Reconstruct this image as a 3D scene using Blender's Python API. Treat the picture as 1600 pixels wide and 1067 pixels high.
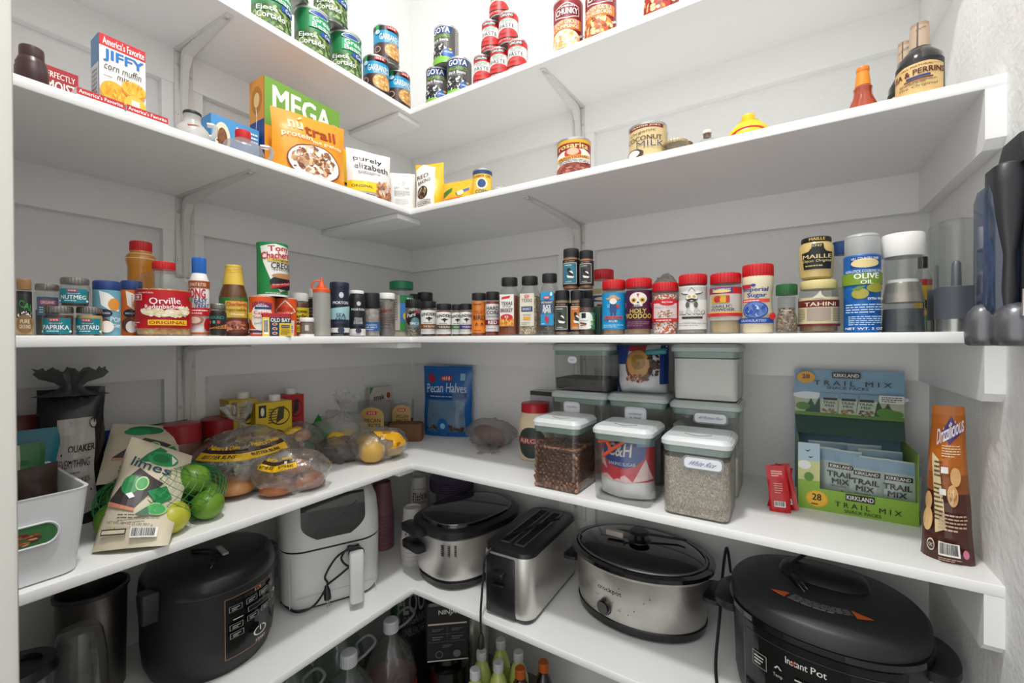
import bpy, bmesh, math, random
from mathutils import Vector, Matrix, noise
PI=math.pi
for o in list(bpy.data.objects): bpy.data.objects.remove(o)
SC=bpy.context.scene; COL=SC.collection
# ---------------- camera ----------------
K=1.13
FPX,YAW,PIT,ROL=677.0,0.5655,-0.0063,-0.0043
CAM=Vector((1.1053*K,-1.0922*K,-0.0064*K))
FW=Vector((-math.sin(YAW)*math.cos(PIT),math.cos(YAW)*math.cos(PIT),math.sin(PIT)))
_r=Vector((math.cos(YAW),math.sin(YAW),0)); _u=_r.cross(FW)
RT=math.cos(ROL)*_r+math.sin(ROL)*_u; UP=-math.sin(ROL)*_r+math.cos(ROL)*_u
cd=bpy.data.cameras.new('camera'); cam=bpy.data.objects.new('camera',cd); COL.objects.link(cam)
cd.sensor_width=36; cd.lens=FPX*36/1600; cd.clip_start=.02
M4=Matrix.Identity(4)
for i in range(3): M4[i][0]=RT[i]; M4[i][1]=UP[i]; M4[i][2]=-FW[i]; M4[i][3]=CAM[i]
cam.matrix_world=M4; SC.camera=cam
# ---------------- world, lamp, exposure ----------------
W=bpy.data.worlds.new('hall_daylight'); SC.world=W; W.use_nodes=True
W.node_tree.nodes['Background'].inputs[0].default_value=(1,1,.99,1)
W.node_tree.nodes['Background'].inputs[1].default_value=1.2
SC.view_settings.view_transform='Standard'; SC.view_settings.look='None'
SC.view_settings.exposure=0.3; SC.view_settings.gamma=1; SC.view_settings.use_curve_mapping=False
CEIL=1.55*K; LX,LY=.86*K,-.88*K
ld=bpy.data.lights.new('ceiling_lamp_light','AREA'); ld.shape='DISK'; ld.size=.16; ld.energy=17; ld.color=(1,1,.985)
lo=bpy.data.objects.new('ceiling_lamp_light',ld); COL.objects.link(lo); lo.location=(LX,LY,CEIL-.075)
# ---------------- dimensions ----------------
T=.0164; CL=.0816; CT=.0205
WS={1:.2394*K,2:.333*K,3:.333*K,4:.333*K,5:.333*K}
ZS={1:.6208*K,2:.3109*K,3:0.0,4:-.3090*K,5:-.6135*K,6:-.985*K}
R=1.328*K; YF=-1.02*K
# ---------------- placement helpers: where a thing stands, seen from the doorway ----------------
def ray(px,py): return FW+RT*((px-800)/FPX)+UP*((533.5-py)/FPX)
def onz(z,px,py):
    d=ray(px,py); return CAM+d*((z-CAM.z)/d.z)
def on(s,px,py): return onz(ZS[s],px,py)
def atplane(ax,v,px,py):
    d=ray(px,py); return CAM+d*((v-CAM[ax])/d[ax])
def colpt(ax,v,px,z):
    # point on vertical plane ax=v, height z, seen in column px
    k=(px-800)/FPX; n=RT-FW*k; o=1-ax
    P=[0,0,z]; P[ax]=v
    P[o]=CAM[o]-(n[ax]*(v-CAM[ax])+n.z*(z-CAM.z))/n[o]
    return Vector(P)
def rw(s,px,back): return colpt(1,-(WS[s]-back),px,ZS[s])
def lw(s,px,back): return colpt(0,WS[s]-back,px,ZS[s])
def dep(P): return (P-CAM).dot(FW)
def hz(P,py):
    k=(533.5-py)/FPX; d=P-CAM; n=UP-FW*k
    return -(d.dot(n))/n.z
def pw(P,w):
    d=P-CAM; return w*dep(P)/FPX*dep(P)/math.hypot(d.dot(FW),d.dot(RT))
def face(P,dd=0):
    d=CAM-P; return math.atan2(d.y,d.x)+PI/2+math.radians(dd)
# ---------------- materials ----------------
def lin(c):
    return c/12.92 if c<=.04045 else ((c+.055)/1.055)**2.4
def rgb(h):
    h=h.lstrip('#'); 
    if len(h)==3: h=''.join(a*2 for a in h)
    return tuple(lin(int(h[i:i+2],16)/255) for i in (0,2,4))+(1,)
_mc={}
def M(h,rough=.45,metal=0,coat=0,bump=0,scale=60,var=0,stretch=None,spec=.5):
    key=(h,rough,metal,coat,bump,scale,var,stretch,spec)
    if key in _mc: return _mc[key]
    m=bpy.data.materials.new('paint_'+h.strip('#')); m.use_nodes=True; nt=m.node_tree; b=nt.nodes['Principled BSDF']
    b.inputs['Base Color'].default_value=rgb(h); b.inputs['Roughness'].default_value=rough
    b.inputs['Metallic'].default_value=metal; b.inputs['Coat Weight'].default_value=coat; b.inputs['Coat Roughness'].default_value=.08
    b.inputs['Specular IOR Level'].default_value=spec
    if bump or var:
        tc=nt.nodes.new('ShaderNodeTexCoord'); mp=nt.nodes.new('ShaderNodeMapping'); n=nt.nodes.new('ShaderNodeTexNoise')
        n.inputs['Scale'].default_value=scale; n.inputs['Detail'].default_value=3
        if stretch: mp.inputs['Scale'].default_value=stretch
        nt.links.new(tc.outputs['Object'],mp.inputs[0]); nt.links.new(mp.outputs[0],n.inputs['Vector'])
        if bump:
            bp=nt.nodes.new('ShaderNodeBump'); bp.inputs['Strength'].default_value=bump; bp.inputs['Distance'].default_value=.004
            nt.links.new(n.outputs['Fac'],bp.inputs['Height']); nt.links.new(bp.outputs[0],b.inputs['Normal'])
        if var:
            mx=nt.nodes.new('ShaderNodeMix'); mx.data_type='RGBA'; mx.blend_type='MULTIPLY'; mx.inputs[0].default_value=1
            cr=nt.nodes.new('ShaderNodeValToRGB'); cr.color_ramp.elements[0].color=(1-var,)*3+(1,); cr.color_ramp.elements[0].position=.35; cr.color_ramp.elements[1].position=.65
            nt.links.new(n.outputs['Fac'],cr.inputs[0]); mx.inputs[6].default_value=rgb(h); nt.links.new(cr.outputs[0],mx.inputs[7])
            nt.links.new(mx.outputs[2],b.inputs['Base Color'])
    _mc[key]=m; return m
def VOR(c1,c2,c3,scale=160,bump=.6,stretch=(1,1,1),rough=.6):
    key=('v',c1,c2,c3,scale,bump,stretch)
    if key in _mc: return _mc[key]
    m=bpy.data.materials.new('grains_'+c1.strip('#')); m.use_nodes=True; nt=m.node_tree; b=nt.nodes['Principled BSDF']; b.inputs['Roughness'].default_value=rough
    tc=nt.nodes.new('ShaderNodeTexCoord'); mp=nt.nodes.new('ShaderNodeMapping'); v=nt.nodes.new('ShaderNodeTexVoronoi'); v.inputs['Scale'].default_value=scale
    mp.inputs['Scale'].default_value=stretch
    nt.links.new(tc.outputs['Object'],mp.inputs[0]); nt.links.new(mp.outputs[0],v.inputs['Vector'])
    sp=nt.nodes.new('ShaderNodeSeparateColor'); nt.links.new(v.outputs['Color'],sp.inputs[0])
    cr=nt.nodes.new('ShaderNodeValToRGB'); e=cr.color_ramp.elements; e[0].color=rgb(c1); e[1].color=rgb(c3); e.new(.5).color=rgb(c2); cr.color_ramp.interpolation='CONSTANT' if bump<0 else 'LINEAR'
    nt.links.new(sp.outputs[0],cr.inputs[0]); nt.links.new(cr.outputs[0],b.inputs['Base Color'])
    bp=nt.nodes.new('ShaderNodeBump'); bp.inputs['Strength'].default_value=abs(bump); bp.inputs['Distance'].default_value=.004; bp.invert=True
    nt.links.new(v.outputs['Distance'],bp.inputs['Height']); nt.links.new(bp.outputs[0],b.inputs['Normal'])
    _mc[key]=m; return m
def GL(tint='#ffffff',haze=0.0,rough=.05,refl=1.0,bump=0,scale=30):
    # thin clear plastic or glass: mostly see-through, mirror-like at grazing angles, optional milky haze
    key=('g',tint,haze,rough,refl,bump,scale)
    if key in _mc: return _mc[key]
    m=bpy.data.materials.new('clear_'+tint.strip('#')); m.use_nodes=True; nt=m.node_tree
    for n in list(nt.nodes): nt.nodes.remove(n)
    out=nt.nodes.new('ShaderNodeOutputMaterial'); tr=nt.nodes.new('ShaderNodeBsdfTransparent'); tr.inputs[0].default_value=rgb(tint)
    gl=nt.nodes.new('ShaderNodeBsdfGlossy'); gl.inputs['Roughness'].default_value=rough
    lw_=nt.nodes.new('ShaderNodeLayerWeight'); lw_.inputs['Blend'].default_value=.5
    pw_=nt.nodes.new('ShaderNodeMath'); pw_.operation='POWER'; pw_.inputs[1].default_value=3.5; nt.links.new(lw_.outputs['Facing'],pw_.inputs[0])
    ma_=nt.nodes.new('ShaderNodeMath'); ma_.operation='MULTIPLY_ADD'; ma_.inputs[1].default_value=.5*refl; ma_.inputs[2].default_value=.05*refl; nt.links.new(pw_.outputs[0],ma_.inputs[0])
    if bump:
        tc=nt.nodes.new('ShaderNodeTexCoord'); n=nt.nodes.new('ShaderNodeTexNoise'); n.inputs['Scale'].default_value=scale; n.inputs['Detail'].default_value=4; n.inputs['Distortion'].default_value=1.2
        bp=nt.nodes.new('ShaderNodeBump'); bp.inputs['Strength'].default_value=bump; bp.inputs['Distance'].default_value=.02
        nt.links.new(tc.outputs['Object'],n.inputs['Vector']); nt.links.new(n.outputs['Fac'],bp.inputs['Height'])
        nt.links.new(bp.outputs[0],gl.inputs['Normal']); nt.links.new(bp.outputs[0],lw_.inputs['Normal'])
    base=tr
    if haze:
        df=nt.nodes.new('ShaderNodeBsdfDiffuse'); df.inputs[0].default_value=rgb(tint); tl=nt.nodes.new('ShaderNodeBsdfTranslucent'); tl.inputs[0].default_value=rgb(tint)
        a=nt.nodes.new('ShaderNodeAddShader'); mixd=nt.nodes.new('ShaderNodeMixShader'); mixd.inputs[0].default_value=.5
        nt.links.new(df.outputs[0],mixd.inputs[1]); nt.links.new(tl.outputs[0],mixd.inputs[2])
        mh=nt.nodes.new('ShaderNodeMixShader'); mh.inputs[0].default_value=haze
        nt.links.new(tr.outputs[0],mh.inputs[1]); nt.links.new(mixd.outputs[0],mh.inputs[2]); base=mh
    mx=nt.nodes.new('ShaderNodeMixShader'); nt.links.new(ma_.outputs[0],mx.inputs[0])
    nt.links.new(base.outputs[0],mx.inputs[1]); nt.links.new(gl.outputs[0],mx.inputs[2]); nt.links.new(mx.outputs[0],out.inputs[0])
    _mc[key]=m; return m
PAPER=.42
# ---------------- mesh builder ----------------
class MB:
    def __init__(s,smooth=40): s.v=[];s.f=[];s.mi=[];s.mats=[];s.sm=smooth
    def m(s,mat):
        if mat not in s.mats: s.mats.append(mat)
        return s.mats.index(mat)
    def add(s,vs,fs,mat):
        b=len(s.v); s.v.extend(tuple(v) for v in vs); i=s.m(mat)
        for f in fs: s.f.append([b+a for a in f]); s.mi.append(i)
        return s
    def box(s,c,d,mat,bev=0):
        x,y,z=c; a,b,h=d[0]/2,d[1]/2,d[2]/2
        if bev:
            e=bev; return s.loft([(z-h,2*a-2*e,2*b-2*e,e),(z-h+e*.3,2*a-.6*e,2*b-.6*e,e),(z-h+e,2*a,2*b,e),(z+h-e,2*a,2*b,e),(z+h-e*.3,2*a-.6*e,2*b-.6*e,e),(z+h,2*a-2*e,2*b-2*e,e)],mat,cx=x,cy=y,n=2)
        vs=[(x+i*a,y+j*b,z+k*h) for k in(-1,1) for j in(-1,1) for i in(-1,1)]
        return s.add(vs,[(0,2,3,1),(4,5,7,6),(0,1,5,4),(2,6,7,3),(0,4,6,2),(1,3,7,5)],mat)
    def loft(s,secs,mat,cx=0,cy=0,n=4,cap0=True,cap1=True,sq=None):
        # secs: (z,w,d,r[,dx,dy]) rounded rectangles stacked in z
        loops=[]
        for q in secs:
            z,w,d,r=q[:4]; dx=q[4] if len(q)>4 else 0; dy=q[5] if len(q)>5 else 0
            r=min(r,w/2-1e-5,d/2-1e-5); L=[]
            for c,(sx,sy) in enumerate([(1,1),(-1,1),(-1,-1),(1,-1)]):
                for i in range(n+1):
                    a=PI/2*(c+i/n); L.append((cx+dx+sx*(w/2-r)+r*math.cos(a),cy+dy+sy*(d/2-r)+r*math.sin(a),z))
            loops.append(L)
        return s.loops(loops,mat,cap0,cap1)
    def oval(s,secs,mat,cx=0,cy=0,n=40,p=2.0,cap0=True,cap1=True):
        loops=[]
        for q in secs:
            z,w,d=q[:3]; dx=q[3] if len(q)>3 else 0; dy=q[4] if len(q)>4 else 0; L=[]
            for i in range(n):
                a=2*PI*i/n; c,sn=math.cos(a),math.sin(a)
                L.append((cx+dx+w/2*math.copysign(abs(c)**(2/p),c),cy+dy+d/2*math.copysign(abs(sn)**(2/p),sn),z))
            loops.append(L)
        return s.loops(loops,mat,cap0,cap1)
    def loops(s,loops,mat,cap0=True,cap1=True,close=True):
        n=len(loops[0]); vs=[v for L in loops for v in L]; fs=[]
        for k in range(len(loops)-1):
            for i in range(n if close else n-1):
                j=(i+1)%n; fs.append((k*n+i,k*n+j,(k+1)*n+j,(k+1)*n+i))
        if cap0: fs.append(tuple(range(n-1,-1,-1)))
        if cap1: b=(len(loops)-1)*n; fs.append(tuple(b+i for i in range(n)))
        return s.add(vs,fs,mat)
    def lathe(s,prof,mat,c=(0,0,0),n=32,rib=0,caps=True):
        loops=[]
        for r,z in prof:
            r=max(r,1e-5); L=[]
            for i in range(n):
                rr=r*(1-rib*(i%2)); a=2*PI*i/n-PI/2; L.append((c[0]+rr*math.cos(a),c[1]+rr*math.sin(a),c[2]+z))
            loops.append(L)
        return s.loops(loops,mat,caps,caps)
    def tube(s,path,r,mat,n=8,closed=False):
        P=[Vector(p) for p in path]; loops=[]; up=Vector((0,0,1)); N=len(P)
        pu=None
        for i,p in enumerate(P):
            if closed: t=(P[(i+1)%N]-P[i-1])
            else: t=P[min(i+1,N-1)]-P[max(i-1,0)]
            t.normalize()
            if pu is None: pu=t.cross(up); pu=pu if pu.length>1e-3 else Vector((1,0,0))
            a=(pu-t*pu.dot(t)).normalized(); b=t.cross(a); pu=a
            rr=r[i] if isinstance(r,(list,tuple)) else r
            loops.append([tuple(p+(a*math.cos(2*PI*k/n)+b*math.sin(2*PI*k/n))*rr) for k in range(n)])
        if closed: loops.append(loops[0])
        return s.loops(loops,mat,not closed,not closed)
    def prism(s,pts,y0,y1,mat):
        # polygon in xz extruded along y
        n=len(pts); vs=[(x,y0,z) for x,z in pts]+[(x,y1,z) for x,z in pts]
        fs=[tuple(range(n)),tuple(range(2*n-1,n-1,-1))]+[(i,i+n,(i+1)%n+n,(i+1)%n) for i in range(n)]
        return s.add(vs,fs,mat)
    def grid(s,fn,nu,nv,mat):
        vs=[fn(i/nu,j/nv) for j in range(nv+1) for i in range(nu+1)]
        return s.add(vs,[(j*(nu+1)+i,j*(nu+1)+i+1,(j+1)*(nu+1)+i+1,(j+1)*(nu+1)+i) for j in range(nv) for i in range(nu)],mat)
    def build(s,name,parent=None,label=None,loc=None,rot=None):
        me=bpy.data.meshes.new(name); me.from_pydata(s.v,[],s.f)
        for m in s.mats: me.materials.append(m)
        me.polygons.foreach_set('material_index',s.mi)
        if s.sm:
            me.polygons.foreach_set('use_smooth',[True]*len(s.f)); me.set_sharp_from_angle(angle=math.radians(s.sm))
        me.update()
        o=bpy.data.objects.new(name,me); COL.objects.link(o)
        if parent: o.parent=parent
        if label: o['label']=label
        if loc is not None: o.location=loc
        if rot is not None: o.rotation_euler=rot
        return o
def thing(name,label,cat,P,rz=0,group=None,rx=0,ry=0):
    o=bpy.data.objects.new(name,None); COL.objects.link(o); o.location=P; o.rotation_euler=(rx,ry,rz); o.empty_display_size=.02
    o['label']=label; o['category']=cat
    if group: o['group']=group
    return o
def tag(o,label,cat,group=None):
    o['label']=label; o['category']=cat
    if group: o['group']=group
    return o
# ---------------- lettering and label graphics ----------------
_tc={}
def text_tris(s,bold=0.0):
    key=(s,bold)
    if key in _tc: return _tc[key]
    c=bpy.data.curves.new('lettering','FONT'); c.body=s; c.resolution_u=2;  c.size=1; c.align_x='LEFT'
    ob=bpy.data.objects.new('lettering',c); me=bpy.data.meshes.new_from_object(ob)
    me.calc_loop_triangles(); V=[(v.co.x,v.co.y) for v in me.vertices]
    if not V: tr=[]
    else:
        x0=min(v[0] for v in V);x1=max(v[0] for v in V);y0=min(v[1] for v in V);y1=max(v[1] for v in V)
        sx=1/max(x1-x0,1e-6);sy=1/max(y1-y0,1e-6)
        V=[((a-x0)*sx-.5,(b-y0)*sy-.5) for a,b in V]
        base=[[V[i] for i in t.vertices] for t in me.loop_triangles]
        b=bold*.45; bx,by=b*sx,b*sy*.6
        sh=[(0,0)] if bold<.015 else ([(-bx,0),(bx,0)] if bold<.035 else [(-bx,-by),(bx,-by),(-bx,by),(bx,by)])
        tr=[[[(p[0]+dx,p[1]+dy) for p in t] for t in base] for dx,dy in sh]
    bpy.data.objects.remove(ob); bpy.data.curves.remove(c); bpy.data.meshes.remove(me)
    _tc[key]=tr; return tr
def slice_poly(P,ax,cuts):
    out=[]; lo=min(p[ax] for p in P); hi=max(p[ax] for p in P)
    cs=[c for c in cuts if lo+1e-6<c<hi-1e-6]; rest=P
    for c in cs:
        A=[];B=[]
        for i in range(len(rest)):
            p,q=rest[i],rest[(i+1)%len(rest)]
            if p[ax]<=c: A.append(p)
            if p[ax]>=c: B.append(p)
            if (p[ax]-c)*(q[ax]-c)<0:
                t=(c-p[ax])/(q[ax]-p[ax]); I=(p[0]+(q[0]-p[0])*t,p[1]+(q[1]-p[1])*t); A.append(I);B.append(I)
        if len(A)>2: out.append(A)
        rest=B
        if len(rest)<3: break
    if len(rest)>2: out.append(rest)
    return out
class Gx:
    """Draws printed graphics (0..100 units) on a surface given by wrap(x,y,layer)->xyz."""
    def __init__(s,wrap,cu=(),cv=(),mb=None,rough=PAPER,full=None):
        s.w=wrap;s.cu=sorted(cu);s.cv=sorted(cv);s.mb=mb or MB(30);s.k=0;s.rough=rough;s.full=full
    def poly(s,P,mat):
        for a in (slice_poly(P,0,s.cu) if s.cu else [P]):
            for b in (slice_poly(a,1,s.cv) if s.cv else [a]):
                A=sum(b[i][0]*b[(i+1)%len(b)][1]-b[(i+1)%len(b)][0]*b[i][1] for i in range(len(b)))
                if abs(A)<1e-7: continue
                if A<0: b=b[::-1]
                s.mb.add([s.w(x,y,s.k) for x,y in b],[tuple(range(len(b)))],mat)
    def col(s,c): return M(c,s.rough) if isinstance(c,str) else c
    def draw(s,spec):
        for e in spec:
            s.k+=1; t=e[0]
            if t=='r': _,x0,y0,x1,y1,c=e; s.poly([(x0,y0),(x1,y0),(x1,y1),(x0,y1)],s.col(c))
            elif t=='B':
                _,y0,y1,c=e; a,b=s.full or (0,100)
                s.poly([(a,y0),(b,y0),(b,y1),(a,y1)],s.col(c))
            elif t=='e':
                _,cx,cy,rx,ry,c=e; n=22
                s.poly([(cx+rx*math.cos(2*PI*i/n),cy+ry*math.sin(2*PI*i/n)) for i in range(n)],s.col(c))
            elif t=='p': s.poly(list(e[1]),s.col(e[2]))
            elif t=='t':
                _,st,cx,cy,w,h,c=e[:7]; bold=e[7] if len(e)>7 else .02; rot=math.radians(e[8]) if len(e)>8 else 0; sh=e[9] if len(e)>9 else 0; bend=e[10] if len(e)>10 else 0
                cr,sr=math.cos(rot),math.sin(rot); m=s.col(c)
                for grp in text_tris(st,bold):
                    s.k+=.3
                    for tr in grp:
                        Q=[]
                        for a,b in tr:
                            x=a*w+sh*b*h; y=b*h-bend*(a*2)**2
                            Q.append((cx+x*cr-y*sr,cy+x*sr+y*cr))
                        s.poly(Q,m)
            elif t=='b':
                _,cx,cy,rx,ry,n,sz,cols=e[:8]; rnd=random.Random(int(cx*7+cy*13+n)); a_=e[8] if len(e)>8 else 1
                for i in range(n):
                    a=rnd.random()*2*PI; q=math.sqrt(rnd.random()); x=cx+rx*q*math.cos(a); y=cy+ry*q*math.sin(a); th=rnd.random()*PI; l=sz*(.7+.6*rnd.random()); wd=l*(.45+.3*rnd.random())
                    c=rnd.choice(cols); s.k+=.02
                    s.poly([(x+(l*math.cos(f)*math.cos(th)-wd*math.sin(f)*math.sin(th)),y+a_*(l*math.cos(f)*math.sin(th)+wd*math.sin(f)*math.cos(th))) for f in [2*PI*j/7 for j in range(7)]],s.col(c))
            elif t=='l':
                _,x0,y0,x1,y1,n,c=e; rnd=random.Random(int(x0*31+y0*7+n)); dy=(y1-y0)/n; m=s.col(c)
                for i in range(n):
                    x=x0; yy=y0+dy*(i+.25)
                    end=x1 if i else x0+(x1-x0)*.7
                    while x<end-1:
                        L=min((x1-x0)*(.06+.14*rnd.random()),end-x); s.poly([(x,yy),(x+L,yy),(x+L,yy+dy*.45),(x,yy+dy*.45)],m); x+=L+(x1-x0)*.025
            elif t=='bar':
                _,x0,y0,x1,y1,c=e[:6]; rnd=random.Random(7); s.poly([(x0,y0),(x1,y0),(x1,y1),(x0,y1)],s.col('#f4f2ec')); s.k+=1; x=x0+(x1-x0)*.06; m=s.col(c)
                while x<x1-(x1-x0)*.08:
                    wdt=(x1-x0)*rnd.choice([.012,.02,.035]); s.poly([(x,y0+(y1-y0)*.14),(x+wdt,y0+(y1-y0)*.14),(x+wdt,y1-(y1-y0)*.06),(x,y1-(y1-y0)*.06)],m); x+=wdt+(x1-x0)*rnd.choice([.014,.025])
        return s.mb
def cylwrap(rf,z0,z1,arc,eps=.00022,off=0):
    A=math.radians(arc)
    def w(x,y,k):
        a=-PI/2+A*(x/100-.5)+math.radians(off); z=z0+(z1-z0)*y/100; r=(rf(z) if callable(rf) else rf)+eps*k
        return (r*math.cos(a),r*math.sin(a),z)
    return w
def cyl_label(parent,rf,z0,z1,arc,spec,seg=48,curvy=False,name='label',eps=.00022,rough=PAPER,off=0):
    if curvy: eps=max(eps,.0004)
    st=360/seg; cuts=[50+100*i*st/arc for i in range(-seg,seg)]
    full=(50-18000/arc,50+18000/arc)
    g=Gx(cylwrap(rf,z0,z1,arc,eps,off),cuts,[i*10 for i in range(1,10)] if curvy else (),rough=rough,full=full)
    return g.draw(spec).build(name,parent)
def flatwrap(O,ex,ey,eps=.00022):
    O=Vector(O);ex=Vector(ex);ey=Vector(ey);n=ex.cross(ey).normalized()
    return lambda x,y,k: tuple(O+ex*(x/100)+ey*(y/100)+n*(eps*k))
def flat_label(parent,O,ex,ey,spec,name='label',eps=.00022,rough=PAPER,mb=None):
    g=Gx(flatwrap(O,ex,ey,eps),rough=rough,mb=mb); g.draw(spec)
    return g.mb.build(name,parent) if mb is None else g.mb
# ---------------- the room ----------------
WALL=M('#ebebea',.75,bump=.55,scale=75); PAINT=M('#f0f0ef',.38,bump=.06,scale=25); CASE=M('#dcdad4',.35)
def st(name,mb): o=mb.build(name); o['kind']='structure'; return o
FL=ZS[6]
st('wall_left',MB().box((-.05,YF/2-.1,(FL+CEIL)/2),(.1,-YF+.4,CEIL-FL),WALL))
st('wall_back',MB().box((R/2,.05,(FL+CEIL)/2),(R+.2,.1,CEIL-FL),WALL))
st('wall_right',MB().box((R+.05,-.75,(FL+CEIL)/2),(.1,1.5,CEIL-FL),WALL))
st('floor',MB().box((R/2,-.9,FL-.02),(R+.4,2.2,.04),M('#77746f',.5,var=.15,scale=6)))
st('ceiling',MB().box((R/2,-.75,CEIL+.02),(R+.2,1.7,.04),M('#eceae6',.8)))
# front wall beside the doorway with its casing
JX=.61*K
st('wall_front',MB().box((JX/2-.04,YF-.07,(FL+CEIL)/2),(JX-.08,.14,CEIL-FL),WALL))
dj=MB(30); dj.box((JX-.02,YF-.07,(FL+CEIL)/2),(.04,.15,CEIL-FL),CASE,.004); dj.box((JX-.005,YF-.095,(FL+CEIL)/2),(.02,.05,CEIL-FL),CASE,.003)
st('trim_1',dj)
# ceiling lamp
lt=thing('ceiling_lamp','round flush ceiling lamp above the middle of the pantry','lamp',(LX,LY,CEIL))
MB().lathe([(.17,0),(.17,-.02),(.16,-.03)],M('#f2f0ec',.4),n=48).build('lamp_base',lt)
em=bpy.data.materials.new('lamp_diffuser'); em.use_nodes=True; em.node_tree.nodes['Principled BSDF'].inputs['Emission Color'].default_value=(1,.97,.92,1); em.node_tree.nodes['Principled BSDF'].inputs['Emission Strength'].default_value=4
MB().lathe([(.155,-.03),(.15,-.05),(.11,-.062),(.0,-.066)],em,n=48).build('lamp_shade',lt)
# shelves: L-shaped boards with eased front edge
def shelf(s):
    w=WS[s]; z=ZS[s]; e=.0016; t=T
    mb=MB(25)
    def ring(dz,i):
        return [(0,YF),(w-i,YF),(w-i,-(w-i)),(R,-(w-i)),(R,0),(0,0)],dz
    L=[[(x,y,z+dz) for x,y in ring(dz,i)[0]] for dz,i in [(-t,e),(-t+e*.3,e*.3),(-t+e,0),(-e,0),(-e*.3,e*.3),(0,e)]]
    # outline as loops; caps split into two quads-like polygons
    mb.loops(L,PAINT,False,False)
    for li,fl in ((0,1),(5,0)):
        q=L[li]; A=[q[0],q[1],q[2],(0,q[2][1],q[2][2])]; Bq=[(0,q[2][1],q[2][2]),q[2],q[3],q[4],q[5]]
        for P_ in (A,Bq): mb.add(P_,[tuple(range(len(P_)))[::(-1 if fl else 1)]],PAINT)
    n={1:'highest',2:'second highest',3:'eye level middle',4:'second lowest',5:'lowest'}[s]
    o=mb.build('pantry_shelf'); tag(o,'white painted corner shelf, the %s of the five'%n,'shelf','corner shelves')
    # cleats on three walls
    for nm,c,d in [('back',(R/2,-CT/2,z-t-CL/2),(R,CT,CL)),('left',(CT/2,(YF-CT)/2,z-t-CL/2),(CT,-YF-CT,CL))]:
        st('trim_%d'%(s*3+(0 if nm=='back' else 1)),MB(30).box(c,d,PAINT))
    c=.012; zz=z-t
    pts=[(-CT,zz),(-CT,zz-CL),(-(w-c),zz-CL),(-w,zz-CL+c),(-w,zz)]
    m=MB(30); n_=len(pts); vs=[(R-CT,a,b) for a,b in pts]+[(R,a,b) for a,b in pts]
    m.add(vs,[tuple(range(n_))[::-1],tuple(range(n_,2*n_))]+[(i,(i+1)%n_,(i+1)%n_+n_,i+n_) for i in range(n_)],PAINT)
    st('trim_%d'%(s*3+2),m)
    b=MB(30).box(((w-.015+CT)/2,-w+.011,z-t-.0077),(w-.015-CT-.001,.088,.0145),PAINT,.0015).build('seam_batten')
    tag(b,'short white batten under the inner corner of the %s shelf'%n,'batten','battens under the shelf corners')
for s in (1,2,3,4,5): shelf(s)
# vertical backing boards between shelves, with folded steel brackets
yl0=atplane(0,CT,255,340).y; yl1=atplane(0,CT,319,340).y
xr0=atplane(1,-CT,872,330).x; xr1=atplane(1,-CT,928,330).x
k=18
for a,b in ((1,2),(2,3),(3,4),(4,5)):
    z1=ZS[a]-T-CL; z0=ZS[b]
    st('trim_%d'%k,MB(30).box((CT*.45,(yl0+yl1)/2,(z0+z1)/2),(CT*.9,abs(yl1-yl0),z1-z0),PAINT)); k+=1
    st('trim_%d'%k,MB(30).box(((xr0+xr1)/2,-CT*.45,(z0+z1)/2),(abs(xr1-xr0),CT*.9,z1-z0),PAINT)); k+=1
STL=M('#dddcd8',.3,spec=.6)
def bracket(P,rz,L,label,rf=0):
    o=thing('shelf_bracket',label,'bracket',P,rz,'steel shelf brackets')
    m=MB(35); h=.19
    # wall leg (local: wall at y=0, arm goes to -y), arm tapering forward
    m.loops([[(-.019,0,-h),(.019,0,-h),(.019,-.003,-h),(-.019,-.003,-h)],[(-.019,0,-.006),(.019,0,-.006),(.019,-.003,-.006),(-.019,-.003,-.006)]],STL)
    m.loops([[(-.02,0,-.0025),(.02,0,-.0025),(.02,0,0),(-.02,0,0)],[(-.017,-.05,-.0025),(.017,-.05,-.0025),(.017,-.05,0),(-.017,-.05,0)],[(-.007,-L,-.0025),(.007,-L,-.0025),(.007,-L,0),(-.007,-L,0)]],STL)
    m.build('plate',o)
    g=MB(35); prof=[(-.005,-h+.004,.005),(-.009,-.12,.006),(-.015,-.045,.007),(-.032,-.018,.008),(-.075,-.012,.008),(-.15,-.008,.006),(-L+.02,-.004,.003)]
    L1=[]
    for y,z,w_ in prof:
        L1.append([(-w_-.003,min(y*.2,-.002) if z<-.06 else y*.9,z*.3 if z>-.06 else z),(-w_,y,z),(w_,y,z),(w_+.003,min(y*.2,-.002) if z<-.06 else y*.9,z*.3 if z>-.06 else z)])
    g.loops(L1,STL,False,False,False); g.build('rib',o)
    for x,y,z in [(-.0135,-.003,-.035),(.0135,-.003,-.055),(-.0135,-.003,-.15)]:
        s_=MB().lathe([(.0001,0),(.004,0),(.003,.0015),(.0002,.0015)],M('#c9c8c4',.3,.6),n=12); s_.v=[(x+a_,y-c_,z+b_) for a_,b_,c_ in s_.v]; s_.build('screw',o)
    MB().lathe([(.0001,-.0025),(.005,-.0025),(.004,-.005),(.0002,-.005)],M('#c9c8c4',.3,.6),(0,-L+.012,0),12).build('screw',o)
nm={1:'highest',2:'second highest',3:'middle',4:'second lowest'}
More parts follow.
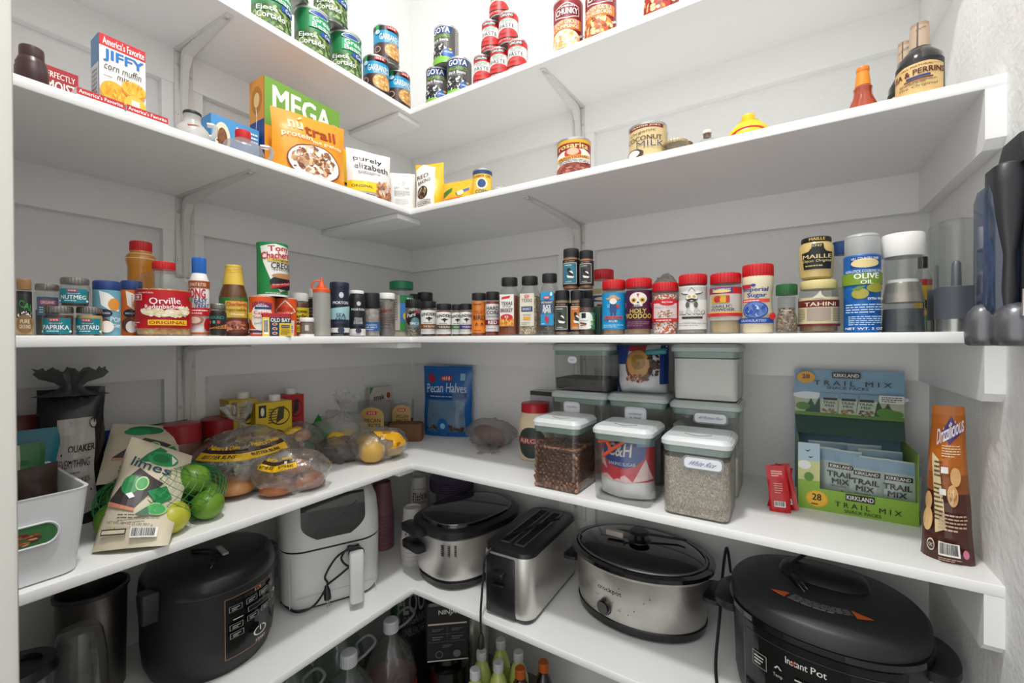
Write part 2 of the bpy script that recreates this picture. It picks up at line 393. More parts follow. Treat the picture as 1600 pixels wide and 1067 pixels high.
for s in (1,2,3,4):
    L=WS[s]*.85
    bracket((CT,colpt(0,CT,289,ZS[s]).y,ZS[s]-T-.0005),-PI/2+PI,L,'white folded steel bracket under the %s shelf on the left wall'%nm[s]) if 0 else bracket((CT+.0005,colpt(0,CT,288,ZS[2]).y,ZS[s]-T-.0005),PI/2,L,'white folded steel bracket under the %s shelf on the left wall'%nm[s])
    bracket((colpt(1,-CT,905,ZS[2]).x,-CT-.0005,ZS[s]-T-.0005),0,L,'white folded steel bracket under the %s shelf on the back wall'%nm[s])
# ---------------- builders for packaged goods ----------------
TIN=M('#c8c8c6',.28,.9); BLKCAP=M('#161618',.42,bump=0); REDCAP=M('#c2141c',.38); WHT=M('#eeece8',.4); GLASS=GL('#f6f8f7',0,.04,1.0)
CLEARP=GL('#eef1f0',.04,.1,.8)
def place(s,wing,px0,px1,gap,P=None,base=0):
    px=(px0+px1)/2
    if wing in 'LR':
        f=lw if wing=='L' else rw; r_=.035
        for _ in range(4):
            P=f(s,px,gap+r_); P.z+=base; r_=pw(P,abs(px1-px0))/2
    else: r_=pw(P,abs(px1-px0))/2
    return P,r_
def span(s,wing,px0,px1,gap,d):
    f=lw if wing=='L' else rw; a=f(s,px0,gap); b=f(s,px1,gap); c=(a+b)/2
    c+=Vector((-d/2,0,0)) if wing=='L' else Vector((0,d/2,0))
    return c,(b-a).length
def htop(P,py,r_):
    d=CAM-P; d.z=0; d.normalize()
    return hz(P+d*(r_ if py<533 else -r_),py)
def ip(prof,z):
    for (r0,z0),(r1,z1) in zip(prof,prof[1:]):
        if z0<=z<=z1: return r0+(r1-r0)*((z-z0)/(z1-z0) if z1>z0 else 0)
    return prof[-1][0] if z>prof[-1][1] else prof[0][0]
def bottle(name,label,cat,s,wing,px0,px1,top,gap,prof,mat,cap=None,fill=None,labs=(),rot=0,group=None,base=0,H=None,ribs=0,seg=48,extra=None,rs=1,P=None,liner=None):
    P,Rr=place(s,wing,px0,px1,gap,P=P,base=base); Rr*=rs
    H=H or htop(P,top,Rr)
    o=thing(name,label,cat,P,face(P,rot),group)
    pr=[(a*Rr,b*H) for a,b in prof]; pr=[(pr[0][0]*.9,0)]+[(pr[0][0],.0022)]+pr[1:]
    bn='glass' if mat is GLASS else 'body'
    MB(40).lathe(pr,mat,n=seg,caps=True).build(bn,o)
    if fill:
        m,z0,z1=fill[:3]; q=[]
        zs=[z0*H+.002]+[z for _,z in pr if z0*H+.003<z<z1*H]+[z1*H]
        q=[(ip(pr,z)*.95-.0006,z) for z in zs]; MB(50).lathe(q,m,n=32).build('contents',o)
    if cap:
        c0,c1,cr,cm=cap[:4]; rb=cap[4] if len(cap)>4 else .02
        c=Rr*cr; MB(30).lathe([(c*.98,c0*H),(c,c0*H+.001),(c,c1*H-.003),(c*.96,c1*H-.0008),(c*.9,c1*H)],cm,n=64,rib=rb).build('cap',o)
    for L in labs:
        z0,z1,arc,spec=L[:4]; kw=L[4] if len(L)>4 else {}
        cyl_label(o,(lambda z:ip(pr,z)+.0003),z0*H,z1*H,arc,spec,seg=seg,**kw)
    if extra: extra(o,Rr,H)
    return o,P,Rr,H
def can(name,label,s,wing,px0,px1,spec,R_,H_,gap=.018,group=None,arc=170,rot=0,base=0,P=None,lab=(0.035,.965),cat='can'):
    if P is None: P,_=place(s,wing,px0,px1,gap,base=base); 
    o=thing(name,label,cat,P,face(P,rot),group); R=R_;H=H_
    MB(40).lathe([(R*.9,.002),(R*.97,0),(R*1.0,.001),(R*1.0,.0035),(R*.965,.006),(R*.965,H-.006),(R*1.0,H-.0035),(R*1.0,H-.0005),(R*.96,H),(R*.93,H-.003),(R*.6,H-.0035),(.001,H-.0035)],TIN,n=48,caps=True).build('tin',o)
    cyl_label(o,R*.968,lab[0]*H,lab[1]*H,arc,spec)
    return P
def faces(mb,w,d,h,**sp):
    e=.0004
    F={'front':((-w/2,-d/2-e,0),(w,0,0),(0,0,h)),'right':((w/2+e,-d/2,0),(0,d,0),(0,0,h)),'left':((-w/2-e,d/2,0),(0,-d,0),(0,0,h)),'top':((-w/2,-d/2,h+e),(w,0,0),(0,d,0)),'back':((w/2,d/2+e,0),(-w,0,0),(0,0,h))}
    for k,s in sp.items():
        O,ex,ey=F[k]; flat_label(None,O,ex,ey,s,mb=mb)
def carton(name,label,P,w,d,h,rz,color,group=None,cat='box',rx=0,ry=0,**sp):
    mb=MB(30); mb.box((0,0,h/2),(w,d,h),M(color,.42)); faces(mb,w,d,h,**sp)
    o=mb.build(name); o.location=P; o.rotation_euler=(rx,ry,rz); return tag(o,label,cat,group)
def pouch(name,label,P,w,h,d,rz,mat,spec,cat='bag',group=None,rx=0,ry=0,wr=.004,top=.25,taper=0,seed=1,film=None,rough=.3,part=True,gus=.5,curve=0,sharp=2.2,back=None):
    nu,nv=14,18; sv=Vector((seed*3.7,seed*1.3,seed))
    def F(u,v,sd=-1):
        b=(max(math.sin(PI*u),0)**.55)*(gus+(1-gus)*min(1,v/.12))*(1-v**sharp)
        wv=w*(1-taper*v)*(1-.03*math.sin(PI*v)); x=(u-.5)*wv+curve*math.sin(PI*v)
        y=sd*d/2*b; z=v*h
        n=noise.noise(Vector((x*22,z*22,sd*2))+sv)+.5*noise.noise(Vector((x*60,z*60,sd))+sv)
        y+=sd*n*wr*min(1,b*2)
        x+=noise.noise(Vector((0,z*16,5))+sv)*wr*.6; z+=noise.noise(Vector((x*18,9,v))+sv)*wr*.7*v
        return (x,y,z)
    loops=[]
    for j in range(nv+1):
        v=j/nv; loops.append([F(i/nu,v,-1) for i in range(nu+1)]+[F(i/nu,v,1) for i in range(nu-1,0,-1)])
    mb=MB(60); mb.loops(loops,mat,True,True)
    o=thing(name,label,cat,P,rz,group,rx,ry)
    mb.build('pouch',o)
    def wp(x,y,k):
        u,v=min(max(x/100,0),1),min(max(y/100,0),1); a=F(u,v,-1); return (a[0],a[1]-.0008-.0003*k,a[2])
    g=Gx(wp,[i*100/nu for i in range(1,nu)],[i*100/nv for i in range(1,nv)],rough=rough); g.mb.sm=60
    if spec: g.draw(spec).build('printed_front',o)
    if back:
        def wb(x,y,k):
            u,v=min(max(1-x/100,0),1),min(max(y/100,0),1); a=F(u,v,1); return (a[0],a[1]+.0008+.0003*k,a[2])
        g=Gx(wb,[i*100/nu for i in range(1,nu)],[i*100/nv for i in range(1,nv)],rough=rough); g.mb.sm=60; g.draw(back).build('printed_back',o)
    return o
def blobm(rx,ry,rz,mat,amp=.1,fr=3,seed=0,nu=28,nv=18,flat=True,mb=None,c=(0,0,0),sm=80,p=1.0):
    sv=Vector((seed*2.3,seed*5.1,seed)); loops=[]
    for j in range(nv+1):
        t=-PI/2+PI*j/nv; L=[]
        for i in range(nu):
            a=2*PI*i/nu; D=Vector((math.cos(t)*math.cos(a),math.cos(t)*math.sin(a),math.sin(t)))
            k=1+amp*(noise.noise(D*fr+sv)+.5*noise.noise(D*fr*2.3+sv))
            x,y,z=D.x*rx*k,D.y*ry*k,D.z*rz*k+rz*(.92 if flat else 0)
            if flat: z=max(z,0.0005)
            L.append((c[0]+x,c[1]+y,c[2]+z))
        loops.append(L)
    mb=mb or MB(sm); mb.loops(loops,mat); return mb
def spl(pts,n=6):
    P=[Vector(p) for p in pts]; out=[]
    for i in range(len(P)-1):
        a=P[max(i-1,0)];b=P[i];c=P[i+1];d=P[min(i+2,len(P)-1)]
        for k in range(n):
            t=k/n; out.append(tuple(.5*((2*b)+(c-a)*t+(2*a-5*b+4*c-d)*t*t+(3*b-a-3*c+d)*t**3)))
    out.append(tuple(P[-1])); return out
def heb(cx,cy,w,h,bg='#d5202c'):
    return [('e',cx-w*.38,cy,w*.16,h*.5,bg),('e',cx+w*.38,cy,w*.16,h*.5,bg),('r',cx-w*.38,cy-h*.5,cx+w*.38,cy+h*.5,bg),('t','H·E·B',cx,cy,w*.7,h*.6,'#ffffff',.03)]
# ---------------- highest shelf: tins ----------------
bean=['#7d9450','#5f7c3a','#446030','#9fae74','#35522a']
GB=[('B',0,100,'#1f7a48'),('B',0,52,'#3c6a34'),('b',25,24,48,26,90,5,bean),('b',75,24,48,26,90,5,bean),('r',40,58,96,84,'#0c9a5c'),('t','Green',68,77,44,11,'#ffffff',.03),('t','Beans',68,64,44,11,'#ffffff',.03),
    ('e',60,90,20,6,'#f2f2ee'),('e',60,90,18,5,'#2a4f96'),('r',62,44,92,55,'#1c50a0'),('t','Cut',77,50,14,8,'#ffffff',.02),('t','Ejote',38,38,34,12,'#ffffff',.02),('t','Cortado',45,25,46,12,'#ffffff',.02),('B',0,4,'#2d5a2c')]
def gpos(s,wing,px,gap,z=0,r=.0375):
    P=(lw if wing=='L' else rw)(s,px,gap+r); P.z=ZS[s]+z; return P
rG,hG=.0425,.122
for i,(px,z,gp,lb) in enumerate([(424,0,.012,'green bean tin at the left end of the bottom row'),(488,0,.012,'green bean tin in the middle of the bottom row'),(540,0,.012,'green bean tin at the corner end of the bottom row'),(517,hG,.016,'green bean tin stacked over the corner end'),(452,hG,.016,'green bean tin stacked over the left end')]):
    P=gpos(1,'L',px,gp,z,rG); can('green_bean_can',lb,1,'L',0,0,GB,rG,hG,P=P,group='green bean tins on the highest shelf',rot=[8,8,4,4,8][i])
rC,hC=.038,.113
chick=['#e0ab62','#edc283','#c98d45','#f2d09a']
GZ=[('B',0,100,'#4a3029'),('B',52,86,'#1c93c4'),('B',86,100,'#29231f'),('t','GARBANZO',58,68,60,17,'#ffffff',.02),('t','CHICK PEAS',60,56,34,5,'#d8eef6',.01),('e',68,28,30,25,'#1c1c22'),('e',68,32,27,22,'#c48a48'),('b',68,32,23,18,70,4.2,chick),('e',22,32,9,9,'#cfc8bd'),('e',22,32,7.5,7.5,'#4a3029'),('r',18,86,28,99,'#1b9a5a'),('e',23,80,7,6,'#bfe0ec'),('B',0,5,'#5a4c46')]+heb(60,93,24,9)
for px,z,gp,lb,rt in [(588,0,.012,'blue and brown garbanzo tin, front left of its stack',0),(622,0,.012,'blue and brown garbanzo tin, nearest the shelf corner',18),(604,hC,.014,'blue and brown garbanzo tin on top of two others',8)]:
    P=gpos(1,'L',px,gp,z,rC); can('garbanzo_can',lb,1,'L',0,0,GZ,rC,hC,P=P,group='garbanzo tins on the highest shelf',rot=rt)
blk=['#17161a','#2a282c','#f2f2f2','#3a383c']
GY=[('B',0,100,'#55524f'),('p',[(20,78),(78,78),(82,98),(16,98)],'#17407c'),('t','GOYA',48,88,52,15,'#ffffff',.04),('t','ORGANICS',46,71,56,9,'#7fb83c',.03),('t','Black Beans',46,60,48,8,'#ffffff',.02),('t','Frijoles Negros',46,53,30,3,'#dddddd',.01),('b',44,28,32,20,140,3.4,blk),('e',70,22,16,12,'#1f62b0'),('t','ORGANIC',70,24,22,5,'#ffffff',.02),('e',75,32,4,3,'#e0b428'),('B',0,6,'#6aa53a'),('e',46,3,40,9,'#7cc142'),('l',88,20,112,94,14,'#c8c6c4')]
for px,z,lb,rt in [(685,0,'grey organic black bean tin, left one of the lower pair',-14),(718,0,'grey organic black bean tin, right one of the lower pair',-6),(698,hC,'grey organic black bean tin on top of the pair',-26)]:
    P=gpos(1,'R',px,.014,z,rC); can('black_bean_can',lb,1,'R',0,0,GY,rC,hC,P=P,group='black bean tins on the highest shelf',rot=rt)
TP=[('B',0,100,'#efedea'),('B',78,100,'#cf1c26'),('r',25,84,75,96,'#1a1517'),('t','KIRKLAND',50,90,44,8,'#ffffff',.03),('t','ORGANIC',50,72,44,9,'#3b8a4a',.02),('t','TOMATO',50,63,34,6,'#3a3a3a',.01),('t','PASTE',50,53,52,12,'#2c2a2a',.01),('B',0,24,'#cc2028'),('e',50,27,44,17,'#2b1a1a'),('e',50,29,40,15,'#cf2d2c'),('e',45,31,24,8,'#a81c1e'),('e',42,33,12,4,'#dc4540'),('t','NET WT 6 OZ',50,6,60,5,'#f6d8d4',.01),('l',92,40,116,92,9,'#8a8684')]
rT,hT=.0272,.085
for px,z,lb in [(755,0,'red and white tomato paste tin, left one of the bottom three'),(781,0,'red and white tomato paste tin, middle one of the bottom three'),(809,0,'red and white tomato paste tin, right one of the bottom three'),(768,hT,'red and white tomato paste tin, left one of the second tier'),(795,hT,'red and white tomato paste tin, right one of the second tier'),(781,2*hT,'red and white tomato paste tin at the peak of the pyramid')]:
    P=gpos(1,'R',px,.012,z,rT); can('tomato_paste_can',lb,1,'R',0,0,TP,rT,hT,P=P,group='tomato paste tins stacked in a pyramid',rot=-12)
def chunky(name2,pic,cols):
    return [('B',0,100,'#8d1a24'),('p',[(20,66),(50,60),(80,66),(80,84),(50,92),(20,84)],'#f3efe9'),('p',[(22,67),(50,62),(78,67),(78,83),(50,90),(22,83)],'#7c141d'),('t',"Campbell's",50,83,36,6,'#ffffff',.02),('t','CHUNKY',50,73,50,11,'#ffffff',.05),('t',name2[0],46,52,58,8,'#ffffff',.02),('t',name2[1],46,43,58,7,'#ffe9c8',.02)][:3]+[('r',8,38,86,58,'#e07b28'),('t',"Campbell's",50,84,36,5,'#ffffff',.02),('t','CHUNKY',50,74,50,11,'#ffffff',.05),('t',name2[0],46,53,62,8,'#fff2dc',.02),('t',name2[1],46,44,62,7,'#fff2dc',.02),('e',42,20,38,18,pic),('b',42,20,33,15,46,5.5,cols),('p',[(78,22),(100,34),(100,38),(76,26)],'#c9c9c9'),('B',0,3,'#6d1018')]
for px,nm,pic,cl,lb,z in [(888,('CREAMY CHICKEN','& DUMPLINGS'),'#e9dcc0',['#f3ead2','#e3c98f','#d9a35a','#f7f2e4'],'dark red chicken and dumplings soup tin, left one',0),(939,('CHICKEN TORTILLA','WITH GRILLED CHICKEN'),'#d98a3c',['#e8b85a','#c4572a','#f0d9a0','#8c3a20'],'dark red chicken tortilla soup tin, right one',0),(1034,('GRILLED STEAK','& BEANS'),'#c4401f',['#e8903a','#b02a1c','#f0d9a0','#7d1a14'],'red soup tin by itself near the top edge',0)]:
    P=gpos(1,'R',px,.012,z,.0385); can('soup_can',lb,1,'R',0,0,chunky(nm,pic,cl),.0385,.135,P=P,group='soup tins on the highest shelf',rot=-6)
# ---------------- second highest shelf ----------------
bottle('creamer_bottle','dark maroon plastic bottle at the far left of its shelf','bottle',2,'L',22,78,67,.01,[(1,0),(1,.42),(.95,.46),(.95,.55),(.86,.62),(.78,.7)],M('#3d2527',.35),cap=(.7,1,.74,M('#432a2b',.35),0))
P,w_=span(2,'L',42,123,.115,.05); carton('cake_mix_box','red cake mix box reading PERFECTLY MOIST behind the maroon bottle',P,w_,.05,hz(P+Vector((.025,w_/2,0)),119),PI/2,'#a3182a',front=[('r',0,0,100,100,'#a3182a'),('r',0,0,100,45,'#d9b878'),('t','PERFECTLY',62,84,62,12,'#f7efe6',.02),('t','MOIST',66,62,58,20,'#f7efe6',.05),('e',55,20,30,14,'#6b3a20')])
mf=['#f0b52a','#e8a41f','#f6c545','#d98f14']
def jbox(q,lb,lying):
    if lying:
        P,w_=span(2,'L',q[0],q[1],.012,.08)
        carton('muffin_mix_box',lb,P,w_-.001,.08,hz(P+Vector((.04,w_/2,0)),q[2]),PI/2,'#f2f0ec','muffin mix boxes',front=[('r',0,0,100,100,'#f4f2ee'),('r',0,38,100,100,'#c81c26'),('t',"America's Favorite",50,72,92,36,'#ffffff',.03)],top=[('r',0,0,100,100,'#f2f0ec'),('r',0,0,100,14,'#d01f2a'),('t','JIFFY',50,70,60,20,'#1c74c4',.05),('e',50,32,26,14,'#efb32c')])
jbox((119,195,162),'muffin mix box lying flat, left one at the front edge',1); jbox((197,263,186),'muffin mix box lying flat, right one at the front edge',1)
P,w=span(2,'L',156,228,.105,.04); h=hz(P+Vector((.02,w/2,0)),82)
carton('muffin_mix_box','white corn muffin mix box standing upright behind the flat ones',P,w,.04,h,PI/2,'#f2f0ec','muffin mix boxes',front=[('r',0,0,100,100,'#f2f0ec'),('r',0,88,100,100,'#d01f2a'),('t',"America's Favorite",52,94,90,8,'#ffffff',.03),('t','JIFFY',52,79,86,13,'#1c74c4',.06),('t','corn muffin',50,68,80,8,'#1a1a1a',.0,0,.3),('t','mix',50,60,26,6,'#1a1a1a',.0,0,.3),('l',8,56,34,58,1,'#666666'),('e',28,40,28,13,'#d98f14'),('e',28,42,27,11,'#eeb02a'),('b',28,42,24,9,50,3,mf),('e',72,50,27,9,'#d98a1c'),('e',72,52,27,8,'#f2bb3e'),('b',72,52,23,6,40,3,mf),('e',74,33,26,12,'#e0a022'),('e',74,35,25,10,'#f0bd44'),('r',66,31,84,40,'#f5efd8'),('r',0,0,100,5,'#dcdad4')],left=[('r',0,0,100,100,'#6d9cc8'),('r',0,0,100,70,'#dfe4ea'),('l',20,8,80,66,12,'#9aa0a8')])
# white jug with black lid and handle
def handle(o,R,H,z0=.35,z1=.8,out=.75,mat=None,sgn=1,r=.0045):
    MB().tube(spl([(sgn*R*.8,0,z1*H),(sgn*R*(1+out*.8),0,z1*H),(sgn*R*(1+out),0,(z0+z1)/2*H),(sgn*R*(1+out*.5),0,z0*H),(sgn*R*.85,0,(z0-.03)*H)]),r,mat).build('handle',o)
bottle('syrup_jug','milky white jug with black screw lid and side handle','jug',2,'L',272,330,166,.03,[(1,0),(1,.3),(.9,.48),(.5,.68),(.46,.78),(.5,.9)],GL('#e8e8e6',.75,.25),cap=(.9,1,.52,BLKCAP,.02),fill=(M('#cfccc8',.5),0,.5),labs=[(.42,.56,90,[('p',[(35,20),(80,60),(60,80),(30,50)],'#9a4a2c')],{'curvy':True})],extra=lambda o,R,H:handle(o,R,H,.42,.74,.25,GL('#e8e8e6',.75,.25)),rs=1)
P,w_=span(2,'L',330,405,.14,.06); carton('cocoa_box','blue cereal box lying on its side behind the red-capped jug',P,w_,.06,hz(P+Vector((.03,w_/2,0)),205),PI/2,'#3f8cc8',front=[('r',0,0,100,100,'#4a94cc'),('r',0,0,100,48,'#ece6da'),('e',22,62,16,28,'#e8dcc0'),('e',22,60,10,20,'#7a4a28'),('b',22,60,9,18,20,3,['#5a3420','#8a5a30']),('l',50,62,96,92,4,'#f2f6fa'),('t','Crunch',45,28,50,26,'#3a2014',.03),('e',82,30,10,16,'#d02a2a')])
bottle('oil_jug','clear plastic jug with ribbed red cap and side handle','jug',2,'L',342,418,193,.015,[(1,0),(1,.35),(.85,.55),(.36,.72),(.34,.8)],GL('#e6e4e4',.22,.2),cap=(.74,1,.37,REDCAP,.03),fill=(M('#b9b2ae',.5),0,.12),extra=lambda o,R,H:handle(o,R,H,.2,.62,.35,GL('#dddcda',.45,.2)),rs=.9)
P,w_=span(2,'L',414,531,.13,.062); h=hz(P+Vector((.031,w_/2,0)),176)
carton('cereal_box','tall green and orange cereal box reading MEGA SIZE',P,w_,.062,h,PI/2,'#e8952a',front=[('r',0,0,100,100,'#e89a2c'),('r',0,55,100,100,'#6f9f3a'),('t','MEGA',48,84,76,21,'#eef0e4',.06),('t','SIZE',92,76,14,7,'#eef0e4',.04,90),('e',24,60,16,8,'#b8231f'),('t','Cheerios',26,60,22,7,'#ffffff',.02),('r',62,50,100,58,'#a8321c')],left=[('r',0,0,100,100,'#22458c'),('r',0,60,100,100,'#e0963c'),('e',50,80,38,13,'#c07a2a'),('e',50,80,20,7,'#ecc890'),('t','ALL',50,45,60,8,'#ffffff',.04,-90)])
gran=['#8c5a3a','#6f4228','#b98a60','#d9b48c','#a06a44','#efe0cc']
P=lw(2,484,.075); 
pouch('granola_pouch','bright orange protein nut granola pouch in front of the cereal box',P,.165,hz(P,184),.06,PI/2-.25,M('#e8961e',.35,bump=.1,scale=30),[('t','nu',29,81,18,11,'#f5d9a0',.04),('t','trail',62,78,44,15,'#a03a1c',.04),('p',[(32,90),(37,95),(39,93),(34,89)],'#f5d9a0'),('t','protein',30,65,40,9,'#fff3dc',.02),('t','nut granola',72,62,42,7,'#fff3dc',.01),('e',52,30,37,27,'#7a3a1c'),('e',52,30,35,25,'#f2ebe4'),('b',50,33,29,19,150,4,gran),('t','HONEY NUT',54,6,40,5,'#b03a28',.01)],wr=.005,seed=2)
P,w_=span(2,'L',532,560,.13,.05); carton('tea_box','thin yellow and red box reading LARGE 40 behind the orange pouch',P,w_,.05,hz(P,240),PI/2,'#e9b91c',front=[('r',0,0,100,100,'#e9bd1e'),('r',0,0,100,35,'#b8202a'),('t','40',76,74,26,14,'#c8202a',.04),('t','LARGE',70,88,34,7,'#1a1a1a',.02),('r',0,38,100,42,'#1a1a1a')])
P=lw(2,577,.06); pouch('granola_pouch','white granola pouch with black script and yellow lower band',P,.118,hz(P,238),.055,PI/2-.35,M('#ece8e6',.35,bump=.1,scale=30),[('t','purely',45,80,64,13,'#1c1c1c',.02),('t','elizabeth',52,66,78,12,'#1c1c1c',.02),('l',20,50,70,56,2,'#666666'),('r',0,16,60,36,'#f1c81e'),('t','ORIGINAL',28,26,44,5,'#3a2a10',.02),('b',80,22,22,22,90,4,['#a86a44','#c98a60','#8c4a30','#e0b890']),('l',10,4,56,13,3,'#555555')],wr=.005,seed=5)
P=lw(2,628,.045); pouch('flour_pouch','plain white pouch with pale grey print beside the granola',P,.075,hz(P,271),.04,PI/2-.75,M('#e9e7e5',.4,bump=.1,scale=30),[('e',50,72,14,8,'#c4c2be'),('t','SAFE + FAIR',50,58,56,6,'#8c8a88',.01),('l',22,36,80,52,4,'#aeaca8'),('l',26,12,74,30,4,'#c2c0bc')],wr=.003,seed=7)
P=rw(2,672,.05); pouch('sugar_pouch','white and black pouch with yellow side folded open at the top',P,.085,hz(P,256),.05,.35,M('#f0b81c',.35,bump=.1,scale=30),[('p',[(4,0),(74,0),(74,90),(30,100),(4,88)],'#ece9e4'),('t','RED',30,72,44,9,'#1a1a1a',.03,8),('t','BAKING',36,60,50,8,'#1a1a1a',.03,8),('e',30,36,22,14,'#2c2824'),('b',30,36,18,11,30,4,['#8a6a4a','#c4a880','#4a3a2c']),('l',12,6,64,20,4,'#777777')],wr=.006,seed=9)
P=rw(2,716,.05); pouch('chip_bag','small yellow chip bag lying low behind the shelf edge',P,.10,.065,.05,.1,M('#eab01c',.3),[('r',0,0,100,22,'#e8641e'),('p',[(10,30),(40,52),(40,70),(10,50)],'#3c7a34'),('p',[(55,40),(92,60),(92,50),(60,30)],'#1f4fa0'),('e',70,40,10,12,'#f7e4b0')],wr=.004,seed=11)
cs=[('B',0,100,'#e9c24a'),('B',84,100,'#20406e'),('t','CLABBER GIRL',50,76,70,9,'#8a1c1c',.02),('e',50,50,20,20,'#f2e6c4'),('e',50,50,14,15,'#28477c'),('t','CORN',50,22,44,12,'#20406e',.04),('t','STARCH',50,8,54,11,'#20406e',.04)]
P=rw(2,754,.06); can('corn_starch_can','small yellow corn starch tub with blue rim',2,'R',0,0,cs,pw(P,31)/2,hz(P,268),P=P,rot=-5)
P=rw(2,779,.08); blobm(.03,.02,.02,GL('#eeeeec',.3,.2,bump=.4,scale=60),.3,3,4).build('plastic_wrapper'); tag(bpy.data.objects['plastic_wrapper'],'crumpled clear wrapper beside the yellow starch tub','wrapper'); bpy.data.objects['plastic_wrapper'].location=P
RB=[('B',0,100,'#8c2028'),('B',88,100,'#e0a828'),('t','rosarita',50,80,66,13,'#f4dc8a',.04,0,0,3),('p',[(8,22),(92,34),(92,60),(72,70),(28,66),(8,58)],'#efe8dc'),('e',50,58,17,15,'#c8342a'),('e',50,62,12,10,'#e8b49a'),('p',[(12,38),(88,46),(88,54),(12,48)],'#e8a83c'),('t','TRADITIONAL',50,46,64,6,'#7a1a18',.03,5),('l',20,28,84,40,3,'#666666'),('e',50,10,44,20,'#8a3f30'),('b',50,10,38,16,50,5,['#a8584a','#74342a','#c07a68'])]
P=rw(2,897,.052); can('refried_bean_can','red and yellow refried bean tin standing alone by the bracket',2,'R',0,0,RB,.0385,hz(P+Vector((0,-.038,0)),215),P=P,rot=-4)
CM=[('B',0,100,'#d8c08c'),('r',14,86,86,97,'#7a2420'),('t',"TRADER JOE'S",50,91,56,6,'#f4e4c0',.02),('t','Organic',44,74,50,10,'#5a4a3a',.0,8,.3),('t','COCONUT',46,56,70,14,'#4a3a2c',.03),('t','MILK',60,38,50,17,'#f4efe4',.07),('t','MILK',60,38,50,17,'#4a3a2c',.0),('e',24,12,24,16,'#4a3a2c'),('e',26,14,15,11,'#f4f0e8'),('l',100,20,130,92,14,'#6c5c40')]
P=rw(2,1012,.05); can('coconut_milk_can','tan organic coconut milk tin beside a gold-lidded jar',2,'R',0,0,CM,.038,hz(P+Vector((0,-.038,0)),190),P=P,rot=-8)
GOLD=M('#b8a27c',.35,.6)
bottle('canning_jar','short clear jar with gold screw lid beside the coconut milk','jar',2,'R',1034,1077,214,.02,[(.92,0),(1,.1),(1,.7),(.9,.8)],GLASS,cap=(.76,1,.95,GOLD,.03),fill=(M('#8d8b86',.5),0,.3))
bottle('canning_jar','gold lid of a jar half hidden behind the first one','jar',2,'R',1052,1084,219,.10,[(.92,0),(1,.1),(1,.7),(.9,.8)],GLASS,cap=(.76,1,.95,M('#7d5e48',.4,.5),.03))
bottle('glass_vial','small clear glass bottle with brown neck ring and white stopper','bottle',2,'R',1086,1124,197,.02,[(1,0),(1,.25),(.36,.62),(.34,.85)],GLASS,cap=(.84,1,.4,M('#d8d4cc',.4),0),fill=(M('#6a4a38',.4),.6,.82))
bottle('mustard_bottle','bright yellow mustard squeeze bottle with tapered tip','bottle',2,'R',1133,1205,166,.015,[(1,0),(1,.15),(.92,.35),(.62,.62),(.36,.73)],M('#f2c414',.35),cap=(.66,1,.3,M('#f2c414',.35),0),labs=[(.02,.34,120,[('e',50,40,44,60,'#d23a2a'),('e',50,40,38,50,'#c22a20')],{})],extra=lambda o,R,H:MB(30).lathe([(R*.46,H*.66),(R*.46,H*.74),(R*.3,H*.77),(R*.24,H),(R*.1,H)],M('#efc012',.35)).build('nozzle',o))
# hot sauce
hs=[('B',0,100,'#e08a1c'),('t','RedHot',50,80,60,16,'#b02a14',.02,10),('t','Franks',30,48,50,14,'#b02a14',.02,10),('t','RedHot',74,24,50,14,'#b02a14',.02,10)]
bottle('hot_sauce_bottle','orange-red hot sauce bottle with yellow neck wrap','bottle',2,'R',1320,1376,96,.02,[(1,0),(1,.12),(.62,.38),(.56,.48),(.6,.56),(.42,.62),(.36,.72),(.36,.9)],M('#a8401c',.15,coat=.5,var=.2,scale=20),cap=(.9,1,.42,M('#d97a1c',.4),.0),labs=[(.6,.92,200,hs,{})],rs=.92)
LP=[('B',0,100,'#1c1a18'),('r',2,2,98,80,'#dcb97c'),('p',[(2,80),(30,88),(70,88),(98,80)],'#dcb97c'),('t','ALL NATURAL',50,80,50,5,'#7a4a24',.01,0,0,2),('t','LEA & PERRINS',50,64,92,15,'#5a1c20',.04,0,0,2),('r',34,46,70,52,'#28407c'),('r',30,40,74,44,'#6a2a28'),('l',22,30,80,38,2,'#5c4a3c'),('t','The Original',50,22,60,9,'#4a3424',.0,0,.2)]
lpw=[('B',0,100,'#b8a088'),('B',78,100,'#a88a70'),('r',44,0,50,100,'#4a3c34'),('t','Lea & Perrins',50,70,60,10,'#3c2c28',0,15,.3),('t','bottles',60,35,50,10,'#3c2c28',0,15,.3),('t','Lea',20,30,40,10,'#3c2c28',0,15,.3)]
def lea(px0,px1,top,gap,lb,rt):
    bottle('worcestershire_bottle',lb,'bottle',2,'R',px0,px1,top,gap,[(1,0),(1,.44),(.95,.54),(.6,.64),(.38,.7),(.36,.95)],M('#120c0a',.12,coat=.6),cap=(.93,1,.39,M('#a88a70',.6),0),labs=[(.02,.47,150,LP,{}),(.68,.995,160,lpw,{})],rot=rt,rs=1)
lea(1398,1475,24,.012,'dark brown steak sauce bottle with cream label and paper neck wrap, front one',-6)
lea(1386,1440,57,.16,'dark brown sauce bottle with paper neck wrap, half hidden behind the front one',-10)
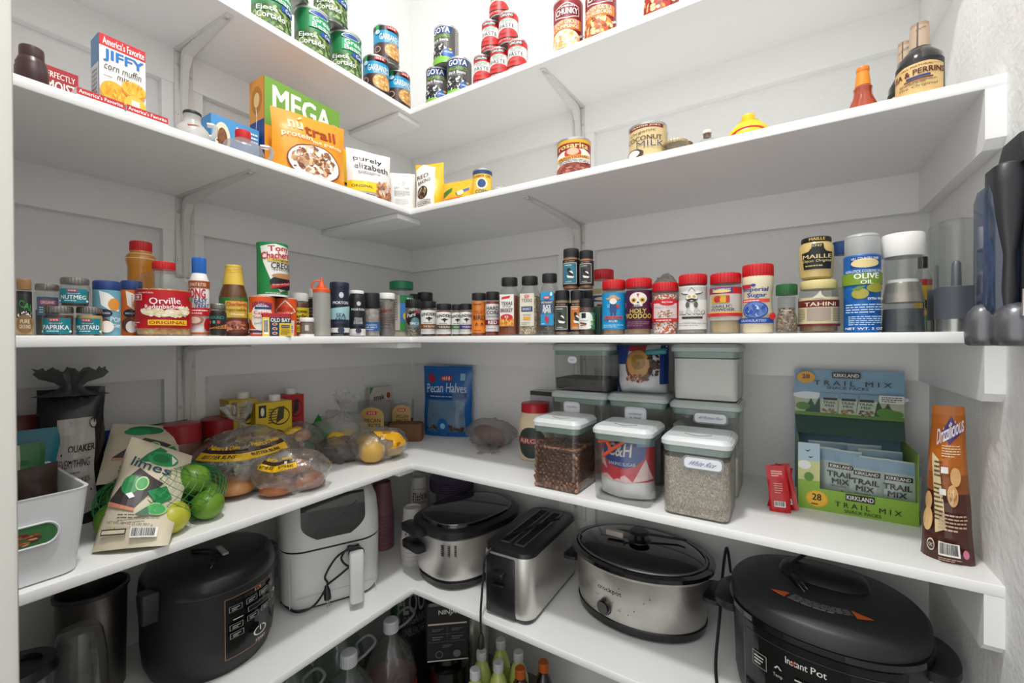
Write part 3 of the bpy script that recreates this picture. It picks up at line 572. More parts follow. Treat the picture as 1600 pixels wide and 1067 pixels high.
# ---------------- middle shelf: spices ----------------
CREAM='#e8e2d2'
def spice(lb,wing,px0,px1,top,gap,cap,content,spec,lab=(.12,.7),capz=.83,capr=.95,arc=140,rot=0,name='spice_jar',fill=.78,prof=None,mat=None,**kw):
    prof=prof or [(.97,0),(1,.03),(1,capz-.12),(.96,capz-.07),(.86,capz-.03),(.86,capz)]
    fl=None if content is None else ((content if not isinstance(content,str) else M(content,.7,var=.3,scale=180)),0,fill)
    return bottle(name,lb,'jar',3,wing,px0,px1,top,gap,prof,mat or GLASS,cap=(capz-.02,1,capr,cap,.03),fill=fl,labs=[(lab[0],lab[1],arc,spec,{})],rot=rot,**kw)
SILV=M('#8f8d88',.35,.85,var=.15,scale=40)
def teal(word):
    return [('r',10,4,92,96,'#13808f'),('t','Ground',52,66,32,8,'#ffffff',.0,0,.2),('t',word,52,42,66,26,'#ffffff',.03),('l',30,14,74,26,1,'#cfe8ec'),('e',16,18,4,7,'#cfe8ec'),('e',88,18,4,7,'#cfe8ec')]+heb(50,84,24,14)
TJ=[(.95,0),(1,.05),(1,.62),(.92,.74),(.9,.8)]
SQ=[(.97,0),(1,.02),(1,.72),(.7,.84),(.68,.88)]
spice('black pepper grinder jar with tan lid at the far left','L',26,51,435,.02,M('#9a744c',.4),'#1c1a18',[('B',0,100,'#1d1f1e'),('t','CAL',58,66,60,16,'#3d9a4a',.04,-14),('b',50,44,40,8,40,3,['#e8e8e4','#cfcfc8','#ffffff']),('B',0,38,'#b89a6c'),('e',52,24,34,22,'#8a6a44'),('t','PURE',52,30,34,9,'#efe2c4',.02),('t','GROUND',52,18,40,9,'#efe2c4',.02)],lab=(.02,.78),arc=160)
spice('tall clear jar with silver lid behind the stacked teal jars','L',53,96,443,.08,SILV,'#2a2622',[('r',14,30,90,84,'#3a5a74'),('e',52,68,32,10,'#8c4a5c'),('t','ORGANIC',52,68,44,9,'#e8e4e8',.02),('l',26,36,78,56,3,'#b8c8d4')],lab=(.2,.85),capz=.9,fill=.5,rs=.95)
tg='teal-labelled spice jars'
_,Pm,_,Hm=spice('squat paprika jar with teal label, lower left of the stack of three','L',66,118,478,.012,SILV,M('#5c2a1c',.8,var=.2,scale=200),teal('PAPRIKA'),lab=(.04,.62),capz=.8,capr=.93,prof=TJ,fill=.7,group=tg,rot=-14)
spice('squat mustard jar with teal label, lower right of the stack of three','L',118,163,479,.012,SILV,M('#c9a96c',.8,var=.15,scale=200),teal('MUSTARD'),lab=(.04,.62),capz=.8,capr=.93,prof=TJ,fill=.7,group=tg,rot=-12)
spice('squat nutmeg jar with teal label on top of the stack','L',93,143,431,.014,SILV,M('#6a4a34',.8,var=.2,scale=200),teal('NUTMEG'),lab=(.08,.62),capz=.8,capr=.93,prof=TJ,fill=.55,base=Hm+.001,H=Hm,group=tg,rot=-10)
BL=M('#24407c',.4)
def pop(c1,c2,w1,w2): return [('B',0,100,c1),('p',[(34,98),(60,92),(88,76),(92,52),(60,56),(40,66)],'#f2f0ea'),('e',76,68,18,14,c2),('e',48,48,22,9,'#1c2438'),('t','SNACK MATES',48,48,30,4,'#ffffff',.01),('t',w1,80,34,32,11,'#e9eef2',.02,-6),('t',w2,82,20,24,8,'#e9eef2',.02,-6),('e',44,22,22,16,'#5a3526'),('e',54,18,18,13,'#efeae4')]
bottle('snack_canister','light blue snack canister with dark blue lid','canister',3,'L',145,190,438,.03,[(1,0),(1,.9)],M('#6fa8bc',.4),cap=(.83,1,1.03,BL,.01),labs=[(.02,.83,150,pop('#6fa8bc','#e0963c','POP','CHIPS'),{})],group='snack canisters with blue lids',rs=.97,rot=-8)
bottle('snack_canister','orange snack canister with dark blue lid','canister',3,'L',189,224,438,.075,[(1,0),(1,.9)],M('#d4691c',.4),cap=(.83,1,1.03,BL,.01),labs=[(.02,.83,150,pop('#d4691c','#f0b040','NACHO','CHEESE'),{})],group='snack canisters with blue lids',rs=.97,rot=-8)
bottle('syrup_bottle','tall ribbed bottle of amber syrup with red cap','bottle',3,'L',197,246,375,.13,[(.9,0),(.9,.2),(.88,.72),(1,.8),(.98,.84),(.72,.88),(.7,.92)],M('#c9821c',.15,coat=.5),cap=(.9,1,.74,REDCAP,.03),labs=[(.81,.87,300,[('B',0,100,'#e0d4c0')],{})],seg=40)
kern=VOR('#e0b070','#c48a4c','#f0d8a8',150,.5)
pc=['#f6ecd0','#fff8e4','#ead9a8','#f2e2b8']
OR=[('B',0,100,'#c01420'),('t','100% NATURAL',34,92,26,4,'#ffffff',.01),('t','Orville',62,72,42,17,'#ffffff',.03,4),('t',"Redenbacher's",62,57,54,12,'#ffffff',.03,3),('b',66,40,30,9,120,4,pc),('b',40,44,10,8,30,4,pc),('b',88,48,9,10,30,4,pc),('r',40,8,92,22,'#f2c81e'),('t','ORIGINAL',66,15,48,8,'#b01c20',.03),('l',6,6,28,18,2,'#f0c8c4'),('r',20,72,32,88,'#efe4e0'),('r',21,74,31,86,'#c01420'),('t','8',26,80,5,8,'#ffffff',.03),('l',-14,10,2,90,14,'#e8a8a4'),('r',96,74,104,86,'#4a8a5a')]
bottle('popcorn_jug','big clear popcorn jar with red lid and red label','jar',3,'L',213,301,405,.012,[(.95,0),(1,.05),(1,.62),(.97,.7),(.84,.76),(.8,.82),(.42,.88),(.4,.92)],GLASS,cap=(.9,1,.43,REDCAP,.03),fill=(kern,0,.62),labs=[(.1,.6,150,OR,{})],rot=-16)
KG=[('B',0,100,'#ece9e6'),('B',84,97,'#9a4a1c'),('t','PEANUT BUTTER',50,90,64,6,'#f4e4d0',.02),('t','KONG',42,74,74,16,'#c81e28',.06),('t','EASY',62,61,44,9,'#1f3f80',.04,0,.3),('t','TREAT',66,51,50,9,'#1f3f80',.04,0,.3),('B',34,48,'#c81e28'),('l',20,36,84,46,2,'#f4e4e0'),('e',40,26,30,9,'#a8705c'),('e',40,26,20,6,'#e0c8b8'),('e',84,18,14,12,'#c81e28'),('B',0,4,'#b8602c')]
bottle('treat_spray_can','white spray can with bright blue cap and red lettering','can',3,'L',296,328,401,.045,[(1,0),(1,.7),(.78,.77),(.7,.8)],M('#eceae8',.35),cap=(.78,1,.72,M('#1c62b8',.35),.04),labs=[(.02,.72,150,KG,{})],rot=-10)
GN=[('B',0,100,'#2c2420'),('B',62,90,'#1f2a26'),('t','BOUNCE',50,76,70,14,'#3fa08c',.02),('p',[(0,20),(100,44),(100,20)],'#d88a4c'),('t','GENIUS',56,28,62,14,'#1c1614',.03,6),('r',10,46,22,60,'#c8403c'),('r',30,46,42,60,'#4aa890'),('r',50,46,62,60,'#c8403c')]
spice('small dark jar with brushed lid beside the blue-capped can','L',328,354,474,.012,SILV,'#2c1c18',GN,lab=(.1,.72),capz=.86,capr=.95,rot=-6)
SB=[('B',0,100,'#2f7a34'),('r',30,46,100,90,'#d8b44c'),('t','Tony',60,92,34,9,'#c82028',.04),('t',"Chachere's",62,82,56,10,'#c82028',.04),('t','Injectable',60,66,56,9,'#5a2c18',.02),('t','Honey',64,54,34,8,'#f4ecd0',.03),('e',62,24,42,22,'#6a3426'),('e',58,26,26,12,'#b8705a'),('b',62,22,34,12,24,5,['#8a4a38','#5a2a20','#c88a74']),('B',0,5,'#3c1c14')]
SN=[('B',0,100,'#e0bc4c')]+[('t','Tony Chachere',50+(-8 if i%2 else 8),12+i*18,70,7,'#b8342c',.01,12) for i in range(5)]
bottle('marinade_bottle','brown marinade bottle with yellow neck wrap and green label','bottle',3,'L',343,388,412,.06,[(1,0),(1,.55),(.95,.6),(.68,.76),(.6,.8),(.56,.97)],M('#5f3a1e',.2,coat=.4),cap=(.96,1,.6,M('#d8b84c',.5),0),labs=[(.02,.54,150,SB,{}),(.72,.97,200,SN,{})],rot=-4)
def carton_can(lb,px0,px1,top,gap,spec,base=0,color='#2f8a44',rot=0,H=None):
    return bottle('seasoning_canister',lb,'canister',3,'L',px0,px1,top,gap,[(1,0),(1,1)],M(color,.4),labs=[(.0,1,150,spec,{})],rot=rot,base=base,H=H,extra=lambda o,R,H:MB().lathe([(R*1.015,H-.003),(R*1.02,H),(R*.96,H+.0008),(R*.95,H-.002),(.001,H-.002)],WHT).build('lid',o))
CJ=[('B',0,100,'#e0571a'),('B',0,14,'#25407c'),('B',16,18,'#e8e0d4'),('e',54,48,34,34,'#f0ece4'),('t',"LOUISIANA",56,82,62,11,'#5a2a74',.05,0,0,3),('r',34,68,84,74,'#28407c'),('t','Cajun',52,58,40,11,'#c8202a',.03),('t','Seasoning',56,47,50,9,'#c8202a',.03),('t','Every One',54,34,40,7,'#3a3a3a',.0,10,.3),('p',[(4,58),(10,52),(6,44),(16,46),(22,40),(24,48),(32,50),(24,55),(26,62),(18,58),(12,64),(12,57)],'#f2d23c'),('l',30,4,76,10,1,'#c8d0e4')]
_,Pc,Rc,Hc=carton_can('orange Cajun seasoning canister under the tall green one','',0,0,0,CJ) if 0 else carton_can('orange Cajun seasoning canister, left one under the tall green canister',390,430,463,.03,CJ,color='#e0571a',rot=-8)
LF=[('B',0,100,'#dc5218'),('p',[(10,66),(52,96),(94,66),(52,52)],'#f0ece6'),('p',[(16,66),(52,92),(88,66),(52,55)],'#dc5218'),('t','LOUISIANA',52,72,56,10,'#c8202a',.04),('t','FISH FRY',52,60,44,6,'#f4efe8',.03),('p',[(20,0),(84,0),(84,42),(20,42)],'#e8dcc4'),('t','NEW',52,34,30,8,'#5a2c1c',.02),('t','ORLEANS',52,24,50,8,'#5a2c1c',.02),('l',26,4,78,18,3,'#8a6a54')]
carton_can('orange fish fry canister, right one under the tall green canister',430,464,466,.035,LF,color='#dc5218',rot=-6)
TC=[('B',0,100,'#1f8a48'),('p',[(26,92),(60,97),(108,92),(112,20),(70,8),(50,30),(34,62)],'#efeee8'),('t',"Tony",70,88,50,13,'#c8202a',.05,4),('t',"Chachere's",68,77,76,13,'#c8202a',.05,4),('r',44,64,104,70,'#e0b84c'),('t','Original',74,67,40,5,'#3a2c1c',.02),('t','CREOLE',78,57,54,11,'#1c1a1a',.04),('t','Seasoning',78,49,46,5,'#3a3a3a',.01),('e',82,26,34,14,'#17181a'),('e',82,38,30,5,'#b8875a'),('p',[(50,20),(104,30),(104,24),(50,14)],'#c8202a'),('t','Great on Everything',78,23,50,4,'#f4e8e4',.01,6),('l',40,4,80,7,1,'#e8f0ea')]
bottle('seasoning_canister','tall green Creole seasoning canister stacked on two orange ones','canister',3,'L',402,451,378,.025,[(1,0),(1,1)],M('#1f8a48',.4),labs=[(0,1,170,TC,{})],rot=-6,base=Hc+.002,extra=lambda o,R,H:MB().lathe([(R*1.015,-.0),(R*1.015,.004),(R*.9,.004)],WHT,caps=True).build('rim',o))
# old bay box tin
P,w_=span(3,'L',419,457,.008,.03)
ob=thing('spice_tin','small rectangular yellow and navy tin with red lid','tin',P,PI/2-.45); hO=hz(P,490); wO=.052
bd=MB(30); bd.loft([(0,wO,.032,.003),(hO*.82,wO,.032,.003)],M('#1f2c54',.35))
faces(bd,wO,.032,hO*.82,front=[('r',0,0,100,100,'#1f2c54'),('r',0,0,24,100,'#e8c52c'),('bar',4,10,20,90,'#222222'),('r',58,0,100,70,'#e8c52c'),('t','OLD BAY',62,86,68,20,'#f4f0e8',.05),('e',42,64,9,8,'#d8cbb8'),('e',42,40,9,8,'#d8cbb8'),('e',42,16,9,8,'#d8cbb8'),('e',42,64,6,5,'#a83a2c'),('e',42,40,6,5,'#a83a2c'),('e',42,16,6,5,'#a83a2c'),('r',64,46,94,60,'#1f2c54'),('t','SEASONING',79,53,26,7,'#e8c52c',.02),('l',62,8,96,36,4,'#5a4a1c')]); bd.build('body',ob)
MB(30).loft([(hO*.82,wO*1.02,.0335,.003),(hO*.98,wO*1.02,.0335,.003),(hO,wO*.98,.031,.003)],M('#b01c28',.35)).build('lid',ob)
spice('white-capped garlic seasoning jar with yellow and black label','L',452,483,457,.10,WHT,'#7a4a34',[('B',0,100,'#e8cf2c'),('B',30,52,'#5a2420'),('t','CALIFORNIA',50,84,70,10,'#1a1a1a',.04,0,.3),('t','Garlic',50,66,60,14,'#1a1a1a',.04,0,.3),('t','PEPPER',50,41,50,9,'#f0e4d0',.02),('l',20,6,80,24,3,'#5a4a1c')],lab=(.1,.66),arc=150)
spice('white-capped dark jar behind the squeeze bottle','L',480,503,450,.14,WHT,'#2c2420',[('B',0,100,'#33282a'),('l',16,20,84,80,6,'#8a7c7c')],lab=(.1,.75))
spice('short clear shaker with white rims in front of the squeeze bottle','L',468,491,496,.02,WHT,'#8a7c6c',[('r',40,0,60,100,'#c8c6c0')],lab=(.3,.6),capz=.8,capr=1,extra=lambda o,R,H:MB(30).lathe([(R*1.02,0),(R*1.02,H*.12)],WHT).build('base',o))
ORG=M('#e0561c',.4)
def nozzle(o,R,H):
    MB(30).lathe([(R*1.0,H*.74),(R*1.0,H*.78),(R*.86,H*.80),(R*.5,H*.81),(R*.42,H*.86),(R*.16,H*.92),(R*.12,H*.99),(R*.05,H)],ORG).build('nozzle',o)
    MB().tube(spl([(-R*.9,0,H*.78),(-R*1.1,0,H*.84),(-R*.95,0,H*.9),(-R*.6,0,H*.93),(-R*.2,0,H*.93)]),.0016,ORG).build('cap_strap',o)
bottle('squeeze_bottle','translucent squeeze bottle with orange pointed nozzle','bottle',3,'L',489,517,431,.015,[(1,0),(1,.7),(.95,.74),(.8,.75)],GL('#dfe0dc',.6,.3),labs=[(.2,.7,60,[('r',84,i*8,100,i*8+1.2,'#b8b8b4') for i in range(12)],{})],extra=nozzle,fill=(M('#b7aa94',.5),0,.1))
NAVY=M('#1d2438',.4)
def mort(bg,t1,t2,lo): return [('B',0,100,bg),('B',0,54,lo),('p',[(-40,54),(140,54),(140,66)],lo),('B',0,18,'#e4e0da'),('e',62,86,9,6,'#c8ccd4'),('t','MORTON',60,70,60,6,'#f2f2f2',.03),('t',t1,60,44,34,8,'#222c44' if lo!='#1c1e20' else '#d8d8d8',.03),('t',t2,60,35,40,8,'#222c44' if lo!='#1c1e20' else '#d8d8d8',.03),('r',34,26,84,31,'#222c44'),('e',60,13,12,7,'#2c3650'),('l',30,2,84,5,1,'#777777')]
bottle('salt_canister','tall navy and light blue sea salt canister','canister',3,'L',516,546,440,.012,[(1,0),(1,.88)],M('#1d2438',.4),cap=(.88,1,1.03,NAVY,.0),labs=[(.0,.88,150,mort('#1d2438','SEA','SALT','#9ec6cc'),{})],rot=-8)
spice('white-topped black steak seasoning shaker','L',545,571,453,.016,WHT,'#1c1e20',mort('#1c1e20','TEXAS','STEAK','#1c1e20'),lab=(.02,.82),capz=.93,capr=.86,mat=M('#1c1e20',.35),arc=150,rot=-6)
spice('salt grinder with tall black top and blue label','L',567,594,457,.018,BLKCAP,M('#b8aca4',.7,var=.4,scale=120),[('B',0,100,'#2c5f9c'),('t','ATLANTIC',50,66,60,16,'#e8eef4',.02),('t','SEA SALT',50,40,60,18,'#e8eef4',.03),('l',20,8,80,24,1,'#bcd0e4')],lab=(.13,.33),capz=.68,capr=1.0,fill=.64,rot=-4)
spice('white-capped tall jar of grey seasoning','L',592,618,457,.02,WHT,M('#8c8078',.8,var=.3,scale=200),[('t','Adams',44,82,60,14,'#8c2028',.04,6),('l',8,20,92,66,6,'#5c4a48'),('l',8,6,92,12,1,'#3a4a6a')],lab=(.14,.7),capz=.88,capr=.96,fill=.8)
bottle('cheese_shaker','tall grated cheese jar with green lid','jar',3,'L',609,646,438,.09,[(1,0),(1,.72),(.9,.82),(.88,.85)],GLASS,cap=(.86,1,1.0,M('#12734a',.4),.02),fill=(M('#c8bca8',.8),0,.3),labs=[(.12,.74,170,[('B',0,100,'#c9c5bc'),('r',40,0,96,100,'#3f7fc0'),('r',40,78,120,100,'#1c7a48'),('r',40,0,72,22,'#3c9a3c'),('e',74,40,26,18,'#e8c84c'),('l',6,20,34,90,10,'#8a8880'),('t','PARM',78,89,36,9,'#ffffff',.03)],{})],rot=10)
spice('pepper mix jar with black round label at the shelf corner','L',633,659,467,.012,BLKCAP,VOR('#c8bcae','#4a4038','#8a7c6c',420,.4),[('e',52,60,42,30,'#1c1c1e'),('e',60,44,22,20,'#5a8a90'),('t','Pure',40,74,42,14,'#f0f0f0',.02,12,.3),('t','SPICE',56,40,44,10,'#f0f0f0',.03),('r',56,80,80,86,'#c8203c')],lab=(.08,.75),capz=.8,fill=.76)
spice('black-capped jar half hidden in the shelf corner','R',652,677,456,.13,BLKCAP,'#4a3426',[('B',0,100,'#2c2420')],lab=(.05,.7))
spice('narrow black-capped jar peeking out left of the corner','L',640,655,459,.17,BLKCAP,'#3a2c22',[('B',0,100,'#26211e')],lab=(.05,.7))
def kind(c): return [('B',0,100,'#e8e6e2'),('t',"KINDER'S",52,84,84,13,'#1c1c1c',.06,0,0,5),('e',52,66,9,6,'#1a1a1a'),('p',[(30,76),(36,68),(52,70),(68,68),(74,76),(66,64),(52,62),(38,64)],'#1a1a1a'),('p',[(46,66),(58,66),(54,54),(50,54)],'#1a1a1a'),('l',24,46,80,51,1,'#555555'),('B',22,42,c),('t','THE BLEND',52,32,56,8,'#e8dcc8',.02),('l',16,6,88,16,2,'#999999')]
for a,b,t,c,cc,lb in [(658,682,470,'#7a4a20','#6a4426','brown-banded white-label rub jar with a bull head mark'),(682,706,474,'#5a4c42','#8c3a1c','grey-banded white-label rub jar with a bull head mark'),(706,723,475,'#2f6a3c','#6a5a34','green-banded white-label rub jar with a bull head mark'),(719,738,474,'#343a78','#7a5a2c','blue-banded white-label rub jar with a bull head mark')]:
    spice(lb,'R',a,b,t,.012 if a!=706 else .03,BLKCAP,cc,kind(c),lab=(.07,.74),capz=.84,capr=.98,arc=150,group='white-label rub jars')
spice('jar with plain orange label reading BIRD','R',737,760,457,.012,BLKCAP,'#9a4a20',[('B',0,100,'#dc7a1e'),('l',20,88,84,94,1,'#5a2c10'),('t','BIRD',54,48,62,14,'#3a1c10',.03),('t','MEAT',54,66,50,10,'#b8481c',.02),('t','^ ^',54,28,40,9,'#3a1c10',.02),('l',24,6,80,10,1,'#5a2c10')],lab=(.07,.8),capz=.86,arc=150,rot=-4)
spice('white-label red seasoning jar reading HARD CORE','R',759,781,455,.02,BLKCAP,'#8c2c18',[('B',0,100,'#dcd9d6'),('t','HARD',50,84,70,13,'#1c1c1c',.05),('t','CORE',50,68,70,13,'#1c1c1c',.05),('t','CARNIVORE',50,54,70,7,'#3a3a3a',.02),('B',24,42,'#7a1c24'),('t','RED',50,33,44,12,'#f0e4e0',.06),('l',16,6,84,14,1,'#999999')],lab=(.1,.72),capz=.84,arc=150)
# large square-shouldered shakers
def bigjar(lb,px0,px1,top,gap,content,spec,fill=.7,rz=-.28,capc=BLKCAP):
    P,w_=span(3,'R',px0,px1,gap,.05); w_*=.86; P=rw(3,(px0+px1)/2,gap+w_/2); H=htop(P,top,w_/2); d=w_
    o=thing('spice_shaker',lb,'jar',P,face(P)+rz)
    MB(40).loft([(0,w_*.92,d*.92,.008),(.003,w_,d,.01),(H*.68,w_,d,.01),(H*.82,w_*.74,d*.74,.018),(H*.86,w_*.7,d*.7,.022)],GLASS,n=4).build('glass',o)
    MB(40).loft([(.003,w_*.93,d*.93,.009),(min(fill,.68)*H,w_*.93,d*.93,.009)],content,n=4).build('contents',o)
    c=w_*.4; MB(30).lathe([(c,H*.86),(c*1.02,H*.865),(c*1.02,H*.98),(c*.95,H)],capc,n=64,rib=.03).build('cap',o)
    flat_label(o,(-w_*.36,-d/2-.0004,H*.16),(w_*.72,0,0),(0,0,H*.54),spec)
bigjar('large brisket rub shaker with black cap and white flame label',781,812,432,.012,M('#8a3c18',.8,var=.15,scale=150),[('r',0,0,100,100,'#e6e2de'),('p',[(10,84),(70,88),(74,96),(14,92)],'#c82028'),('t','TEXAS',50,72,80,10,'#1c1c1c',.05),('t','STYLE',50,62,60,6,'#3a3a3a',.02),('t','BRISKET',50,50,86,11,'#4a1c18',.05),('r',0,0,100,24,'#d8892c'),('e',50,28,44,10,'#c8202a'),('t','RUB',50,29,24,8,'#f4e8d0',.04),('b',50,12,44,9,40,5,['#e8a83c','#c86a1c','#f0c060'])],fill=.68)
bigjar('large brisket rub shaker with black cap and cream Texas label',812,844,430,.012,VOR('#c4a884','#7a6450','#e0d0b4',380,.4),[('r',0,0,100,100,'#d9d2c0'),('t','TEXAS',50,78,74,10,'#3c3a38',.02),('r',10,44,90,60,'#22406a'),('t','BRISKET',50,52,60,8,'#d8dce4',.03),('t','SEASONING',50,34,60,4,'#4a5a3a',.01),('r',24,20,74,28,'#e0a02c'),('l',10,4,70,12,2,'#777777')]+heb(50,92,30,7),fill=.66)
bigjar('large coarse black pepper shaker with bright blue label',844,874,426,.012,VOR('#8a8078','#2a2624','#544a44',420,.5),[('r',0,0,100,100,'#1c8fc0'),('r',0,34,100,74,'#44506a'),('t','RESTAURANT',50,68,84,6,'#e8ecf0',.02),('t','BLACK',50,55,60,12,'#f2f4f6',.05),('t','PEPPER',50,42,64,12,'#f2f4f6',.05),('p',[(34,28),(50,28),(50,24),(66,22),(64,14),(52,4),(44,12),(34,16)],'#c8203c'),('l',10,3,40,7,1,'#d8ecf4'),('e',84,92,9,6,'#d8ecf4')]+heb(50,82,44,9),fill=.68)
def slim(c,fig): return [('B',0,100,'#17171a'),('r',10,8,86,88,'#dcd8d0'),('r',13,10,83,86,c),('t','MEAT CHURCH',48,94,50,5,'#d8a080',.01),('l',22,76,74,81,1,'#e4e0d8'),('e',46,60,9,8,fig),('e',54,46,12,10,'#e8e4dc'),('p',[(40,58),(66,44),(60,26),(46,30)],fig),('p',[(34,40),(72,34),(64,28),(40,30)],'#e8e4dc'),('l',28,12,70,18,1,'#c8c4bc')]
SLP=[(.98,0),(1,.02),(1,.72),(.95,.77),(.95,.79)]
_,Ps,_,Hs=spice('slim rub jar with dark green label, lower left of the black-capped stack','R',867,891,453,.012,BLKCAP,'#a88a6c',slim('#3c4a3e','#1c1c1c'),lab=(.08,.72),capz=.8,prof=SLP,arc=130,rot=-10)
spice('slim rub jar with orange label, lower right of the black-capped stack','R',891,914,453,.02,BLKCAP,'#a88a6c',slim('#c8742c','#1c1c1c'),lab=(.08,.72),capz=.8,prof=SLP,arc=130,rot=-10)
spice('slim rub jar with teal label stacked on top at the left','R',880,906,387,.014,BLKCAP,'#b87a4c',slim('#2f7286','#101418'),lab=(.08,.72),capz=.8,prof=SLP,arc=130,rot=-10,base=Hs+.001)
spice('slim rub jar with charcoal label stacked on top at the right','R',905,928,390,.02,BLKCAP,'#b87a4c',slim('#3a393c','#101012'),lab=(.08,.72),capz=.8,prof=SLP,arc=130,rot=-6,base=Hs+.001)
spice('slim black-capped jar behind the cinnamon jar','R',910,927,453,.09,BLKCAP,'#5a4030',[('B',0,100,'#17171a')],prof=SLP,lab=(.1,.7))
spice('short cinnamon jar with white and leaf-green label','R',905,929,466,.008,BLKCAP,'#5a4034',[('B',0,100,'#e8ece6'),('r',62,0,110,100,'#4a8a64'),('e',62,50,22,48,'#e8ece6'),('r',26,66,48,96,'#1c1c1c'),('t','Cinnamon',36,52,44,8,'#2c2c2c',.01),('p',[(16,34),(50,28),(52,36),(18,42)],'#7a2c20'),('p',[(20,24),(52,30),(50,24),(22,18)],'#9a4a34'),('b',84,40,12,30,14,6,['#2f7a3c','#8ac06a'])],lab=(.16,.62),capz=.8,arc=150,rot=-4)
gs=MB(30).box((0,0,.032),(.026,.03,.064),M('#1f4a3a',.6),.003)
for i in range(6): gs.tube(spl([(-.011+i*.0045,-.0165,.002),(-.011+i*.0045+.001,-.017,.03),(-.01+i*.0043,-.0165,.062)]),.0011,M('#123428',.6),n=5)
o=gs.build('herb_packet'); o.location=rw(3,934,.06); tag(o,'dark green bundle standing between the cinnamon jar and blue-label shaker','packet')
bottle('cheese_shaker','large seasoning shaker with red lid behind the cinnamon jar','jar',3,'R',921,963,419,.15,[(1,0),(1,.68),(.78,.82),(.76,.86)],GLASS,cap=(.85,1,.82,REDCAP,.03),fill=(M('#c8b48a',.8,var=.1,scale=200),0,.7),labs=[(.1,.62,160,[('B',0,100,'#d8d4cc'),('r',24,78,90,96,'#1f4a8c'),('e',56,86,24,5,'#e8d8b0'),('r',40,46,72,70,'#8a2c20'),('t','LEMON',54,36,50,9,'#3a3a3a',.02),('t','PEPPER',54,24,56,9,'#3a3a3a',.02)],{})],rot=-8)
LJ=[(.98,0),(1,.02),(1,.77),(.95,.82),(.92,.84)]
def shaker(lb,a,b,t,content,spec,lab=(.1,.76),gap=.012,capz=.83,fill=.76,rot=-4,prof=None,arc=150,mat=None,curvy=False):
    return bottle('seasoning_shaker',lb,'shaker',3,'R',a,b,t,gap,prof or LJ,mat or CLEARP,cap=(capz,1,1.0,REDCAP,.025),fill=(content,0,fill) if content else None,labs=[(lab[0],lab[1],arc,spec,{'curvy':curvy})],rot=rot,group='red-capped shakers')
tan=M('#b08a68',.8,var=.12,scale=200)
shaker('red-capped shaker with bright blue label and small hat figure',941,978,436,tan,[('B',0,100,'#1c8fc8'),('e',50,84,24,4,'#c8a070'),('e',50,88,12,5,'#c8a070'),('e',50,76,11,8,'#e8e0d4'),('r',40,46,60,68,'#24407c'),('r',60,58,68,68,'#c8403c'),('r',32,58,40,68,'#5ab0d8'),('r',42,36,48,46,'#24407c'),('r',52,36,58,46,'#24407c'),('r',20,28,80,36,'#c85a4c'),('t','TACO BLEND',50,32,54,5,'#2c3a6a',.02),('t','RUB',50,22,24,5,'#e8d8c8',.03),('l',20,4,80,14,2,'#9ad0ec')])
skl=[('e',50,78,26,16,'#e8e4dc'),('r',38,58,62,70,'#e8e4dc'),('e',38,74,8,6,'#e0a82c'),('e',62,74,8,6,'#e0a82c'),('e',38,74,4,3,'#4a1c2c'),('e',62,74,4,3,'#4a1c2c'),('p',[(46,66),(54,66),(50,71)],'#1c1c1c'),('l',38,58,62,63,1,'#333333'),('p',[(46,90),(54,90),(50,82)],'#c8203c')]
shaker('red-capped shaker with plum label and skull',978,1019,433,tan,[('B',0,100,'#4a1638')]+skl+[('t','HOLY',50,46,44,11,'#c8b44c',.05),('t','VOODOO',50,33,74,12,'#c8b44c',.05),('l',20,6,80,20,3,'#8a5a78'),('p',[(6,70),(12,60),(8,50),(14,56),(16,66)],'#8a5a78'),('p',[(94,70),(88,60),(92,50),(86,56),(84,66)],'#8a5a78')],lab=(.1,.78))
spr=VOR('#f4f0ea','#e0602c','#2c3a5a',330,-.5,(1,1,1))
shaker('red-capped sprinkles shaker with pink and red label',1019,1060,440,spr,[('B',0,100,'#c8202c'),('r',12,16,88,84,'#dcc4c4'),('e',56,88,24,16,'#c8202c'),('t','Betty Crocker',56,88,30,10,'#ffffff',.02),('t','Rainbow Sprinkles',50,66,60,7,'#7ab0bc',.02),('b',50,34,24,16,60,4,['#c8a890','#8a6a5a','#e8d8c8','#a07a6a']),('l',24,3,84,11,1,'#f4dcd8')],lab=(.24,.66),rot=0)
shaker('red-capped shaker with white label and hat-and-moustache skull',1060,1105,427,M('#b8ada2',.8,var=.15,scale=200),[('B',0,100,'#e4e2de'),('e',50,84,30,5,'#1c1c1c'),('e',50,85,28,4,'#e4e2de'),('p',[(40,86),(50,96),(60,86)],'#1c1c1c'),('p',[(42,86),(50,94),(58,86)],'#e4e2de'),('e',50,72,15,10,'#1c1c1c'),('e',50,73,14,9,'#e8e6e2'),('e',44,75,4,3,'#c8a040'),('e',56,75,4,3,'#c8a040'),('p',[(36,68),(50,71),(64,68),(58,64),(50,67),(42,64)],'#1c1c1c'),('e',40,56,5,7,'#5a5856'),('e',60,56,5,7,'#5a5856'),('t','BLANCO',50,38,66,10,'#2c2c2c',.05),('t','BLANCO',50,38.6,62,8,'#e8e6e2',.01),('r',26,24,76,29,'#2c2c2c'),('l',14,6,86,16,2,'#aaaaaa')],lab=(.08,.8))
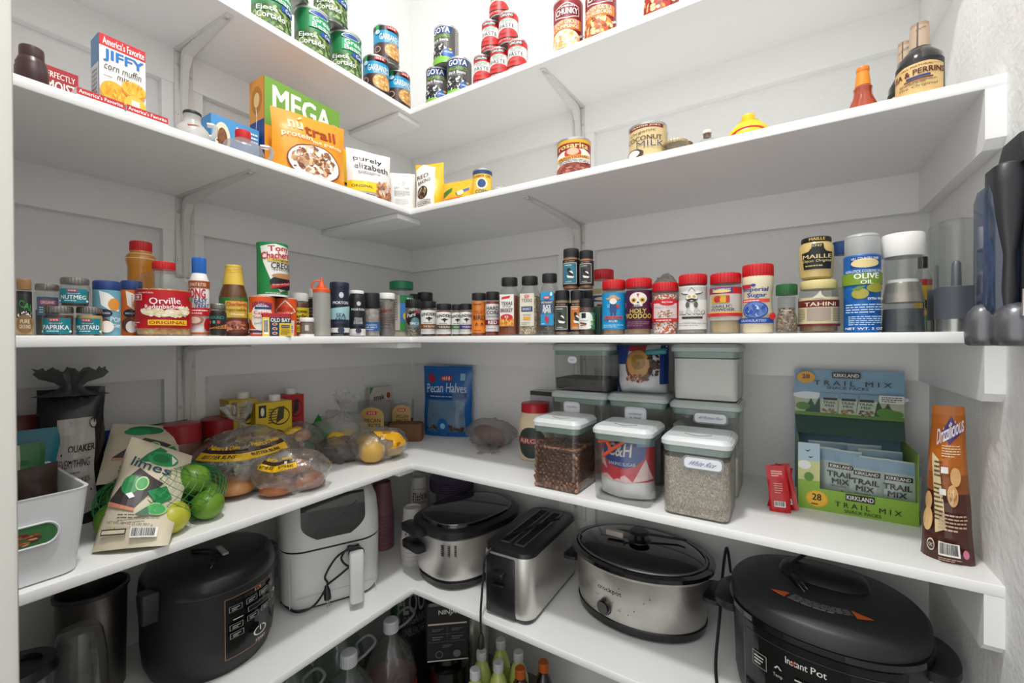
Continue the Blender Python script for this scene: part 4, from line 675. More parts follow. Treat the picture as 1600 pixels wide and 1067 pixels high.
shaker('red-capped garlic powder shaker with red and yellow label',1109,1158,425,M('#c4a880',.8,var=.06,scale=200),[('B',0,100,'#c4bfb8'),('B',80,100,'#c8202c'),('r',14,82,70,98,'#24408c'),('e',42,88,24,5,'#e8c87a'),('t','HILL COUNTRY FARE',42,94,46,4,'#ffffff',.01),('r',16,52,60,76,'#c89a3c'),('e',34,64,10,10,'#b8302c'),('e',48,62,8,9,'#d8a42c'),('r',54,54,62,74,'#b8302c'),('t','GARLIC',42,42,50,8,'#2c2420',.03),('t','POWDER',46,32,54,8,'#2c2420',.03),('B',12,22,'#c8202c'),('B',22,25,'#e8b43c')],lab=(.22,.76),fill=.4)
shaker('tall red-capped white sugar dispenser with blue picture',1159,1209,411,None,[('r',2,78,36,86,'#c8303c'),('e',42,84,6,3,'#24489c'),('t','Imperial',46,74,64,11,'#24489c',.05,0,.1),('t','Sugar',50,62,48,11,'#24489c',.05,0,.1),('r',8,48,82,55,'#d84a3c'),('l',16,49,74,54,1,'#f0d8c8'),('e',46,32,30,18,'#24489c'),('e',46,32,27,16,'#5a7ab8'),('b',46,30,22,12,24,5,['#24489c','#b8c8e0','#3c60a8']),('r',2,4,88,15,'#24489c'),('t','GRANULATED',42,9.5,54,5,'#c8d4ec',.02),('e',84,18,9,7,'#d8302c')],prof=[(.94,0),(1,.04),(.98,.3),(.9,.44),(.9,.55),(1,.72),(1,.8),(.96,.84)],mat=M('#e2d6b8',.35),lab=(.12,.8),capz=.82,curvy=True)
b_=blobm(.034,.018,.03,GL('#d8cfca',.35,.2,bump=.5,scale=50),.12,4,9); o=b_.build('crumpled_bag'); o.location=rw(3,1040,.13); o.location.z+=.072
tag(o,'crumpled clear bag top showing behind the sprinkles shaker','bag'); 
o.location.z=ZS[3]; 
for v in o.data.vertices: v.co.z*=2.3
bottle('pepper_grinder','small clear grinder jar with green top','grinder',3,'R',1211,1247,443,.012,[(.98,0),(1,.06),(.95,.3),(.78,.42),(.76,.74)],CLEARP,cap=(.78,1,.96,M('#1f5a2c',.4),.03),fill=(VOR('#a08870','#4a3a2e','#c8b090',330,.5),0,.52),labs=[(.38,.52,110,[('t','Pepper',50,60,60,34,'#d8d4cc',.02),('l',20,10,80,36,1,'#b8b4ac')],{})])
TH=[('B',0,100,'#cfc39c'),('B',66,90,'#6a1c1c'),('t','TAHINI',50,76,58,13,'#e8dcc0',.03),('r',26,20,68,62,'#a8988a'),('l',2,16,22,62,8,'#7a6a4c'),('l',72,16,98,62,8,'#7a6a4c'),('B',0,8,'#6a1c1c'),('p',[(34,96),(60,96),(52,108),(50,122),(44,108)],'#d8d0bc')]
_,Pt,_,Ht=bottle('tahini_jar','tahini jar with cream lid under the mustard jar','jar',3,'R',1247,1310,435,.012,[(.92,0),(1,.04),(1,.78),(.9,.84)],GLASS,cap=(.82,.99,.93,M('#d8c98c',.4),.02),fill=(M('#8a6e52',.5),0,.5),labs=[(.13,.66,160,TH,{})],rot=6)
MA=[('p',[(14,14),(88,14),(92,70),(72,74),(66,84),(34,84),(28,74),(8,70)],'#17151a'),('r',36,80,66,100,'#17151a'),('t','1747',50,92,22,8,'#d8c890',.01),('t','MAILLE',50,56,70,13,'#e0cf94',.03),('t','Dijon Original',50,40,70,11,'#e0cf94',.0,0,.3),('l',22,20,78,30,1,'#b8a870')]
bottle('mustard_jar','round mustard jar with black and gold lid on top of the tahini jar','jar',3,'R',1247,1303,368,.014,[(.84,0),(.94,.04),(1,.55),(.98,.78),(.8,.88)],M('#c8ae6c',.2,coat=.6),cap=(.88,1,.86,M('#1c1a16',.3),.0),labs=[(.12,.82,130,MA,{'curvy':True}),(.9,.97,120,[('t','MAILLE',50,50,50,90,'#d8b85c',.04)],{'eps':.0008})],base=Ht+.001,rot=4)
OO=[('B',0,100,'#1c66b4'),('r',22,84,84,99,'#24408c'),('e',52,90,28,6,'#e8d49a'),('t','HILL COUNTRY FARE',52,96,54,3.5,'#ffffff',.01),('t','NON-STICK COOKING SPRAY',52,79.5,80,3.5,'#ffffff',.01),('B',62,77,'#7a9a2c'),('t','OLIVE',54,73,46,7,'#ffffff',.04),('t','OIL',54,65,22,5,'#ffffff',.03),('e',42,50,15,7,'#a8a040'),('e',70,57,17,6,'#98983c'),('p',[(26,56),(40,60),(52,60),(40,54)],'#6a8a3c'),('t','EXTRA VIRGIN',72,43,34,3,'#ffffff',.02),('l',16,24,88,37,4,'#b8d4ec'),('l',22,8,84,21,5,'#b8d4ec'),('t','NET WT. 5 OZ',50,4,68,3,'#ffffff',.02)]
bottle('cooking_spray_can','tall blue olive oil spray can with frosted cap','can',3,'R',1317,1376,362,.012,[(1,0),(1,.74),(.98,.77),(.94,.78)],M('#1c66b4',.3,.2),cap=(.77,.965,.95,GL('#e8eae8',.8,.3),0),labs=[(.01,.765,160,OO,{})],rot=8,extra=lambda o,R,H:MB(50).lathe([(R*.94,H*.965),(R*.9,H*.98),(R*.75,H*.995),(R*.4,H),(.001,H)],GL('#e8eae8',.8,.3)).build('cap_dome',o))
bottle('clear_bottle','clear bottle with blue cap half hidden behind the oil spray','bottle',3,'R',1299,1330,376,.16,[(1,0),(1,.8),(.9,.86)],CLEARP,cap=(.86,1,.95,M('#1c4a8c',.4),.02),fill=(M('#c8c4b4',.6),0,.5))
# salt and pepper mill
GRY=M('#45474b',.45)
def mill(o,R,H):
    MB(50).lathe([(R*.72,H*.50),(R*.70,H*.53),(.001,H*.54)],WHT).build('valve',o)
    MB(40).lathe([(R*.97,H*.3),(R*.8,H*.48),(R*.74,H*.5)],M('#9a948c',.3,.5)).build('mill_cone',o)
bottle('salt_mill','salt mill with wide white top, clear waist and grey base','mill',3,'R',1375,1446,360,.02,[(1.0,.22),(.98,.26),(.86,.42),(.82,.48),(.86,.56),(.88,.7),(.84,.76)],CLEARP,cap=(.76,.99,.98,WHT,0),rot=0,extra=lambda o,R,H:(mill(o,R,H),MB(40).lathe([(R*.96,0),(R*.98,H*.01),(R*.9,H*.22),(R*.88,H*.235)],GRY).build('base',o),cyl_label(o,R*.965,H*.03,H*.07,100,[('t','COLE & MASON',50,50,60,70,'#1c1e22',.02)])))
bottle('sauce_bottle','yellow-labelled bottle behind the salt mill','bottle',3,'R',1428,1456,400,.14,[(1,0),(1,.7),(.6,.85)],GLASS,cap=(.85,1,.6,BLKCAP,0),fill=(M('#8a8a4c',.4),0,.7),labs=[(.02,.7,160,[('B',0,100,'#e0b82c'),('B',88,100,'#c8302c'),('t','R',60,50,20,20,'#1c1c1c',.06),('B',0,30,'#2c8a4c')],{})])
def elec(o,R,H):
    MB(40).lathe([(R*.96,0),(R*.96,H*.115)],M('#b8b6b2',.25,.9),n=48).build('steel_band',o)
    MB(40).lathe([(R,H*.115),(R*1.0,H*.4),(R*.97,H*.405)],M('#4c5058',.5),n=48).build('motor_housing',o)
    MB(40).lathe([(R*.25,H*.41),(R*.22,H*.62),(R*.1,H*.64)],M('#5c6066',.35,.6)).build('burr',o)
for a,b,t,g,lb in [(1458,1530,340,.012,'electric grinder with clear upper chamber and grey housing, larger one in front'),(1448,1478,353,.10,'electric grinder with clear upper chamber, half hidden behind the larger one')]:
    bottle('electric_grinder',lb,'grinder',3,'R',a,b,t,g,[(.97,.4),(.97,.41),(.97,.94),(.9,.99),(.8,1)],CLEARP,extra=elec,rs=1,group='electric salt and pepper grinders')
# ---------------- second lowest shelf: bags, boxes and canisters ----------------
FILM=GL('#fbfbfa',.09,.10,2.2,bump=.6,scale=34); FILM2=GL('#f4f4f4',.3,.15,1.0,bump=.6,scale=34)
def sheet(name,label,cat,BL,BR,TR,TL,mat,spec,bul=.01,th=.003,seed=3,wr=.003,group=None,parent=None):
    BL,BR,TR,TL=map(Vector,(BL,BR,TR,TL)); O=(BL+BR)/2; n=(BR-BL).cross(TL-BL).normalized()
    nu,nv=12,14; sv=Vector((seed,seed*2.1,0))
    def F(u,v,sd=1):
        p=BL*(1-u)*(1-v)+BR*u*(1-v)+TR*u*v+TL*(1-u)*v-O
        b=bul*math.sin(PI*u)**.7*math.sin(PI*min(1,v*.9+.08))**.7 if 0<u<1 else 0
        return p+n*(b+wr*noise.noise(Vector((u*4,v*5,0))+sv)+(0 if sd>0 else -th))
    mb=MB(60); loops=[[tuple(F(i/nu,j/nv)) for i in range(nu+1)]+[tuple(F(i/nu,j/nv,-1)) for i in range(nu,-1,-1)] for j in range(nv+1)]
    mb.loops(loops,mat,True,True)
    g=Gx(lambda x,y,k: tuple(F(x/100,y/100)+n*(.0006+.0003*k)),[i*100/nu for i in range(1,nu)],[i*100/nv for i in range(1,nv)],mb=mb); g.draw(spec)
    o=mb.build(name); 
    if parent: o.parent=parent; o.location=O-parent.location; return o
    o.location=O; return tag(o,label,cat,group)
def filmbag(name,label,P,rx,ry,rz,rot,mat,amp=.12,fr=2.4,seed=1,spec=None,az=(-60,60),el=(10,60),knot=None,cat='bag',group=None,rough=.25):
    o=thing(name,label,cat,P,rot,group); sv=Vector((seed*2.3,seed*5.1,seed))
    def S(a,t,off=0):
        D=Vector((math.cos(t)*math.cos(a),math.cos(t)*math.sin(a),math.sin(t)))
        k=1+amp*(noise.noise(D*fr+sv)+.5*noise.noise(D*fr*2.3+sv)+.25*noise.noise(D*fr*6+sv))
        p=Vector((D.x*rx*k,D.y*ry*k,D.z*rz*k+rz*.9)); p+=D*off; p.z=max(p.z,.0005+off); return tuple(p)
    nu,nv=44,30; mb=MB(80); mb.loops([[S(2*PI*i/nu,-PI/2+PI*j/nv) for i in range(nu)] for j in range(nv+1)],mat); mb.build('film',o)
    if knot:
        kx,ky,kz,kl,dx,dy,dz=knot; k=MB(80); d=Vector((dx,dy,dz)).normalized(); b=Vector((kx,ky,kz)); pa=d.orthogonal().normalized(); pb=d.cross(pa); L=[]
        for j,(t,r) in enumerate([(-.5,.032),(-.2,.014),(0,.006),(.15,.007),(.5,.02),(1,.032)]):
            L.append([tuple(b+d*kl*t+(pa*math.cos(2*PI*i/24)+pb*math.sin(2*PI*i/24))*r*(1+.35*math.sin(i*2.6+j))) for i in range(24)])
        k.loops(L,mat,False,False); k.build('knotted_end',o)
    if spec:
        a0,a1=[math.radians(q)-PI/2 for q in az]; e0,e1=[math.radians(q) for q in el]
        g=Gx(lambda x,y,k: S(a0+(a1-a0)*x/100,e0+(e1-e0)*y/100,.0012+.0004*k),[i*6.25 for i in range(1,16)],[i*10 for i in range(1,10)],rough=rough); g.mb.sm=60
        g.draw(spec).build('printed_band',o)
    return o
# white bin with food packets
WB=M('#dcdde0',.35)
bx0,bx1=.115,.362; by1=-1.036; by0=-1.148; bc=Vector(((bx0+bx1)/2,(by0+by1)/2,ZS[4]))
BH=.125; bn=thing('storage_bin','white plastic bin with an oval handle slot, filled with food packets','bin',bc)
wd,dp=bx1-bx0,by1-by0
mb=MB(40)
def brr(z,g,r=.018): return (z,wd+g,dp+g,r)
mb.loft([brr(0,-.012),brr(.003,-.004),brr(BH*.5,.008),brr(BH-.004,.019)],WB,n=5,cap0=True,cap1=False)
mb.loft([brr(BH-.004,.019),brr(BH,.021),brr(BH,.013),brr(BH-.004,.011),brr(.006,-.012)],WB,n=5,cap0=False,cap1=True)
mb.build('body',bn)
sl=MB(30); xs=wd/2+.0075
n_=[( math.copysign(.021,math.cos(a))+.014*math.cos(a),.014*math.sin(a)) for a in [2*PI*(i+.5)/20 for i in range(20)]]
sl.add([(xs+.0008,y-.005,z+BH*.58) for y,z in n_],[tuple(range(20))],M('#2f6a34',.5)); g=Gx(lambda x,y,k:(xs+.0012+.0002*k,-.035+x*.0007-.005,BH*.58-.012+y*.00024),rough=.5); g.mb=sl; g.draw([('b',42,40,34,36,50,7,['#a8482c','#8a3420','#d89a6c','#c86a44','#5a2418'])]); 
sl.tube([(xs+.001,y*1.06-.005,z*1.1+BH*.58) for y,z in n_],.0016,WB,closed=True,n=6); sl.build('handle_slot',bn)
P=Vector((.16,-1.085,ZS[4]+.012)); pouch('salad_kit_bag','salad kit bag with a picture of toppings standing in the white bin',P,.10,.155,.03,PI/2,M('#c9d4c4',.3),[('r',0,0,100,100,'#dcdfd4'),('r',70,0,100,100,'#3a7a44'),('e',34,60,34,26,'#ece8dc'),('b',34,60,30,22,80,5,['#a8482c','#c8704a','#6a8a3c','#e8c8a0','#7a2c1c']),('bar',74,10,96,44,'#222222'),('l',8,6,64,24,3,'#4a6a4c')],seed=21)
P=Vector((.29,-1.10,ZS[4]+.045)); pouch('snack_pouch','grey-green packet lying across the front of the white bin',P,.085,.10,.03,PI/2,M('#8fa08c',.3,bump=.3,scale=40),[('r',0,0,100,100,'#93a48e'),('t','ORGANIC',50,60,80,16,'#dfe6da',.03),('l',10,20,90,40,3,'#c8d4c2')],seed=22,rx=-.95)
P=Vector((.24,-1.058,ZS[4]+.012)); pouch('snack_pouch','dark brown packet leaning at the corner of the white bin',P,.05,.13,.025,PI/2+.2,M('#3d2c26',.3,bump=.3,scale=40),[('l',10,20,80,50,4,'#7a645a')],seed=23)
# bags behind the bin
P=lw(4,34,.25); pouch('sugar_bag','teal bag with white lettering behind the white bin',P,.10,hz(P,673),.045,PI/2-.1,M('#1c7a8c',.35,bump=.2),[('t','SUGAR',58,62,60,14,'#e8f0f2',.05),('r',0,0,100,24,'#5a3a2c'),('l',40,34,90,44,2,'#b8d8de')],seed=24)
P=lw(4,45,.34); pouch('red_food_bag','dark red bag top showing behind the teal bag',P,.14,hz(P,648),.04,PI/2,M('#7a1820',.35),None,seed=25)
P=lw(4,114,.265); hq=hz(P,606); wq=pw(P,108)
q=pouch('rice_cake_bag','tall black rice cake bag with white label and gathered top, on the left',P,wq,hq,.065,PI/2-.35,M('#1f1e20',.22,bump=.25,scale=30),[('p',[(20,2),(90,10),(86,78),(34,78),(26,40)],'#c4bfba'),('t','QUAKER',68,56,38,6,'#1c1a1c',.05),('t','EVERYTHING',60,46,44,6,'#5a2c54',.02),('l',38,38,82,41,1,'#777777'),('t','RICE CAKES',62,34,40,3.6,'#3a2c34',.03),('p',[(28,22),(76,27),(76,33),(29,28)],'#8a6a94'),('t','WHOLE GRAIN',54,27.5,40,3,'#2c1c30',.03,3),('e',36,14,10,7,'#6a3424'),('b',52,14,12,6,30,1.6,['#6a3424','#3a2420','#a87a5c']),('e',86,74,5,4,'#1c1a1c'),('e',86,74,4,3.2,'#c4bfba')],seed=26,gus=.8,sharp=5,wr=.006)
kt=MB(80); L=[]
for j,(z,r) in enumerate([(-.014,.04),(-.005,.018),(.003,.011),(.01,.016),(.024,.032),(.034,.038)]):
    L.append([(r*1.25*math.cos(2*PI*i/40)*(1+.12*math.sin(i*3.1)),r*.5*math.sin(2*PI*i/40)*(1+.4*math.sin(i*2.7)),hq+z+(.006*math.sin(i*1.9) if j>3 else 0)) for i in range(40)])
kt.loops(L,GL('#8a8a8c',.75,.2),False,False); kt.build('gathered_top',q)
# limes
LIM=M('#6f9c28',.38,var=.35,scale=14,bump=.25); LIM2=M('#c9c83c',.38,var=.25,scale=14,bump=.25)
NET=M('#1f7a3c',.5)
def netmesh(rx,ry,rz,seed):
    nu,nv=34,22; vs=[];fs=[]; sv=Vector((seed,seed*2,1))
    for j in range(nv+1):
        t=-PI/2+.12+(PI-.24)*j/nv
        for i in range(nu):
            a=2*PI*(i+.5*(j%2))/nu; D=Vector((math.cos(t)*math.cos(a),math.cos(t)*math.sin(a),math.sin(t))); k=1+.07*noise.noise(D*2.6+sv)
            vs.append((D.x*rx*k,D.y*ry*k,max(D.z*rz*k+rz*.95,.001)))
    E=[]
    for j in range(nv):
        for i in range(nu):
            a=j*nu+i; b=(j+1)*nu+i; c=(j+1)*nu+((i+1)%nu if j%2 else (i-1)%nu)
            E.append((a,b)); E.append((a,c))
    m=MB(80)
    for a,b in E:
        m.tube([vs[a],vs[b]],.00055,NET,n=3)
    return m
def limebag(label,P,rx,ry,rz,rot,seed,n):
    o=thing('lime_net_bag',label,'bag',P,rot,'net bags of limes'); netmesh(rx,ry,rz,seed).build('net',o)
    return o
Pl=Vector((.262,-.90,ZS[4])); LB1=limebag('green net bag of limes lying under its big paper label, at the shelf edge',Pl,.09,.10,.055,0,4,8)
def lime(P,seed,m,lb,r=.029):
    mb=blobm(r,r*.98,r*1.12,m,.03,2,seed,20,14,flat=False); o=mb.build('lime'); o.location=P; o.rotation_euler=(seed*1.3,seed*.7,seed); tag(o,lb,'lime','limes in the net bags')
for i,(dx,dy,dz,m,lb) in enumerate([(.055,.05,.030,LIM,'lime showing at the front right of the net bag'),(.068,-.012,.030,LIM2,'yellow-green lime in the net beside the label edge'),(.0,.068,.030,LIM,'lime at the right end of the net bag'),(.052,-.07,.030,LIM2,'yellow-green lime at the bottom left of the net bag'),(-.005,-.07,.030,LIM,'lime at the left end of the net bag'),(.005,.004,.032,LIM,'lime in the middle of the net bag'),(.03,.035,.078,LIM,'lime on top of the others at the right of the label'),(-.05,.03,.03,LIM,'lime at the back of the net bag'),(-.147,.036,.03,LIM,'lime inside the rear net bag, left one'),(-.147,-.034,.03,LIM,'lime inside the rear net bag, right one')]):
    lime(Pl+Vector((dx,dy,dz-.001)),i+1,m,lb,.0275)
limg=[('p',[(8,40),(40,72),(80,60),(52,34)],'#3c3434'),('p',[(8,40),(52,34),(54,31),(8,36)],'#d88a70'),('e',38,55,15,9,'#2f8a4c'),('e',54,57,9,7,'#bfe0a0'),('e',54,57,7.5,5.6,'#4aa85c'),('p',[(36,46),(44,48),(50,44),(44,42)],'#f2f2ee'),('p',[(64,50),(84,58),(94,46),(80,38)],'#1f8a4c'),('e',80,34,12,6,'#9ad08a'),('e',80,34,10,5,'#4aa85c'),('p',[(56,28),(70,36),(74,28)],'#1f6a44')]
lb_=[('p',[(30,78),(50,98),(64,96),(50,80)],'#1f7a4c'),('e',64,86,22,8,'#2f9a5c'),('e',62,86,12,5,'#1f7a44'),('p',[(74,92),(84,88),(80,82)],'#f2efe8'),('t','limes',52,76,60,9,'#2c4a5c',.03,-4)]+limg+[('l',34,24,86,29,2,'#6a6258'),('t','NET WT. 32 OZ (2 LB) 907 g',50,20,62,3,'#3a342c',.02,-3),('r',14,11,50,16,'#2c2824'),('r',15.5,12,48.5,15,'#d8cdb4'),('bar',56,8,88,17,'#222222')]
z0=ZS[4]+.004
sheet('printed_label','cream paper label with green limes draped down over the front net bag','label',onz(z0,142,863),onz(z0,262,852),atplane(0,.262,300,712),atplane(0,.25,205,682),M('#d8cdb4',.5,bump=.15,scale=40),lb_,bul=.03,seed=5,parent=LB1)
Pb=Vector((.13,-.83,ZS[4])); LB2=limebag('second net bag of limes lying behind the front one with its own cream label',Vector((.115,-.90,ZS[4])),.05,.075,.042,0,7,4)
sheet('printed_label','second cream lime label lying behind the front one','label',atplane(0,.16,150,758),atplane(0,.16,262,748),atplane(0,.11,300,668),atplane(0,.11,176,662),M('#d0c5ac',.5,bump=.15,scale=40),[('e',40,88,22,9,'#1f7a4c'),('e',30,84,16,7,'#2f9a5c')]+limg+[('l',20,14,80,26,2,'#6a6258')],bul=.02,seed=8,parent=LB2)
P=lw(4,232,.34); pouch('green_food_bag','blue and green bag leaning on the wall behind the lime bags',P,.15,hz(P,664),.03,PI/2,M('#1f6a4c',.35,bump=.2),[('r',0,0,46,100,'#1f4f9c'),('p',[(40,60),(70,90),(100,70),(60,40)],'#2f8a5c'),('t','M',50,80,12,12,'#e8f0f2',.05)],seed=28)
# nut butter jars
PBJ=M('#6a4430',.3,var=.35,scale=30)
for a,b,t,g,lb in [(247,317,657,.235,'squat nut butter jar with wide red lid, front left one'),(314,377,648,.27,'squat nut butter jar with wide red lid, right one nearer the yellow cartons')]:
    bottle('nut_butter_jar',lb,'jar',4,'L',a,b,t,g,[(.95,0),(1,.05),(1,.7),(.95,.74)],PBJ,cap=(.74,1,1.0,M('#9a1c24',.35),.015),labs=[(.08,.5,150,[('B',0,100,'#241c1c'),('t','KIRKLAND',50,60,50,26,'#d8d4cc',.03)],{})],group='red-lidded nut butter jars')
# broth cartons
def broth(px0,px1,gap,top,c,c2,word,lb,rz=PI/2-.12):
    P,w_=span(4,'L',px0,px1,gap,.06); h=hz(P+Vector((.03,0,0)),top)
    o=thing('broth_carton',lb,'carton',P,rz,'broth cartons')
    mb=MB(30).box((0,0,h/2),(w_,.06,h),M(c,.4))
    faces(mb,w_,.06,h,front=[('r',0,0,100,100,c),('r',8,80,28,97,'#1c1c18'),('e',18,88,5,6,'#d8d4b4'),('e',66,80,28,13,c2),('e',66,80,25,11,c),('p',[(54,70),(76,76),(78,94),(60,90)],c2),('l',34,70,56,92,6,c2),('e',52,28,46,34,c2),('e',52,28,43,32,c),('r',36,52,70,58,'#a8202a'),('t',word,54,42,76,11,'#1a1a1a',.05),('t','BROTH',54,30,60,9,'#1a1a1a',.05),('l',26,12,80,22,2,c2)],left=[('r',0,0,100,100,c),('r',20,52,80,60,'#a8202a'),('t',word,50,42,76,9,'#1a1a1a',.04),('l',16,8,84,34,6,c2),('p',[(0,100),(40,70),(60,70),(100,100)],'#b89a2c' if c!='#b01c20' else '#7a1418')])
    mb.build('carton_body',o); MB(30).lathe([(.014,h),(.014,h+.014),(.012,h+.016)],WHT,(w_*.15,0,0),24,rib=.03).build('cap',o)
broth(362,404,.27,624,'#c8a81c','#3c3418','CHICKEN','yellow chicken broth carton, left one behind the bun bags')
broth(404,457,.235,628,'#d4b41c','#3c3418','CHICKEN','yellow chicken broth carton, front one beside the red carton')
broth(440,476,.29,617,'#b01c20','#2c1414','BEEF','red beef broth carton beside the yellow ones')
# bread: buns inside bags
BUN=M('#b9804c',.45,var=.3,scale=18); BUN2=M('#9c5f38',.45,var=.3,scale=18)
def bun(P,r,lb,m=BUN,h=.5,tilt=0):
    mb=MB(60).lathe([(r*.8,0),(r*.97,r*.1),(r,r*.25),(r*.94,r*.45),(r*.75,r*.66),(r*.45,r*.8),(.0001,r*.85)],m,n=28); o=mb.build('bread_bun'); o.location=P; o.rotation_euler=(tilt,0,0); tag(o,lb,'bun','bread buns in the clear bags')
bb=[('B',0,100,'#00000000')][:0]
def band(w1): return [('p',[(2,26),(50,18),(98,34),(98,58),(50,42),(2,50)],'#e2b41c'),('p',[(2,50),(50,42),(98,58),(96,72),(50,56),(4,64)],'#3a2420'),('t',w1,28,35,34,11,'#2a1c14',.04,-5),('t',w1,74,39,30,10,'#2a1c14',.04,9),('t',"Nature's Own",30,66,36,16,'#e8b81c',.05,-4),('t',"Nature's Own",74,72,30,15,'#e8b81c',.05,8)]
P1=on(4,385,770); P1=Vector((.195,-.718,ZS[4]))
filmbag('bun_bag','clear bag of butter buns with yellow band and gathered top, left of the three',P1,.110,.082,.074,PI/2-.45,FILM,seed=3,spec=band('BUTTER BUNS'),az=(-62,50),el=(4,52),knot=(-.01,.02,.145,.05,-.2,.2,1),group='bags of butter buns')
P2=Vector((.300,-.675,ZS[4]))
filmbag('bun_bag','clear bag of butter buns with slanted yellow band at the shelf edge',P2,.082,.064,.05,PI/2-.75,FILM,seed=6,spec=band('BUTTER BUNS'),az=(-50,20),el=(6,66),group='bags of butter buns')
P3=Vector((.13,-.565,ZS[4]+.004))
filmbag('bun_bag','clear bag of buns behind the other two, against the cartons',P3,.07,.065,.062,PI/2,FILM,seed=9,spec=[('p',[(0,30),(60,60),(60,76),(0,48)],'#e2b41c'),('t',"Own",30,70,40,18,'#e8b81c',.05,20)],az=(-60,30),el=(20,70),group='bags of butter buns')
for c,off,lb in [(P1,[(-.038,.038),(.04,.03),(-.035,-.04),(.042,-.045)],'left bun bag'),(P2,[(.015,.03),(-.03,.035),(-.0,-.03)],'shelf edge bun bag'),(P3,[(-.01,.035),(-.005,-.035)],'rear bun bag')]:
    for i,(a,b) in enumerate(off): bun(c+Vector((a,b,.012 if i%2 else .006)),.038 if c is not P3 else .032,'golden brown bun in the %s, %s'%(lb,['inner right one','outer right one','inner left one','outer left one'][i]),BUN if i%2 else BUN2)
bun(P3+Vector((.01,.0,.07)),.036,'golden bun on top inside the rear bun bag')
bun(P2+Vector((.0,.01,.042)),.033,'golden bun on top inside the shelf edge bag',BUN2)
# potatoes, lemons, garlic
Pp=onz(ZS[4],574,714); Pp.x=.262
filmbag('potato_bag','clear bag of yellow potatoes with yellow printed panel near the inner corner',Pp,.085,.066,.048,PI/2-.6,FILM,seed=13,spec=[('p',[(20,90),(50,95),(98,60),(96,10),(60,8),(66,40),(40,60)],'#dfa522'),('e',46,56,5,8,'#6a4a1c'),('e',76,22,6,8,'#a86a1c'),('l',50,70,80,86,4,'#7a4a14')],az=(-40,60),el=(-10,70))
for i,(a,b,z) in enumerate([(.02,-.036,.036),(.02,.036,.036),(-.036,.0,.036)]):
    o=blobm(.038,.034,.034,M('#c9a14c',.5,var=.15,scale=20),.06,2,i+30,20,14,flat=False).build('potato'); o.location=Pp+Vector((a,b,z)); tag(o,['yellow potato at the left inside the potato bag','yellow potato at the right inside the potato bag','yellow potato at the back inside the potato bag'][i],'potato','potatoes in the bag')
Pq=Vector((.10,-.405,ZS[4]))
filmbag('produce_bag','knotted milky produce bag holding lemons by the left wall',Pq,.085,.075,.065,.6,FILM2,seed=15,amp=.2,fr=3,knot=(.02,-.03,.13,.05,.3,-.2,1))
for i,(a,b,z) in enumerate([(.052,-.045,.05),(.0,.03,.04)]):
    o=blobm(.026,.026,.033,M('#e0b72c',.4,bump=.1),.03,2,i+40,20,14,flat=False).build('lemon'); o.location=Pq+Vector((a,b,z)); o.rotation_euler=(1.2,.3,0); tag(o,['lemon pressed against the front of the milky bag','lemon at the back of the milky bag'][i],'lemon','lemons in the milky bag')
Pr=onz(ZS[4],512,716); Pr.x=.20
filmbag('produce_bag','crumpled clear bag with loose onions between the bun bag and the potatoes',Pr+Vector((-.02,.0,0)),.06,.05,.035,.3,GL('#c9c4c2',.3,.15,.9,bump=.7,scale=40),seed=17,amp=.22,fr=3.4)
P=lw(4,494,.30); 
for i,(dx,h,t) in enumerate([(-.02,.07,-.5),(.0,.085,-.1),(.02,.075,.35)]):
    pass
m=MB(60)
for dx,h,t in [(-.012,.085,-.45),(.0,.11,.15),(.012,.09,.5)]:
    vs=[];n=8
    for k in range(n+1):
        u=k/n; w_=.018*math.sin(PI*u)**.7; cx=dx+t*.06*u; vs+= [(cx-w_,.004*math.sin(3*u),h*u+.01),(cx+w_,.004*math.sin(3*u)+.004,h*u+.01)]
    m.add(vs,[(2*k,2*k+1,2*k+3,2*k+2) for k in range(n)],M('#1f8a34',.4))
    m.add([(a,b+.002,c) for a,b,c in vs],[(2*k,2*k+2,2*k+3,2*k+1) for k in range(n)],M('#1f8a34',.4))
m.box((0,0,.006),(.03,.02,.012),M('#2c6a34',.5),.003)
o=m.build('leafy_greens'); o.location=P; o.rotation_euler=(0,0,PI/2-.3); tag(o,'dark green leaves sticking up beside the red broth carton','greens')
# loaf, pecan tubs, snack box
LO=M('#7a5434',.7,var=.3,scale=30,bump=.3)
o=MB(50).loft([(0,.108,.062,.008),(.006,.114,.068,.01),(.05,.114,.068,.012),(.058,.108,.062,.014)],LO,n=4).build('snack_loaf'); o.location=Vector((.155,-.185,ZS[4])); o.rotation_euler=(0,0,.62); tag(o,'small brown rectangular loaf in front of the pecan tubs','loaf')
def tub(P,w_,d_,h_,rz,lb,fr):
    o=thing('pecan_tub',lb,'tub',P,rz,'clear pecan tubs'); MB(40).loft([(0,w_*.9,d_*.9,.006),(h_*.9,w_,d_,.01),(h_,w_*1.03,d_*1.03,.01)],CLEARP,n=4).build('tub_body',o)
    MB(40).loft([(.002,w_*.86,d_*.86,.006),(h_*.45,w_*.92,d_*.92,.01)],VOR('#3a2418','#5a3824','#2a1810',160,.6),n=4).build('contents',o)
    if fr: flat_label(o,(-w_*.42,-d_*.53,h_*.3),(w_*.8,0,0),(0,0,h_*.62),[('r',0,0,100,60,'#c9a864'),('e',50,60,50,34,'#c9a864'),('t','PECAN',54,42,62,15,'#2c2018',.03),('t','PIECES',54,22,66,15,'#2c2018',.03)]+heb(50,72,40,14))
tub(Vector((.085,-.255,ZS[4])),.10,.06,.135,.55,'clear pecan tub with arched tan label, in front',True)
tub(Vector((.085,-.135,ZS[4])),.08,.05,.125,.75,'clear pecan tub turned sideways beside the blue pouch',True)
